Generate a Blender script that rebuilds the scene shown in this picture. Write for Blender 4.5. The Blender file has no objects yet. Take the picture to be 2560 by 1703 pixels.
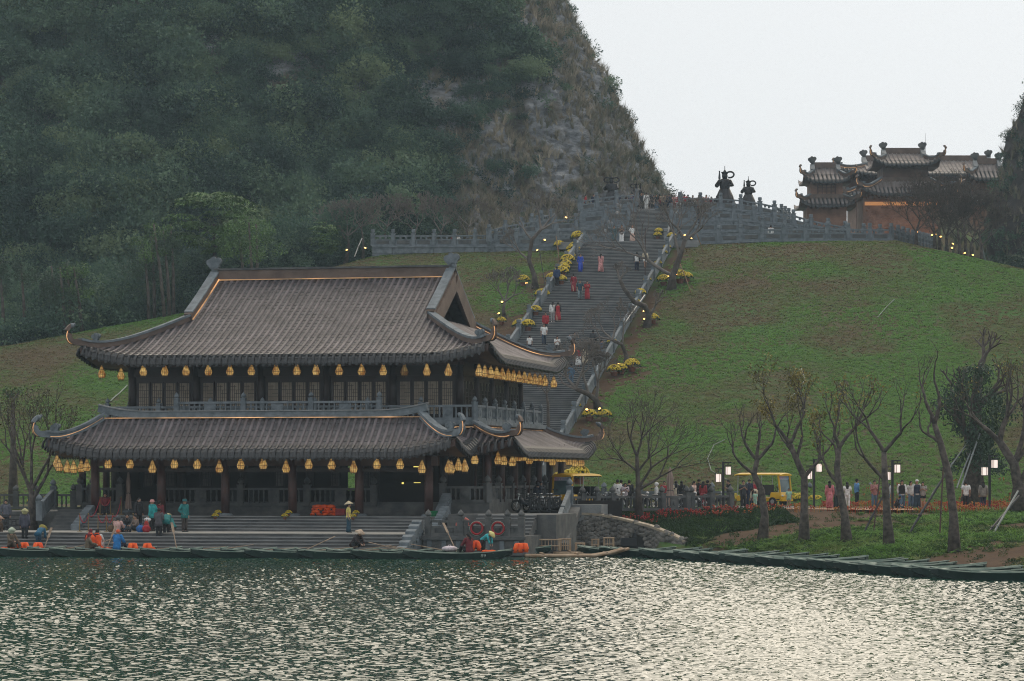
import bpy, math, random
import numpy as np
from mathutils import Vector, Matrix, Euler, noise as mnoise
random.seed(7); RNG = np.random.default_rng(7)
R = math.radians
SC = bpy.context.scene
COL = SC.collection
# ------------------------------------------------------------------ camera, sky, sun, exposure
F = 7000.0; V0 = 1180.0; H = 4.15            # focal length and horizon row in photo pixels, eye height above the water
cam_d = bpy.data.cameras.new('camera'); cam = bpy.data.objects.new('camera', cam_d); COL.objects.link(cam)
cam.location = (0, 0, H); cam.rotation_euler = (R(90), 0, 0)
cam_d.sensor_width = 36; cam_d.lens = 36*F/2560; cam_d.shift_y = (V0-851.5)/2560
cam_d.clip_start = 0.5; cam_d.clip_end = 5000
SC.camera = cam
world = bpy.data.worlds.new('World'); SC.world = world; world.use_nodes = True
SUN_EL, SUN_AZ = R(38), R(20)                # ahead of the camera, a little right, soft behind thin cloud
wt = world.node_tree; wt.nodes.clear()
sky = wt.nodes.new('ShaderNodeTexSky'); sky.sky_type = 'NISHITA'; sky.sun_disc = False
sky.sun_elevation = SUN_EL; sky.sun_rotation = SUN_AZ; sky.dust_density = 3.0; sky.air_density = 1.0
hs = wt.nodes.new('ShaderNodeHueSaturation'); hs.inputs['Saturation'].default_value = 0.3
wt.links.new(sky.outputs[0], hs.inputs['Color'])
mx = wt.nodes.new('ShaderNodeMix'); mx.data_type = 'RGBA'; mx.inputs[0].default_value = 0.90
mx.inputs[7].default_value = (5.85, 6.05, 6.2, 1)    # the even cloud layer
wt.links.new(hs.outputs[0], mx.inputs[6])
bg = wt.nodes.new('ShaderNodeBackground'); bg.inputs['Strength'].default_value = 0.11
wt.links.new(mx.outputs[2], bg.inputs['Color'])
wo = wt.nodes.new('ShaderNodeOutputWorld'); wt.links.new(bg.outputs[0], wo.inputs['Surface'])
sl = bpy.data.lights.new('sun', 'SUN'); sl.energy = 1.5; sl.angle = R(80); sl.color = (1.0, 0.80, 0.54)
sun = bpy.data.objects.new('sun', sl); COL.objects.link(sun)
sd = Vector((math.sin(SUN_AZ)*math.cos(SUN_EL), math.cos(SUN_AZ)*math.cos(SUN_EL), math.sin(SUN_EL)))
sun.rotation_euler = sd.to_track_quat('Z', 'Y').to_euler(); sun.location = (60, 60, 120)
vs = SC.view_settings; vs.view_transform = 'Standard'; vs.look = 'None'; vs.gamma = 1; vs.exposure = 0.36; vs.use_curve_mapping = False
SC.render.engine = 'CYCLES'
cy = SC.cycles; cy.filter_width = 1.1; cy.use_denoising = True; cy.denoising_prefilter = 'NONE'; cy.use_adaptive_sampling = False; cy.max_bounces = 5; cy.diffuse_bounces = 2; cy.glossy_bounces = 3
cy.transmission_bounces = 4; cy.transparent_max_bounces = 8; cy.volume_bounces = 0; cy.sample_clamp_indirect = 4
try: cy.denoiser = 'OPENIMAGEDENOISE'
except Exception: pass

# ------------------------------------------------------------------ helpers
def P(u, v, Y): return Vector(((u-1280)*Y/F, Y, H+(V0-v)*Y/F))
def PZ(u, Y, z): return Vector(((u-1280)*Y/F, Y, z))
def Yz(v, z): return (H-z)*F/(v-V0)
def zv(v, Y): return H+(V0-v)*Y/F
def lerp(a, b, t): return a+(b-a)*t
def V(*a): return Vector(a)

def vnoise(p, seed=0):
    p = np.asarray(p, float); i = np.floor(p).astype(np.int64); f = p-i; f = f*f*(3-2*f)
    def hsh(ix, iy, iz):
        n = (ix*374761393 + iy*668265263 + iz*2147483647 + seed*974634) & 0xffffffff
        n = ((n ^ (n >> 13))*1274126177) & 0xffffffff
        n = (n ^ (n >> 16)) & 0xffff
        return n/65535.0
    r = 0
    for dx in (0, 1):
        for dy in (0, 1):
            for dz in (0, 1):
                w = (f[..., 0] if dx else 1-f[..., 0])*(f[..., 1] if dy else 1-f[..., 1])*(f[..., 2] if dz else 1-f[..., 2])
                r = r+w*hsh(i[..., 0]+dx, i[..., 1]+dy, i[..., 2]+dz)
    return r
def fbm(p, sc=1.0, oct=4, seed=0):
    p = np.asarray(p, float)*sc; a = 0; w = 0.5; t = 0
    for k in range(oct):
        a = a+w*vnoise(p, seed+k); t += w; w *= 0.5; p = p*2.03+11.7
    return a/t

class MB:
    """collects verts and faces of one mesh"""
    def __init__(s): s.v = []; s.f = []; s.m = []
    def add(s, vs, fs, mi=0):
        o = len(s.v); s.v.extend([tuple(x) for x in vs]); s.f.extend([tuple(i+o for i in f) for f in fs]); s.m.extend([mi]*len(fs)); return s
    def box(s, c, size, rz=0, mi=0, M=None):
        x, y, z = size[0]/2, size[1]/2, size[2]/2
        pts = [Vector((a*x, b*y, d*z)) for d in (-1, 1) for b in (-1, 1) for a in (-1, 1)]
        if M is None: M = Matrix.Translation(Vector(c)) @ Matrix.Rotation(rz, 4, 'Z')
        else: M = Matrix.Translation(Vector(c)) @ M
        pts = [M @ p for p in pts]
        return s.add(pts, [(0, 2, 3, 1), (4, 5, 7, 6), (0, 1, 5, 4), (2, 6, 7, 3), (0, 4, 6, 2), (1, 3, 7, 5)], mi)
    def beam(s, p, q, w, h, up=(0, 0, 1), mi=0):
        return s.sweep([p, q], w, h, up, mi)
    def sweep(s, pts, w, h, up=(0, 0, 1), mi=0, off=0.0, closed=False, ws=None, hs=None):
        """rectangle w (sideways) x h (along up) swept along pts; off lifts the centre along up"""
        pts = [Vector(p) for p in pts]; n = len(pts); vs = []; up = Vector(up)
        for i, p in enumerate(pts):
            d = (pts[min(i+1, n-1)]-pts[max(i-1, 0)])
            if d.length < 1e-9: d = Vector((0, 1, 0))
            d.normalize(); sd_ = d.cross(up)
            if sd_.length < 1e-6: sd_ = d.cross(Vector((0, 1, 0)))
            sd_.normalize(); u = sd_.cross(d).normalized()
            wi = (ws[i] if ws else w)/2; hi = (hs[i] if hs else h)/2
            c = p+u*off
            vs += [c-sd_*wi-u*hi, c+sd_*wi-u*hi, c+sd_*wi+u*hi, c-sd_*wi+u*hi]
        fs = []
        for i in range(n-1):
            a = 4*i; b = a+4
            for k in range(4): fs.append((a+k, a+(k+1) % 4, b+(k+1) % 4, b+k))
        fs += [(3, 2, 1, 0), (4*n-4, 4*n-3, 4*n-2, 4*n-1)]
        return s.add(vs, fs, mi)
    def tube(s, pts, rad, n=6, mi=0, cap=True, ell=None, up=None):
        pts = [Vector(p) for p in pts]; m = len(pts); vs = []; fs = []
        if not hasattr(rad, '__len__'): rad = [rad]*m
        ref = Vector(up) if up is not None else None
        for i, p in enumerate(pts):
            d = pts[min(i+1, m-1)]-pts[max(i-1, 0)]
            if d.length < 1e-9: d = Vector((0, 0, 1))
            d.normalize()
            if ref is None:
                ref = Vector((1, 0, 0)) if abs(d.x) < 0.9 else Vector((0, 1, 0))
            x = ref-d*ref.dot(d)
            if x.length < 1e-5: x = d.orthogonal()
            x.normalize(); y = d.cross(x); ref = x
            ry = rad[i]*(ell[i] if hasattr(ell, '__len__') else (ell or 1))
            for k in range(n):
                a = 2*math.pi*k/n
                vs.append(p+x*math.cos(a)*rad[i]+y*math.sin(a)*ry)
        for i in range(m-1):
            for k in range(n):
                a = i*n+k; b = i*n+(k+1) % n
                fs.append((a, b, b+n, a+n))
        if cap: fs += [tuple(range(n-1, -1, -1)), tuple((m-1)*n+k for k in range(n))]
        return s.add(vs, fs, mi)
    def cyl(s, p, q, r0, r1=None, n=8, mi=0): return s.tube([p, q], [r0, r0 if r1 is None else r1], n, mi)
    def lathe(s, c, prof, n=10, mi=0, M=None):
        c = Vector(c); vs = []; fs = []; m = len(prof)
        for (r, z) in prof:
            for k in range(n):
                a = 2*math.pi*k/n; q = Vector((r*math.cos(a), r*math.sin(a), z))
                vs.append(c+(M @ q if M else q))
        for i in range(m-1):
            for k in range(n):
                a = i*n+k; b = i*n+(k+1) % n; fs.append((a, b, b+n, a+n))
        fs += [tuple(range(n-1, -1, -1)), tuple((m-1)*n+k for k in range(n))]
        return s.add(vs, fs, mi)
    def ball(s, c, r, n=8, m=6, mi=0, M=None):
        if not hasattr(r, '__len__'): r = (r, r, r)
        c = Vector(c); vs = []; fs = []
        for i in range(1, m):
            t = math.pi*i/m
            for k in range(n):
                a = 2*math.pi*k/n; q = Vector((r[0]*math.sin(t)*math.cos(a), r[1]*math.sin(t)*math.sin(a), -r[2]*math.cos(t)))
                vs.append(c+(M @ q if M else q))
        b0 = len(vs); q = Vector((0, 0, -r[2])); vs.append(c+(M @ q if M else q)); q = Vector((0, 0, r[2])); vs.append(c+(M @ q if M else q))
        for i in range(m-2):
            for k in range(n):
                a = i*n+k; b = i*n+(k+1) % n; fs.append((a, b, b+n, a+n))
        for k in range(n):
            fs.append((b0, (k+1) % n, k)); fs.append((b0+1, (m-2)*n+k, (m-2)*n+(k+1) % n))
        return s.add(vs, fs, mi)
    def mesh(s, name, mats, smooth=False):
        me = bpy.data.meshes.new(name); me.from_pydata(s.v, [], s.f)
        if not hasattr(mats, '__len__'): mats = [mats]
        for m in mats: me.materials.append(m)
        if len(mats) > 1: me.polygons.foreach_set('material_index', s.m)
        if smooth: me.polygons.foreach_set('use_smooth', [True]*len(s.f))
        me.update(); return me
    def build(s, name, mats, parent=None, smooth=False, **k):
        return link(name, s.mesh(name, mats, smooth), parent, **k)

def link(name, me, parent=None, loc=None, rz=None, label=None, cat=None, group=None, kind=None):
    o = bpy.data.objects.new(name, me); COL.objects.link(o)
    if parent is not None: o.parent = parent
    if loc is not None: o.location = loc
    if rz is not None: o.rotation_euler = (0, 0, rz)
    if label: o['label'] = label
    if cat: o['category'] = cat
    if group: o['group'] = group
    if kind: o['kind'] = kind
    return o
def thing(name, label, cat, loc=(0, 0, 0), rz=0, group=None):
    return link(name, None, None, loc, rz, label, cat, group)
def clone(root, loc, rz=None, label=None, group=None, scale=None):
    r = root.copy(); COL.objects.link(r); r.location = loc
    if rz is not None: r.rotation_euler = (0, 0, rz)
    if scale is not None: r.scale = (scale,)*3
    if label: r['label'] = label
    if group: r['group'] = group
    for ch in root.children:
        c = ch.copy(); COL.objects.link(c); c.parent = r
        for g in ch.children:
            d = g.copy(); COL.objects.link(d); d.parent = c
    return r
ORD = ['first','second','third','fourth','fifth','sixth','seventh','eighth','ninth','tenth','eleventh','twelfth','thirteenth','fourteenth','fifteenth','sixteenth','seventeenth','eighteenth','nineteenth','twentieth','twenty-first','twenty-second','twenty-third','twenty-fourth','twenty-fifth','twenty-sixth','twenty-seventh','twenty-eighth','twenty-ninth','thirtieth']

# ------------------------------------------------------------------ materials
def nt(name):
    m = bpy.data.materials.new(name); m.use_nodes = True; t = m.node_tree; b = t.nodes['Principled BSDF']; return m, t, b
def mat(name, col, rough=0.7, var=0.25, scale=3.0, bump=0.0, bscale=None, metal=0.0, spec=0.5, emit=None, es=0.0, col2=None, detail=4, tintattr=None, stretch=None):
    """principled with a noise between two shades, optional bump"""
    m, t, b = nt(name); L = t.links
    b.inputs['Roughness'].default_value = rough; b.inputs['Metallic'].default_value = metal
    b.inputs['Specular IOR Level'].default_value = spec
    c = tuple(col)+(1,)
    if var > 0 or col2:
        tc = t.nodes.new('ShaderNodeNewGeometry'); n = t.nodes.new('ShaderNodeTexNoise'); n.inputs['Scale'].default_value = scale; n.inputs['Detail'].default_value = detail
        if stretch:
            mp = t.nodes.new('ShaderNodeMapping'); mp.inputs['Scale'].default_value = stretch; L.new(tc.outputs['Position'], mp.inputs[0]); L.new(mp.outputs[0], n.inputs['Vector'])
        else: L.new(tc.outputs['Position'], n.inputs['Vector'])
        r = t.nodes.new('ShaderNodeValToRGB'); r.color_ramp.elements[0].position = 0.32; r.color_ramp.elements[1].position = 0.68
        if col2: r.color_ramp.elements[0].color = c; r.color_ramp.elements[1].color = tuple(col2)+(1,)
        else:
            r.color_ramp.elements[0].color = tuple(x*(1-var) for x in col)+(1,); r.color_ramp.elements[1].color = tuple(min(1, x*(1+var)) for x in col)+(1,)
        L.new(n.outputs['Fac'], r.inputs['Fac']); L.new(r.outputs['Color'], b.inputs['Base Color'])
        if bump > 0:
            n2 = t.nodes.new('ShaderNodeTexNoise'); n2.inputs['Scale'].default_value = bscale or scale*4; n2.inputs['Detail'].default_value = 4
            L.new(tc.outputs['Position'], n2.inputs['Vector'])
            bp = t.nodes.new('ShaderNodeBump'); bp.inputs['Strength'].default_value = bump; bp.inputs['Distance'].default_value = 0.05
            L.new(n2.outputs['Fac'], bp.inputs['Height']); L.new(bp.outputs[0], b.inputs['Normal'])
    else: b.inputs['Base Color'].default_value = c
    if emit: b.inputs['Emission Color'].default_value = tuple(emit)+(1,); b.inputs['Emission Strength'].default_value = es
    return m
def leafmat(name, cols, rough=0.6, trans=0.0, pscale=0.12, spec=0.3):
    """leaf colour: per-instance tint through a ramp, plus world patches"""
    m, t, b = nt(name); L = t.links; b.inputs['Roughness'].default_value = rough; b.inputs['Specular IOR Level'].default_value = spec
    at = t.nodes.new('ShaderNodeAttribute'); at.attribute_type = 'INSTANCER'; at.attribute_name = 'tint'
    g = t.nodes.new('ShaderNodeNewGeometry'); n = t.nodes.new('ShaderNodeTexNoise'); n.inputs['Scale'].default_value = pscale; n.inputs['Detail'].default_value = 5
    L.new(g.outputs['Position'], n.inputs['Vector'])
    ad = t.nodes.new('ShaderNodeMath'); ad.operation = 'MULTIPLY_ADD'; ad.inputs[1].default_value = 0.9; L.new(n.outputs['Fac'], ad.inputs[0])
    sb = t.nodes.new('ShaderNodeMath'); sb.operation = 'SUBTRACT'; L.new(at.outputs['Fac'], sb.inputs[0]); sb.inputs[1].default_value = 0.45
    L.new(sb.outputs[0], ad.inputs[2])
    r = t.nodes.new('ShaderNodeValToRGB'); e = r.color_ramp.elements
    while len(e) < len(cols): e.new(0.5)
    for i, c in enumerate(cols): e[i].position = i/(len(cols)-1); e[i].color = tuple(c)+(1,)
    L.new(ad.outputs[0], r.inputs['Fac']); L.new(r.outputs['Color'], b.inputs['Base Color'])
    if trans > 0:
        tb = t.nodes.new('ShaderNodeBsdfTranslucent'); L.new(r.outputs['Color'], tb.inputs['Color']); ms = t.nodes.new('ShaderNodeMixShader'); ms.inputs[0].default_value = trans
        L.new(b.outputs[0], ms.inputs[1]); L.new(tb.outputs[0], ms.inputs[2]); L.new(ms.outputs[0], t.nodes['Material Output'].inputs['Surface'])
    return m

M = {}
M['stone'] = mat('grey_blue_stone', (0.095, 0.117, 0.132), 0.75, scale=2.5, col2=(0.185, 0.212, 0.232), bump=0.4, bscale=14)
M['stone_dark'] = mat('weathered_stone', (0.055, 0.06, 0.062), 0.8, scale=1.6, col2=(0.13, 0.13, 0.125), bump=0.4, bscale=12)
M['stone_light'] = mat('pale_stone', (0.17, 0.18, 0.185), 0.75, scale=2, col2=(0.26, 0.265, 0.265), bump=0.3, bscale=14)
M['riser'] = mat('stair_riser_stone', (0.045, 0.05, 0.053), 0.75, scale=0.9, col2=(0.10, 0.105, 0.105), bump=0.25, bscale=9, stretch=(1, 1, 2.5), detail=8)  # darker than the worn pale treads: nosing shadow put into the colour
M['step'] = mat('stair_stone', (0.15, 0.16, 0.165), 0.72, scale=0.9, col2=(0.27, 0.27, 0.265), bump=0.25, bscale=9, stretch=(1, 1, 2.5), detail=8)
M['recess_stone'] = mat('dark_carved_stone', (0.03, 0.033, 0.035), 0.8, scale=2, col2=(0.075, 0.078, 0.078), bump=0.4, bscale=14)  # darkest stone, carries the recess shade of the panel insets
M['wood'] = mat('dark_brown_timber', (0.016, 0.0085, 0.0075), 0.5, var=0.4, scale=2.2, bump=0.2, bscale=20)
M['wood_red'] = mat('reddish_timber_column', (0.055, 0.02, 0.015), 0.5, var=0.35, scale=2.0, bump=0.2, bscale=18)
M['wood_mid'] = mat('brown_eave_board', (0.07, 0.035, 0.025), 0.55, var=0.35, scale=1.6, bump=0.2, bscale=16)
M['tile'] = mat('glazed_brown_tile', (0.056, 0.047, 0.051), 0.42, scale=0.9, col2=(0.172, 0.146, 0.154), bump=0.2, bscale=25, detail=8, spec=0.3)
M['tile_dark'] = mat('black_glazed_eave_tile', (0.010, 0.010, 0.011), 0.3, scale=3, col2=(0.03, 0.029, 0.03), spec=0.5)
M['pan'] = mat('flat_grey_tile', (0.045, 0.041, 0.043), 0.5, scale=3.0, col2=(0.105, 0.096, 0.099), bump=0.2, bscale=25, detail=8, spec=0.35)
M['ridge'] = mat('ridge_plaster_brown', (0.085, 0.055, 0.042), 0.6, scale=1.3, col2=(0.16, 0.11, 0.085), bump=0.25, bscale=12)
M['paper'] = mat('window_paper', (0.22, 0.18, 0.135), 0.6, scale=0.7, col2=(0.37, 0.31, 0.235))
M['black'] = mat('black_metal', (0.012, 0.013, 0.015), 0.45, var=0.2, scale=4)
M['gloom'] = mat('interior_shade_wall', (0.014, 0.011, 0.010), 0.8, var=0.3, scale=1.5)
M['bronze'] = mat('dark_bronze', (0.018, 0.02, 0.024), 0.4, scale=2, col2=(0.05, 0.045, 0.045), metal=0.6, bump=0.3, bscale=7)
M['tile_glow'] = mat('tile_glow_paint', (0.9, 0.5, 0.2), 0.5, var=0, emit=(1.0, 0.48, 0.17), es=1.1)
def stripmat(nm, lo, hi):
    m, t, b = nt(nm); L = t.links
    g = t.nodes.new('ShaderNodeNewGeometry'); n = t.nodes.new('ShaderNodeTexNoise'); n.inputs['Scale'].default_value = 0.55; n.inputs['Detail'].default_value = 3
    L.new(g.outputs['Position'], n.inputs['Vector'])
    r = t.nodes.new('ShaderNodeMapRange'); r.inputs[1].default_value = 0.40; r.inputs[2].default_value = 0.70; r.inputs[3].default_value = lo; r.inputs[4].default_value = hi
    L.new(n.outputs['Fac'], r.inputs[0])
    b.inputs['Base Color'].default_value = (0.5, 0.3, 0.15, 1); b.inputs['Emission Color'].default_value = (1.0, 0.50, 0.20, 1)
    L.new(r.outputs[0], b.inputs['Emission Strength']); return m
M['strip'] = stripmat('warm_light_strip', 0.04, 0.8); M['strip_dim'] = stripmat('faint_light_strip', 0.0, 0.4)

# ------------------------------------------------------------------ scattering of instances on points (geometry nodes)
def scatter(name, sources, pts, rots, scl, tint, idx, kind='stuff', parent=None):
    n = len(pts)
    me = bpy.data.meshes.new(name); me.vertices.add(n); me.vertices.foreach_set('co', np.asarray(pts, np.float32).ravel())
    def attr(nm, ty, key, arr): a = me.attributes.new(nm, ty, 'POINT'); a.data.foreach_set(key, np.ascontiguousarray(arr).ravel())
    attr('rot', 'FLOAT_VECTOR', 'vector', np.asarray(rots, np.float32)); attr('scl', 'FLOAT', 'value', np.asarray(scl, np.float32))
    attr('tint', 'FLOAT', 'value', np.asarray(tint, np.float32)); attr('idx', 'INT', 'value', np.asarray(idx, np.int32))
    me.update()
    src = bpy.data.collections.new(name+'_sources')
    for i, s in enumerate(sources):
        so = bpy.data.objects.new('%s_source_%02d' % (name, i), s); src.objects.link(so)
    o = link(name, me, parent, kind=kind)
    g = bpy.data.node_groups.new(name+'_nodes', 'GeometryNodeTree')
    g.interface.new_socket('Geometry', in_out='INPUT', socket_type='NodeSocketGeometry'); g.interface.new_socket('Geometry', in_out='OUTPUT', socket_type='NodeSocketGeometry')
    N = g.nodes; L = g.links
    gi = N.new('NodeGroupInput'); go = N.new('NodeGroupOutput'); iop = N.new('GeometryNodeInstanceOnPoints'); ci = N.new('GeometryNodeCollectionInfo')
    ci.inputs[0].default_value = src; ci.inputs[1].default_value = True; ci.inputs[2].default_value = True
    def na(nm, ty):
        a = N.new('GeometryNodeInputNamedAttribute'); a.data_type = ty; a.inputs[0].default_value = nm; return [s for s in a.outputs if s.enabled and s.name == 'Attribute'][0]
    L.new(gi.outputs[0], iop.inputs['Points']); L.new(ci.outputs[0], iop.inputs['Instance']); iop.inputs['Pick Instance'].default_value = True
    L.new(na('idx', 'INT'), iop.inputs['Instance Index']); L.new(na('rot', 'FLOAT_VECTOR'), iop.inputs['Rotation']); L.new(na('scl', 'FLOAT'), iop.inputs['Scale'])
    L.new(iop.outputs[0], go.inputs[0])
    md = o.modifiers.new('scatter', 'NODES'); md.node_group = g
    return o
def grid_mesh(name, P3, mat_, smooth=True):
    """P3: (r, c, 3) array to a quad sheet"""
    r, c = P3.shape[:2]; me = bpy.data.meshes.new(name)
    me.vertices.add(r*c); me.vertices.foreach_set('co', P3.astype(np.float32).ravel())
    i = np.arange(r*c).reshape(r, c); q = np.stack([i[:-1, :-1], i[:-1, 1:], i[1:, 1:], i[1:, :-1]], -1).reshape(-1, 4)
    nf = len(q); me.loops.add(nf*4); me.loops.foreach_set('vertex_index', q.ravel().astype(np.int32))
    me.polygons.add(nf); me.polygons.foreach_set('loop_start', np.arange(0, nf*4, 4, dtype=np.int32))
    me.polygons.foreach_set('use_smooth', np.full(nf, smooth)); me.materials.append(mat_); me.update(calc_edges=True); me.validate()
    return me
# ------------------------------------------------------------------ terrain
PHI = math.atan(0.198); SPH, CPH = math.sin(PHI), math.cos(PHI)
S0 = np.array([-3.06, 182.0])                     # foot of the long staircase, its axis leans PHI to the right
SLOPE = 0.3276; T1 = 69.3; ZB = 2.0; ZT = ZB+SLOPE*T1
def st_t(X, Y): return (X-S0[0])*SPH+(Y-S0[1])*CPH
def st_s(X, Y): return (X-S0[0])*CPH-(Y-S0[1])*SPH
def ST(s, t, z=0.0): return Vector((S0[0]+s*CPH+t*SPH, S0[1]-s*SPH+t*CPH, z))
CX = [-200, -60, -42, -27, -16, -12, -5, 34, 39, 46, 53, 62, 200]
CZ = [9.4, 12.7, 14.9, 18.1, 22.9, 24.4, 25.1, 24.9, 23.0, 20.4, 17.3, 13.6, 8]
SHX = [-400, 7.4, 7.5, 9, 10.5, 13, 16, 20.6, 26, 34, 60, 400]
SHY = [146, 146, 147, 146.5, 142.6, 135.2, 127, 115, 101, 86, 62, 40]
def shore(X): return np.interp(X, SHX, SHY)
def ground(X, Y):
    X = np.asarray(X, float); Y = np.asarray(Y, float)
    t = st_t(X, Y); zc = np.interp(X, CX, CZ)
    hill = ZB+SLOPE*np.maximum(t-1.0, 0)+0.25*np.sin(X*0.11+Y*0.07)*np.clip(t/20, 0, 1)
    k = 0.75; hill = -k*np.log(np.exp(-np.clip(hill, -50, 60)/k)+np.exp(-zc/k))
    hill = np.maximum(hill, ZB-0.0)
    ys = shore(X); d = Y-ys
    yt = np.maximum(ys+9, 160-0.35*np.maximum(X-14, 0))
    s = np.clip((d+0.6)/(yt-ys), 0, 1)
    bank = ZB*(s**0.75)
    wob = (fbm(np.stack([X, Y, X*0], -1), 0.25, 3, 5)-0.5)*0.5
    bank = bank+wob*np.clip(d/4, 0, 1)*(s < 1)
    z = np.where(t > 0.5, np.maximum(hill, bank), np.where(d > -0.6, bank, 0)) 
    q = np.clip((Y-256)/45, 0, 1); w = np.clip((X-0.1440*Y)/3, 0, 1); z = z+10.5*q*q*(3-2*q)*w*w*(3-2*w)
    z = np.where(d <= -0.6, np.maximum(-1.6, (d+0.6)*0.6), z)
    z = np.where((X < 7.5) & (Y < 152) & (d > -0.6), -0.8, z)
    return z
def g1(x, y): return float(ground(np.array([x]), np.array([y]))[0])

gx = np.concatenate([np.linspace(-400, -66, 12)[:-1], np.arange(-66, 66, 0.6), np.linspace(66, 400, 12)])
gy = np.concatenate([np.linspace(-80, 84, 12)[:-1], np.arange(84, 100, 2), np.arange(100, 272, 0.6), np.arange(272, 310, 3), np.linspace(310, 720, 14)])
GX, GY = np.meshgrid(gx, gy); GZ = ground(GX, GY)
def groundmat():
    m, t, b = nt('turf_and_soil'); L = t.links; b.inputs['Roughness'].default_value = 0.95; b.inputs['Specular IOR Level'].default_value = 0.15
    g = t.nodes.new('ShaderNodeNewGeometry')
    def noise(sc, det=6, rough=0.6):
        n = t.nodes.new('ShaderNodeTexNoise'); n.inputs['Scale'].default_value = sc; n.inputs['Detail'].default_value = det; n.inputs['Roughness'].default_value = rough
        L.new(g.outputs['Position'], n.inputs['Vector']); return n.outputs['Fac']
    r = t.nodes.new('ShaderNodeValToRGB'); e = r.color_ramp.elements; e.new(0.5)
    for i, (p, c) in enumerate([(0.44, (0.092, 0.068, 0.040)), (0.50, (0.076, 0.090, 0.036)), (0.56, (0.058, 0.122, 0.030))]): e[i].position = p; e[i].color = c+(1,)
    a = t.nodes.new('ShaderNodeMath'); a.operation = 'MULTIPLY_ADD'; a.inputs[1].default_value = 0.45; L.new(noise(3.2, 9, 0.72), a.inputs[0])
    a2 = t.nodes.new('ShaderNodeMath'); a2.operation = 'MULTIPLY'; a2.inputs[1].default_value = 0.55; L.new(noise(0.13), a2.inputs[0]); L.new(a2.outputs[0], a.inputs[2])
    L.new(a.outputs[0], r.inputs['Fac'])
    so = t.nodes.new('ShaderNodeValToRGB'); so.color_ramp.elements[0].color = (0.05, 0.03, 0.018, 1); so.color_ramp.elements[1].color = (0.11, 0.066, 0.038, 1); L.new(noise(1.1), so.inputs['Fac'])
    at = t.nodes.new('ShaderNodeAttribute'); at.attribute_name = 'soil'
    mx = t.nodes.new('ShaderNodeMix'); mx.data_type = 'RGBA'; L.new(at.outputs['Fac'], mx.inputs[0]); L.new(r.outputs['Color'], mx.inputs[6]); L.new(so.outputs['Color'], mx.inputs[7])
    L.new(mx.outputs[2], b.inputs['Base Color'])
    bp = t.nodes.new('ShaderNodeBump'); bp.inputs['Strength'].default_value = 0.35; bp.inputs['Distance'].default_value = 0.08; L.new(noise(5.0), bp.inputs['Height']); L.new(bp.outputs[0], b.inputs['Normal'])
    return m
def soil_amount(X, Y):
    t = st_t(X, Y); s = st_s(X, Y); P3 = np.stack([X, Y, X*0], -1)
    n = fbm(P3, 0.22, 4, 21); edge = np.abs(s)-4.3
    near = np.clip(1.15-edge/3.2, 0, 1)*(t > 4)*(t < T1+2)*(edge > 0)
    a = np.clip((near+(n-0.5)*2.2-0.35)*2.5, 0, 1)*(near > 0)
    d = Y-shore(X); bank = (d > -1)*(t < 0)*(Y < 168)
    nb = fbm(P3, 0.16, 4, 33)
    b = np.clip((nb-0.47+0.05*(X-20)/10)*9, 0, 1)*bank*(X > 8.5)
    return np.maximum(a, b)
gm = grid_mesh('terrain', np.stack([GX, GY, GZ], -1), groundmat())
sa = gm.attributes.new('soil', 'FLOAT', 'POINT'); sa.data.foreach_set('value', soil_amount(GX, GY).astype(np.float32).ravel())
link('terrain', gm, kind='structure')

# ------------------------------------------------------------------ water
def watermat():
    m, t, b = nt('lake_water'); L = t.links
    b.inputs['Base Color'].default_value = (0.014, 0.050, 0.032, 1); b.inputs['Roughness'].default_value = 0.015; b.inputs['IOR'].default_value = 1.33; b.inputs['Specular IOR Level'].default_value = 0.62
    g = t.nodes.new('ShaderNodeNewGeometry'); n = t.nodes.new('ShaderNodeTexNoise'); n.inputs['Scale'].default_value = 5.0; n.inputs['Detail'].default_value = 1
    L.new(g.outputs['Position'], n.inputs['Vector'])
    bp = t.nodes.new('ShaderNodeBump'); bp.inputs['Strength'].default_value = 0.7; bp.inputs['Distance'].default_value = 0.04
    L.new(n.outputs['Fac'], bp.inputs['Height']); L.new(bp.outputs[0], b.inputs['Normal']); return m
WM = watermat()
nr, nc = 920, 800
yy = np.exp(np.linspace(math.log(50.0), math.log(148.0), nr)); fx = np.linspace(-0.192, 0.192, nc)
WX = yy[:, None]*fx[None, :]; WY = np.repeat(yy[:, None], nc, 1)
WZ = np.zeros_like(WX); wr = np.random.default_rng(3)
for k in range(44):
    lam = 0.085*(1.044**k); th = wr.normal(R(85), R(50)); amp = 0.0066*lam
    kx, ky = 2*math.pi/lam*math.cos(th), 2*math.pi/lam*math.sin(th)
    fade = np.clip((lam/(WY*0.0014+0.02)-0.6)*1.4, 0, 1)
    WZ += fade*amp*np.sin(kx*WX+ky*WY+wr.uniform(0, 6.28))
gust = 0.62+0.75*fbm(np.stack([WX*0.5, WY*0.12, WX*0], -1), 0.5, 4, 9)
WZ = WZ*gust*(1+np.clip((WY-60)/90, 0, 1)*0.8)
wmesh = grid_mesh('lake_water', np.stack([WX, WY, WZ], -1), WM)
link('lake_water', wmesh, kind='structure')
w2 = MB()
xo = 0.192
w2.add([(-390, -75, -.01), (390, -75, -.01), (390, 50, -.01), (-390, 50, -.01)], [(0, 1, 2, 3)])
w2.add([(-390, 50, -.01), (-xo*50, 50, -.01), (-xo*148, 148, -.01), (-390, 148, -.01)], [(0, 1, 2, 3)])
w2.add([(xo*50, 50, -.01), (390, 50, -.01), (390, 148, -.01), (xo*148, 148, -.01)], [(0, 1, 2, 3)])
w2.build('outer_lake_water', WM, kind='structure')

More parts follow.
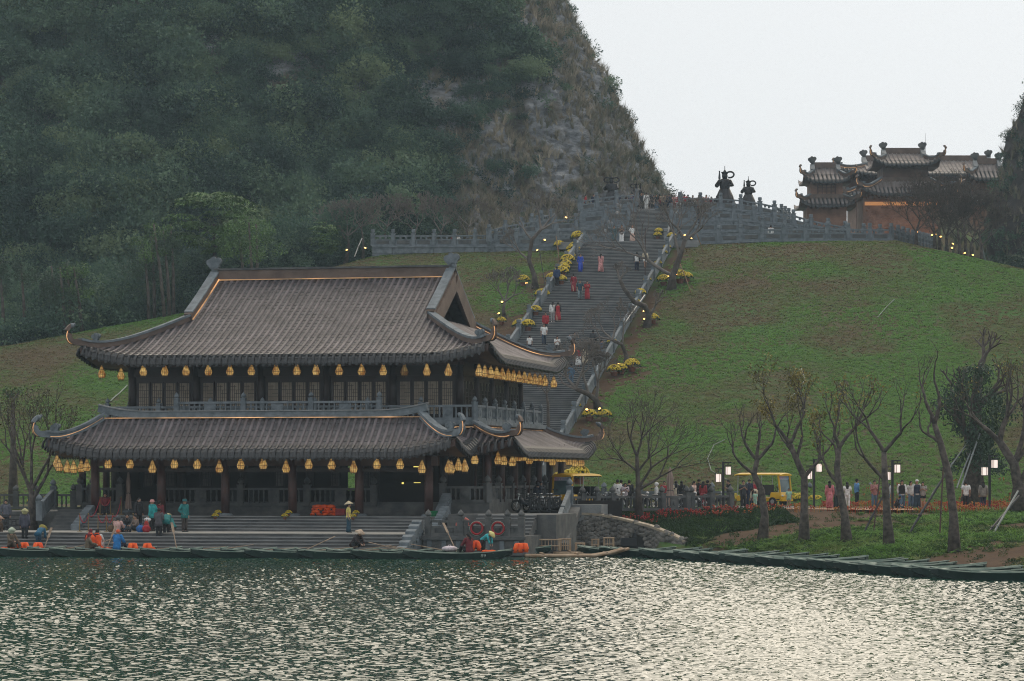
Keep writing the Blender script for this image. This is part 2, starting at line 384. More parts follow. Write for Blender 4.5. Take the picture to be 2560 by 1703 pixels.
# ------------------------------------------------------------------ karst mountain and right cliff
SIL = [(75, -6.0), (59.4, 4.7), (56.7, 5.35), (54.0, 6.3), (51.4, 8.4), (46.8, 10.4), (43.0, 11.9), (40.0, 13.6), (37.0, 15.0), (33.5, 16.8), (30, 18.3), (24, 20), (12, 22)]
sz = np.array([a for a, b in SIL][::-1]); sx = np.array([b for a, b in SIL][::-1])
MXC, MYC = -70.0, 325.0
def mtn(z, al):
    """point on the mountain at height z, angle al (0 = right silhouette, -pi/2 = front)"""
    rr = np.interp(z, sz, sx)-MXC+0.8; rf = np.maximum(MYC-(258+(z-14)*0.95), 6)
    c, s = np.cos(al), np.sin(al); e = 2/2.6
    x = MXC+rr*np.sign(c)*np.abs(c)**e; y = MYC+rf*np.sign(s)*np.abs(s)**e
    return x, y
def mtn_pts(Z, A):
    X, Y = mtn(Z, A); P3 = np.stack([X, Y, Z], -1)
    d1 = fbm(P3, 0.055, 4, 2)-0.5; rid = 1-np.abs(2*fbm(P3*np.array([1, 1, 0.45]), 0.22, 4, 8)-1)
    rid2 = 1-np.abs(2*fbm(P3*np.array([1.0, 1.0, 0.7]), 0.7, 3, 18)-1); q3 = np.stack([P3[..., 0]*0.82+P3[..., 2]*0.57, P3[..., 1], (P3[..., 2]*0.82-P3[..., 0]*0.57)*2.4], -1); rid3 = 1-np.abs(2*fbm(q3, 0.9, 3, 28)-1)
    rock = np.clip((X-(-15+(Z-25)*0.43))/10+0.2, 0.15, 1)
    amp = d1*9*np.clip((np.pi/2-np.abs(A+np.pi/2))/0.6, 0.12, 1)+(rid-0.7)*3.0*rock+(rid2-0.7)*1.3*rock+(rid3-0.7)*1.1*rock
    nx, ny = np.cos(A), np.sin(A)
    return np.stack([X+nx*amp*0.7, Y+ny*amp, Z+0.5*amp*0.5], -1)
mz = np.linspace(12, 75, 300); ma = np.concatenate([np.linspace(-3.05, -1.75, 50)[:-1], np.linspace(-1.75, 0.5, 560)])
MZ, MA = np.meshgrid(mz, ma, indexing='ij'); MP = mtn_pts(MZ, MA)
def rockmat(name, veg=0.5):
    m, t, b = nt(name); L = t.links; b.inputs['Roughness'].default_value = 0.9; b.inputs['Specular IOR Level'].default_value = 0.2
    g = t.nodes.new('ShaderNodeNewGeometry')
    def noise(sc, det=6, st=None):
        n = t.nodes.new('ShaderNodeTexNoise'); n.inputs['Scale'].default_value = sc; n.inputs['Detail'].default_value = det; n.inputs['Roughness'].default_value = 0.62
        if st:
            mp = t.nodes.new('ShaderNodeMapping'); mp.inputs['Scale'].default_value = st; mp.inputs['Rotation'].default_value = (0, R(35), 0); L.new(g.outputs['Position'], mp.inputs[0]); L.new(mp.outputs[0], n.inputs['Vector'])
        else: L.new(g.outputs['Position'], n.inputs['Vector'])
        return n.outputs['Fac']
    r = t.nodes.new('ShaderNodeValToRGB'); e = r.color_ramp.elements; e.new(0.5)
    for i, (p, c) in enumerate([(0.32, (0.07, 0.075, 0.082)), (0.5, (0.20, 0.21, 0.225)), (0.66, (0.36, 0.37, 0.385))]): e[i].position = p; e[i].color = c+(1,)
    L.new(noise(0.9, 8, (0.5, 0.5, 1.6)), r.inputs['Fac'])
    r2 = t.nodes.new('ShaderNodeValToRGB'); r2.color_ramp.elements[0].position = 0.45; r2.color_ramp.elements[1].position = 0.62; L.new(noise(0.35, 6), r2.inputs['Fac'])
    mx = t.nodes.new('ShaderNodeMix'); mx.data_type = 'RGBA'; L.new(r2.outputs['Color'], mx.inputs[0]); L.new(r.outputs['Color'], mx.inputs[6]); mx.inputs[7].default_value = (0.13, 0.11, 0.08, 1)
    L.new(mx.outputs[2], b.inputs['Base Color'])
    bp = t.nodes.new('ShaderNodeBump'); bp.inputs['Strength'].default_value = 1.0; bp.inputs['Distance'].default_value = 0.5; L.new(noise(1.3, 8, (1, 1, 2)), bp.inputs['Height']); L.new(bp.outputs[0], b.inputs['Normal'])
    return m
M['rock'] = rockmat('karst_rock')
link('mountain', grid_mesh('mountain', MP, M['rock']), kind='structure')
# the dark cliff entering at the right
CS = [(14, 43.0), (19, 46.0), (24, 47.6), (29, 47.4), (31, 47.7), (33.5, 48.8), (35.8, 49.3), (38.6, 50.2), (41, 51.3), (60, 60)]
cz = np.array([a for a, b in CS]); cxl = np.array([b for a, b in CS])
lz = np.linspace(10, 58, 130); la = np.linspace(-np.pi-0.5, -0.9, 150); LZ, LA = np.meshgrid(lz, la, indexing='ij')
def cliff_pts(Z, A):
    rr = 78-np.interp(Z, cz, cxl); X = 78+rr*np.cos(A); Y = 277+16*np.sin(A); P3 = np.stack([X, Y, Z], -1)
    amp = (fbm(P3, 0.3, 4, 40)-0.5)*2.2+(1-np.abs(2*fbm(P3*np.array([1, 1, .5]), 0.8, 3, 44)-1)-0.7)*1.2
    return np.stack([X+np.cos(A)*amp, Y+np.sin(A)*amp, Z], -1)
CP = cliff_pts(LZ, LA)
M['cliff'] = mat('dark_cliff_rock', (0.02, 0.018, 0.017), 0.9, scale=0.5, col2=(0.085, 0.075, 0.068), bump=1.0, bscale=1.5, detail=8)
link('cliff', grid_mesh('cliff', CP, M['cliff']), kind='structure')

# ------------------------------------------------------------------ vegetation sources
def leaf(mb, c, d, up, l, w, mi=0):
    d = d.normalized(); s_ = d.cross(up)
    if s_.length < 1e-4: s_ = d.orthogonal()
    s_.normalize(); n = s_.cross(d)
    mb.add([c, c+d*l*0.5+s_*w*0.5+n*l*0.06, c+d*l, c+d*l*0.5-s_*w*0.5+n*l*0.06], [(0, 1, 2, 3)], mi)
def rv(rg): 
    v = Vector(rg.normal(size=3)); return v.normalized()
def clump_mesh(name, m_, n=230, rad=1.5, ls=0.3, seed=0, flat=0.75, lobes=7):
    rg = np.random.default_rng(seed); mb = MB()
    L_ = [(Vector((rg.normal()*rad*0.5, rg.normal()*rad*0.5, rg.normal()*rad*0.35*flat)), rad*rg.uniform(0.35, 0.62)) for _ in range(lobes)]
    for i in range(n):
        c, r_ = L_[rg.integers(lobes)]; d = rv(rg); d.z = abs(d.z)*0.9-0.25; d.normalize()
        p = c+d*r_*(rg.uniform(0.75, 1.08)); dd = (d+rv(rg)*0.8); dd.z -= 0.25
        s_ = ls*rg.uniform(0.6, 1.3); leaf(mb, p, dd, d+rv(rg)*0.5, s_, s_*0.55)
    return mb.mesh(name, m_)
def tuft_mesh(name, m_, n=26, h=1.6, w=0.05, seed=0, spread=0.5, plume=False, seg=4, bend=0.5):
    rg = np.random.default_rng(seed); mb = MB()
    for i in range(n):
        a = rg.uniform(0, 6.28); d = Vector((math.cos(a), math.sin(a), 0)); hh = h*rg.uniform(0.55, 1.1); sp = spread*rg.uniform(0.2, 1); b = d*0.12*rg.uniform(0, 1)*h
        side = Vector((-d.y, d.x, 0)); vs = []
        for k in range(seg+1):
            q = k/seg; p = b+d*(sp*hh*q**1.8)+Vector((0, 0, hh*(q-bend*sp*q**2.4*0.8))); ww = w*(1-q)**0.7+0.003
            vs += [p-side*ww/2, p+side*ww/2]
        mb.add(vs, [(2*k, 2*k+1, 2*k+3, 2*k+2) for k in range(seg)])
        if plume and i % 3 == 0: mb.tube([vs[-1], Vector(vs[-1])+d*0.12*h+Vector((0, 0, 0.12*h))], [0.035, 0.008], 4)
    return mb.mesh(name, m_)
M['forest'] = leafmat('forest_leaves', [(0.020, 0.050, 0.038), (0.066, 0.126, 0.088), (0.122, 0.198, 0.122), (0.19, 0.255, 0.135)], pscale=0.10, trans=0.35)
M['dry'] = leafmat('dry_grass', [(0.10, 0.12, 0.08), (0.24, 0.215, 0.16), (0.42, 0.36, 0.27)], pscale=0.2, rough=0.8)
M['turf'] = leafmat('turf_blades', [(0.20, 0.16, 0.09), (0.19, 0.19, 0.085), (0.165, 0.24, 0.075), (0.15, 0.285, 0.07)], pscale=0.16, rough=0.85, trans=0.35, spec=0.1)
M['herb'] = leafmat('bank_plants', [(0.015, 0.032, 0.013), (0.03, 0.065, 0.018), (0.05, 0.105, 0.024)], pscale=0.4, trans=0.35)
clumps = [clump_mesh('leaf_clump', M['forest'], 260, 1.5, 0.30, 50+i) for i in range(5)]
tufts = [tuft_mesh('dry_tuft', M['dry'], 30, 1.5, 0.06, 80+i, 0.6) for i in range(3)]
def sample_sheet(Pg, n, rg, wfun=None):
    """random points on a grid sheet (area weighted) with normals"""
    a = Pg[:-1, :-1]; b = Pg[:-1, 1:]-a; c = Pg[1:, :-1]-a; nn = np.cross(b, c); ar = np.linalg.norm(nn, axis=-1)
    w = ar.copy()
    if wfun is not None: w = w*wfun(a)
    w = w.ravel()/w.sum(); i = rg.choice(len(w), n, p=w); u, v = rg.random(n), rg.random(n)
    A = a.reshape(-1, 3)[i]; B = b.reshape(-1, 3)[i]; C_ = c.reshape(-1, 3)[i]; N_ = nn.reshape(-1, 3)[i]; N_ /= np.linalg.norm(N_, axis=1)[:, None]+1e-9
    return A+B*u[:, None]+C_*v[:, None], N_
def inview(p, m=120):
    u = 1280+p[..., 0]*F/p[..., 1]; v = V0-(p[..., 2]-H)*F/p[..., 1]
    return ((u > -m) & (u < 2560+m) & (v > -m*2) & (v < 1400)).astype(float)
def rockmask(p):
    n = fbm(p, 0.09, 4, 60)-0.5
    return np.clip((p[..., 0]-(-15.5+(p[..., 2]-25)*0.43)+n*26)/5, 0, 1)
rg = np.random.default_rng(11)
cp_, n_ = sample_sheet(MP, 1500, rg, lambda a: inview(a)*(0.05+0.95*(1-rockmask(a)))*(a[..., 1] < 328))
pp, ss, tn = [], [], []
for c in cp_:
    rk = float(rockmask(c)); r_ = rg.choice([0.9, 1.5, 2.1, 2.9], p=[.28, .36, .24, .12])*(1-0.55*rk); k = int(3+r_*4.2); ct = np.clip(rg.normal(0.42, 0.27), 0.02, 1)
    d = rg.normal(size=(k, 3)); d /= np.linalg.norm(d, axis=1)[:, None]; d[:, 1] = -np.abs(d[:, 1]); d[:, 2] = np.abs(d[:, 2])*1.1-0.3
    pp.append(c+np.array([0, 0, 0.35*r_])+d*np.array([r_, r_*0.9, r_*0.8])*0.85); ss.append(r_*rg.uniform(0.26, 0.46, k)+0.06); tn.append(np.clip(ct+rg.normal(0, .09, k), 0, 1))
p = np.concatenate(pp); sc_ = np.concatenate(ss); tn = np.concatenate(tn); n = len(p)
scatter('forest', clumps, p, np.stack([rg.normal(0, .3, n), rg.normal(0, .3, n), rg.uniform(0, 6.28, n)], 1), sc_, tn, rg.integers(0, 5, n))
p, n_ = sample_sheet(MP, 3500, rg, lambda a: inview(a)*(0.05+0.95*(1-rockmask(a)))*(a[..., 1] < 328)); n = len(p)
scatter('forest_understorey', clumps, p, np.stack([rg.normal(0, .3, n), rg.normal(0, .3, n), rg.uniform(0, 6.28, n)], 1), rg.uniform(.4, .9, n), np.clip(rg.normal(.2, .14, n), 0, 1), rg.integers(0, 5, n))
p, n_ = sample_sheet(MP, 7000, rg, lambda a: inview(a)*(0.03+rockmask(a)*(0.25+1.2*np.clip(fbm(a, 0.18, 3, 71)*2.6-0.95, 0, 1))+0.9*np.exp(-((a[..., 2]-27)/4.0)**2)*np.clip((a[..., 0]+26)/10, 0, 1)*(a[..., 0] < 6))*(a[..., 1] < 329))
n = len(p)
scatter('dry_grass', tufts, p, np.stack([rg.normal(0, .25, n), rg.normal(0.25, .3, n), rg.uniform(0, 6.28, n)], 1), rg.uniform(0.4, 1.15, n), np.clip(rg.normal(0.5, 0.25, n), 0, 1), rg.integers(0, 3, n))
# low forest between the grass crest and the mountain
fx_, fy_ = rg.uniform(-62, -13, 2600), rg.uniform(236, 268, 2600)
tt = st_t(fx_, fy_); zc_ = np.interp(fx_, CX, CZ); kk = (ZB+SLOPE*tt > zc_+1.8)
fx_, fy_ = fx_[kk], fy_[kk]; fz_ = ground(fx_, fy_)+rg.uniform(0.2, 4.5, len(fx_))*np.clip((fy_-234)/10, 0.25, 1.3); n = len(fx_)
scatter('undergrowth', clumps, np.stack([fx_, fy_, fz_], 1), np.stack([rg.normal(0, .3, n), rg.normal(0, .3, n), rg.uniform(0, 6.28, n)], 1), rg.uniform(0.5, 1.1, n), np.clip(rg.normal(0.40, 0.2, n), 0, 1), rg.integers(0, 5, n))
# brush on the rising ground under the gate
fx_, fy_ = rg.uniform(26, 56, 900), rg.uniform(253, 300, 900); fz_ = ground(fx_, fy_); n = len(fx_); kk = fx_ > 0.1455*fy_+0.5; fx_, fy_, fz_ = fx_[kk], fy_[kk], fz_[kk]; n = len(fx_)
scatter('shoulder_brush', tufts, np.stack([fx_, fy_, fz_], 1), np.stack([rg.normal(0, .2, n), rg.normal(0, .2, n), rg.uniform(0, 6.28, n)], 1), rg.uniform(.5, 1.1, n), np.clip(rg.normal(.25, .15, n), 0, 1), rg.integers(0, 3, n))
# cliff plants
p, n_ = sample_sheet(CP, 420, rg, lambda a: inview(a, 60)*(a[..., 1] < 280)*np.where(a[..., 2] < 25, 1.0, 0.30)); n = len(p)
scatter('cliff_bushes', clumps, p, np.stack([rg.normal(0, .3, n), rg.normal(0, .3, n), rg.uniform(0, 6.28, n)], 1), rg.uniform(0.25, 0.7, n), np.clip(rg.normal(0.35, 0.2, n), 0, 1), rg.integers(0, 5, n))
p, n_ = sample_sheet(CP, 260, rg, lambda a: inview(a, 60)*(a[..., 1] < 282)*(a[..., 2] > 24)); n = len(p)
scatter('cliff_grass', tufts, p, np.stack([rg.normal(0, .2, n), rg.normal(-0.2, .3, n), rg.uniform(0, 6.28, n)], 1), rg.uniform(0.5, 1.0, n), np.clip(rg.normal(0.35, 0.2, n), 0, 1), rg.integers(0, 3, n))

# ------------------------------------------------------------------ turf on the hill, plants and flowers on the bank
blades = [tuft_mesh('turf_tuft', M['turf'], 14, 0.10, 0.05, 120+i, 4.2, seg=2, bend=0.16) for i in range(8)]
N_ = 210000
X = rg.uniform(-48, 50, N_); Y = rg.uniform(150, 262, N_); Z = ground(X, Y); t = st_t(X, Y); s = st_s(X, Y)
u = 1280+X*F/Y
keep = (t > 0.5) & ~((np.abs(s) < 4.6) & (t < T1+14)) & (u > -40) & (u < 2600) & (t < T1+3+0*X) & (ZB+SLOPE*t < np.interp(X, CX, CZ)+5.5)
keep &= ~((X > -21) & (X < 1) & (Y < 172))
pn = fbm(np.stack([X, Y, X*0], -1), 0.16, 4, 90); keep &= rg.random(N_) < np.clip((1-soil_amount(X, Y)*0.85)*(0.40+1.1*pn), 0, 1)
X, Y, Z, pn = X[keep], Y[keep], Z[keep], pn[keep]; n = len(X)
scatter('turf', blades, np.stack([X, Y, Z-0.005], 1), np.stack([np.arctan((ground(X, Y+.4)-ground(X, Y-.4))/.8)+rg.normal(0, .06, n), -np.arctan((ground(X+.4, Y)-ground(X-.4, Y))/.8)+rg.normal(0, .06, n), rg.normal(0, .05, n)], 1), rg.uniform(0.5, 1.2, n)*(0.75+0.7*pn), np.clip((pn-0.5)*4.4+0.58+np.where(X < -14, 0.22, 0)+rg.normal(0, .08, n), 0, 1), rg.integers(0, 8, n))
# weedier bright patches low on the right hill and on the bank
herbs = [clump_mesh('herb_clump', M['herb'], 70, 0.32, 0.13, 150+i, flat=0.8, lobes=4) for i in range(4)]
N_ = 30000; X = rg.uniform(5, 32, N_); Y = rg.uniform(100, 162, N_); d = Y-shore(X); Z = ground(X, Y)
so_ = soil_amount(X, Y); pn = fbm(np.stack([X, Y, X*0], -1), 0.22, 4, 95)
u = 1280+X*F/Y
keep = (d > 0.4) & (Z < 1.97) & (rg.random(N_) < np.clip((1-so_*0.93)*(pn*2.4-0.45), 0.02, 1)) & (u < 2620) & ~((u < 1735) & (Y < 149.5))
X, Y, Z, pn = X[keep][:9000], Y[keep][:9000], Z[keep][:9000], pn[keep][:9000]; n = len(X)
u = 1280+X*F/Y
scatter('bank_plants', herbs, np.stack([X, Y, Z], 1), np.stack([rg.normal(0, .2, n), rg.normal(0, .2, n), rg.uniform(0, 6.28, n)], 1), rg.uniform(0.3, 0.9, n)*np.where(u < 1900, 1.15, 0.75), np.clip(0.42+(pn-0.5)*1.6+np.where(u > 1900, 0.2, -0.05)+rg.normal(0, .14, n), 0, 1), rg.integers(0, 4, n))

N_ = 60000; X = rg.uniform(8, 33, N_); Y = rg.uniform(98, 160, N_); d = Y-shore(X); Z = ground(X, Y); so_ = soil_amount(X, Y); pn = fbm(np.stack([X, Y, X*0], -1), 0.25, 4, 96); u = 1280+X*F/Y
keep = (d > 0.3) & (u < 2600) & (u > 1730) & (rg.random(N_) < np.clip((1-so_)*(pn*2.6-0.5), 0, 1)); X, Y, Z, pn = X[keep], Y[keep], Z[keep], pn[keep]; n = len(X)
scatter('bank_grass', blades, np.stack([X, Y, Z], 1), np.stack([rg.normal(0, .2, n), rg.normal(0, .2, n), rg.uniform(0, 6.28, n)], 1), rg.uniform(0.8, 1.9, n), np.clip(0.75+(pn-0.5)*2+rg.normal(0, .12, n), 0, 1), rg.integers(0, 4, n))
# ------------------------------------------------------------------ the two-storey hall
TH = R(12.5); CT, STH = math.cos(TH), math.sin(TH); TC = Vector((-10.2, 159.0, 0))
def T(a, b, z): return Vector((TC.x+a*CT+b*STH, TC.y-a*STH+b*CT, z))
def t_onb(u, v, b):
    k = (u-1280)/F; Y = (b+TC.x*STH+TC.y*CT)/(k*STH+CT); X = k*Y
    return (X-TC.x)*CT-(Y-TC.y)*STH, b, zv(v, Y)
def t_ona(u, v, a):
    k = (u-1280)/F; Y = (a+TC.x*CT-TC.y*STH)/(k*CT-STH); X = k*Y
    return a, (X-TC.x)*STH+(Y-TC.y)*CT, zv(v, Y)

class Roof:
    """hipped (or hip-and-gable) tiled roof in local axes; side F is -b, K is +b, L/R are -a/+a"""
    def __init__(s, A, B, at, bg, ze, zt, lift, w, b0=None, ca=0, cb=0, curv=1.2, sp=0.37, course=0.36, rb=0.095, lip=0.42):
        s.A, s.B, s.at, s.bg, s.ze, s.zt, s.lift, s.w, s.ca, s.cb, s.curv, s.sp, s.course, s.rb, s.lip = A, B, at, bg, ze, zt, lift, w, ca, cb, curv, sp, course, rb, lip
        s.b0 = bg if b0 is None else b0
    def zf(s, b): q = min(max((abs(b)-s.b0)/(s.B-s.b0), 0), 1); return s.ze+(s.zt-s.ze)*(1-q)**s.curv
    def bh(s, a): return s.bg+(abs(a)-s.at)/(s.A-s.at)*(s.B-s.bg)
    def ah(s, b): return s.at+(abs(b)-s.bg)/(s.B-s.bg)*(s.A-s.at)
    def lf(s, a, b): return s.lift*(max(0, (abs(a)-(s.A-s.w))/s.w)*max(0, (abs(b)-(s.B-s.w))/s.w))**1.5
    def pt(s, side, c, d):
        """c = position along the eave, d = distance out from the centre line"""
        if side in 'FK': b = -d if side == 'F' else d; z = s.zf(min(d, s.B))+s.lf(c, min(d, s.B)); return Vector((c+s.ca, b+s.cb, z))
        a = d if side == 'R' else -d; z = s.zf(s.bh(min(d, s.A)))+s.lf(min(d, s.A), c); return Vector((a+s.ca, c+s.cb, z))
    def start(s, side, c):
        if side in 'FK': return s.b0 if abs(c) <= s.at else s.bh(c)
        return s.at if abs(c) <= s.bg else s.ah(c)
    def path(s, side, c, lat=0.0):
        d0 = s.start(side, c); D = s.B if side in 'FK' else s.A; n = max(1, int(round((D-d0)/s.course)))
        pts = [s.pt(side, c, lerp(d0, D, i/n)) for i in range(n+1)]
        o = Vector((0, -1, 0)) if side == 'F' else Vector((0, 1, 0)) if side == 'K' else Vector((1, 0, 0)) if side == 'R' else Vector((-1, 0, 0))
        e = pts[-1]; pts += [e+o*0.16*s.lip/0.42+Vector((0, 0, -0.17*s.lip/0.42)), e+o*0.24*s.lip/0.42+Vector((0, 0, -s.lip))]
        lateral = Vector((1, 0, 0)) if side in 'FK' else Vector((0, 1, 0))
        return pts, o, lateral
    def row_mesh(s, side, c, sides=5):
        pts, o, lat = s.path(side, c); mb = MB(); vs = []; fs = []; k = sides; m = 0
        def ring(p, d, r):
            n = d.cross(lat); n = n if n.z > 0 else -n
            for j in range(k): th = math.pi*j/(k-1); vs.append(p+lat*r*math.cos(th)+n.normalized()*(r*1.05*math.sin(th)+0.015))
        for i in range(len(pts)-1):
            d = (pts[i+1]-pts[i]).normalized(); ring(pts[i], d, s.rb*0.98); ring(pts[i+1], d, s.rb*1.01)
        nr_ = 2*(len(pts)-1)
        for i in range(nr_-1):
            for j in range(k-1): a = i*k+j; fs.append((a, a+1, a+k+1, a+k))
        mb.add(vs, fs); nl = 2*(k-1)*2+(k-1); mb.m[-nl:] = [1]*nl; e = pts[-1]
        mb.lathe(e+Vector((0, 0, s.rb*0.3)), [(s.rb*1.25, 0), (s.rb*1.25, 0.05), (s.rb*0.7, 0.07)], 8, 1, o.to_track_quat('Z', 'Y').to_matrix())
        return mb
    def positions(s, side):
        L_ = s.A if side in 'FK' else s.B; n = int((2*L_-0.25)/s.sp); return [(-n/2+i+0.5*0)*s.sp for i in range(n+1)]
    def build(s, parent, name, sides='FRL', rowmat=None, panmat=None, detail=5, rows=True, label=None):
        rp = link(name, None, parent)
        deck = MB(); pan = MB(); rowsj = MB()
        for sd_ in 'FKRL':
            L_ = s.A if sd_ in 'FK' else s.B; D = s.B if sd_ in 'FK' else s.A; n = 28; g = []
            for i in range(n+1):
                c = -L_+2*L_*i/n; d0 = s.start(sd_, c); g.append([s.pt(sd_, c, lerp(d0, D, j/6))-Vector((0, 0, 0.06)) for j in range(7)])
            for i in range(n):
                for j in range(6): deck.add([g[i][j], g[i+1][j], g[i+1][j+1], g[i][j+1]], [(0, 1, 2, 3)])
        deck.build('roof_deck', panmat or M['pan'], rp)
        for sd_ in sides:
            ps = s.positions(sd_)
            for c in ps:
                mb = s.row_mesh(sd_, c, detail)
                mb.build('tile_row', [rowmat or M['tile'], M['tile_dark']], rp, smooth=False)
            for c0, c1 in zip(ps[:-1], ps[1:]):
                cm = (c0+c1)/2; pts, o, lat = s.path(sd_, cm); hw = s.sp/2; vs = []
                for i in range(len(pts)-1):
                    d = (pts[i+1]-pts[i]).normalized(); n_ = d.cross(lat); n_ = (n_ if n_.z > 0 else -n_).normalized()
                    for p, h in ((pts[i], 0.0), (pts[i+1], 0.022)):
                        vs += [p-lat*hw+n_*(h+0.03), p+n_*h, p+lat*hw+n_*(h+0.03)]
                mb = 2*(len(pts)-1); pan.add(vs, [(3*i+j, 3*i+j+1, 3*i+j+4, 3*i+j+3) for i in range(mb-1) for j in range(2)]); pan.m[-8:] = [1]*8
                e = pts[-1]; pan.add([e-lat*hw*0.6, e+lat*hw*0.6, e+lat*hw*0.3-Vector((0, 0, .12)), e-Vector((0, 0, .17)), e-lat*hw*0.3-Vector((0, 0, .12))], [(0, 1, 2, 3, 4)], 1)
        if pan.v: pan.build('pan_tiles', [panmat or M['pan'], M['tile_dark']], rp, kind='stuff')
                # soffit
        sf = MB()
        for sd_ in 'FKRL':
            L_ = s.A if sd_ in 'FK' else s.B; n = 24; prev = None
            for i in range(n+1):
                c = -L_+2*L_*i/n; D = s.B if sd_ in 'FK' else s.A; inn = 2.3
                e = s.pt(sd_, c, D)-Vector((0, 0, s.lip+0.02)); e2 = s.pt(sd_, c, D)-Vector((0, 0, 0.08))
                li = (s.A if sd_ in 'FK' else s.B)-inn; ci = max(-li, min(li, c)); q = s.pt(sd_, ci, D-inn); q.z = s.ze-0.30
                if prev: 
                    sf.add([prev[0], e, q, prev[1]], [(0, 1, 2, 3)]); sf.add([prev[2], e2, e, prev[0]], [(0, 1, 2, 3)])
                prev = (e, q, e2)
        sf.build('eave_soffit', M['wood_mid'], rp)
        return rp
    def hip(s, sa, sb, n=14):
        out = []
        for i in range(n+1):
            h = i/n; a = lerp(s.at, s.A, h); b = lerp(s.bg, s.B, h); out.append(Vector((sa*a+s.ca, sb*b+s.cb, s.zf(b)+s.lf(a, b)+0.10)))
        return out
    def curl(s, sa, sb, r=0.6, ang=150, ext=0.35):
        h = s.hip(sa, sb); d = h[-1]-h[-3]; d.z = 0; d.normalize(); p = h[-1]; slope = (h[-1]-h[-2]); out = []
        p2 = p+d*ext+Vector((0, 0, 0.02))
        for i in range(1, 12):
            f = R(ang)*i/11; rr = r*(1-0.25*i/11); out.append(p2+d*rr*math.sin(f)+Vector((0, 0, r*(1-math.cos(f))*0.97)))
        return h+[p2]+out, d

def cloud_finial(name, parent, p, sc, m_, face=Vector((0, -1, 0)), tilt=0.0):
    """scrolled cloud ornament: discs with raised spirals seen from the front"""
    mb = MB(); Q = face.to_track_quat('Z', 'Y').to_matrix() if abs(face.z) < 0.9 else Matrix.Identity(3)
    def disc(x, z, r, t): 
        c = Vector(p)+Vector((x*sc, 0, z*sc))
        for f in (1, -1): mb.lathe(c+Q @ Vector((0, 0, -0.5*t*sc if f > 0 else 0.5*t*sc)), [(r*sc, 0), (r*sc, t*sc*0.8*f), (r*0.78*sc, t*sc*1.0*f), (r*0.70*sc, t*sc*0.8*f), (r*0.45*sc, t*sc*0.8*f), (r*0.38*sc, t*sc*1.05*f), (r*0.15*sc, t*sc*1.05*f)], 14, 0, Q)
    disc(0, 0.52, 0.40, 0.30); disc(-0.30, 0.62, 0.24, 0.24); disc(0.28, 0.70, 0.26, 0.26); disc(0.12, 0.16, 0.20, 0.3); disc(-0.05, 0.82, 0.2, 0.24)
    mb.box(Vector(p)+Vector((0, 0, 0.1*sc)), (0.3*sc, 0.3*sc, 0.34*sc))
    return mb.build(name, m_, parent, smooth=False)

def hip_ridges(rf, parent, corners, w=0.30, h=0.42, r=0.6, ang=150, strip=True, orn=1.0, bodymat=None, capmat=None, stripface='auto', ext=0.35):
    for sa, sb in corners:
        pts, d = rf.curl(sa, sb, r, ang, ext); n = len(pts); nh = 15
        hs_ = [h]*(nh+1)+[lerp(h, 0.16, i/11) for i in range(1, 12)]; ws_ = [w]*(nh+1)+[lerp(w, 0.16, i/11) for i in range(1, 12)]
        ups = []
        mb = MB(); mb.sweep(pts, w, h, up=(0, 0, 1) if False else Vector((-d.x*0.3, -d.y*0.3, 1)), off=h*0.3, ws=ws_[:n], hs=hs_[:n])
        hr = mb.build('hip_ridge', bodymat or M['ridge'], parent)
        cp = MB(); cp.sweep([p+Vector((0, 0, h*0.84)) for p in pts[:nh]], w+0.14, 0.12); cp.build('ridge_cap', capmat or M['stone'], parent)
        e = MB(); e.ball(pts[-1]+Vector((0, 0, 0.05)), (0.14*orn, 0.14*orn, 0.14*orn), 10, 8); e.ball(pts[-1]-d*0.13*orn+Vector((0, 0, 0.12*orn)), 0.09*orn, 8, 6)
        e.build('scroll_tip', M['stone'], parent, smooth=True)
        if orn > 0.5: cloud_finial('cloud_ornament', parent, pts[nh-3]+Vector((0, 0, h*0.75)), 0.5*orn, M['stone'], face=Vector((d.y*0.55, -abs(d.x)-0.4, 0)).normalized())
        if strip:
            for side in ((1, -1) if stripface == 'both' else (1,)):
                off = Vector((0, -1, 0)) if sb < 0 else Vector((sa, 0, 0))
                if side < 0: off = Vector((sa, 0, 0)) if sb < 0 else Vector((0, 1, 0))
                st = MB(); st.sweep([p+off*(w/2+0.04)+Vector((0, 0, 0.03)) for p in pts[:nh-1]]+[p+off*(0.10)+Vector((0, 0, -0.02)) for p in pts[nh-1:-2]], 0.03, 0.035); st.build('light_strip', M['strip'], parent)

temple = thing('temple_hall', 'two storey dark timber temple hall with curved tiled roofs and hanging lanterns by the water', 'temple', TC, -TH)
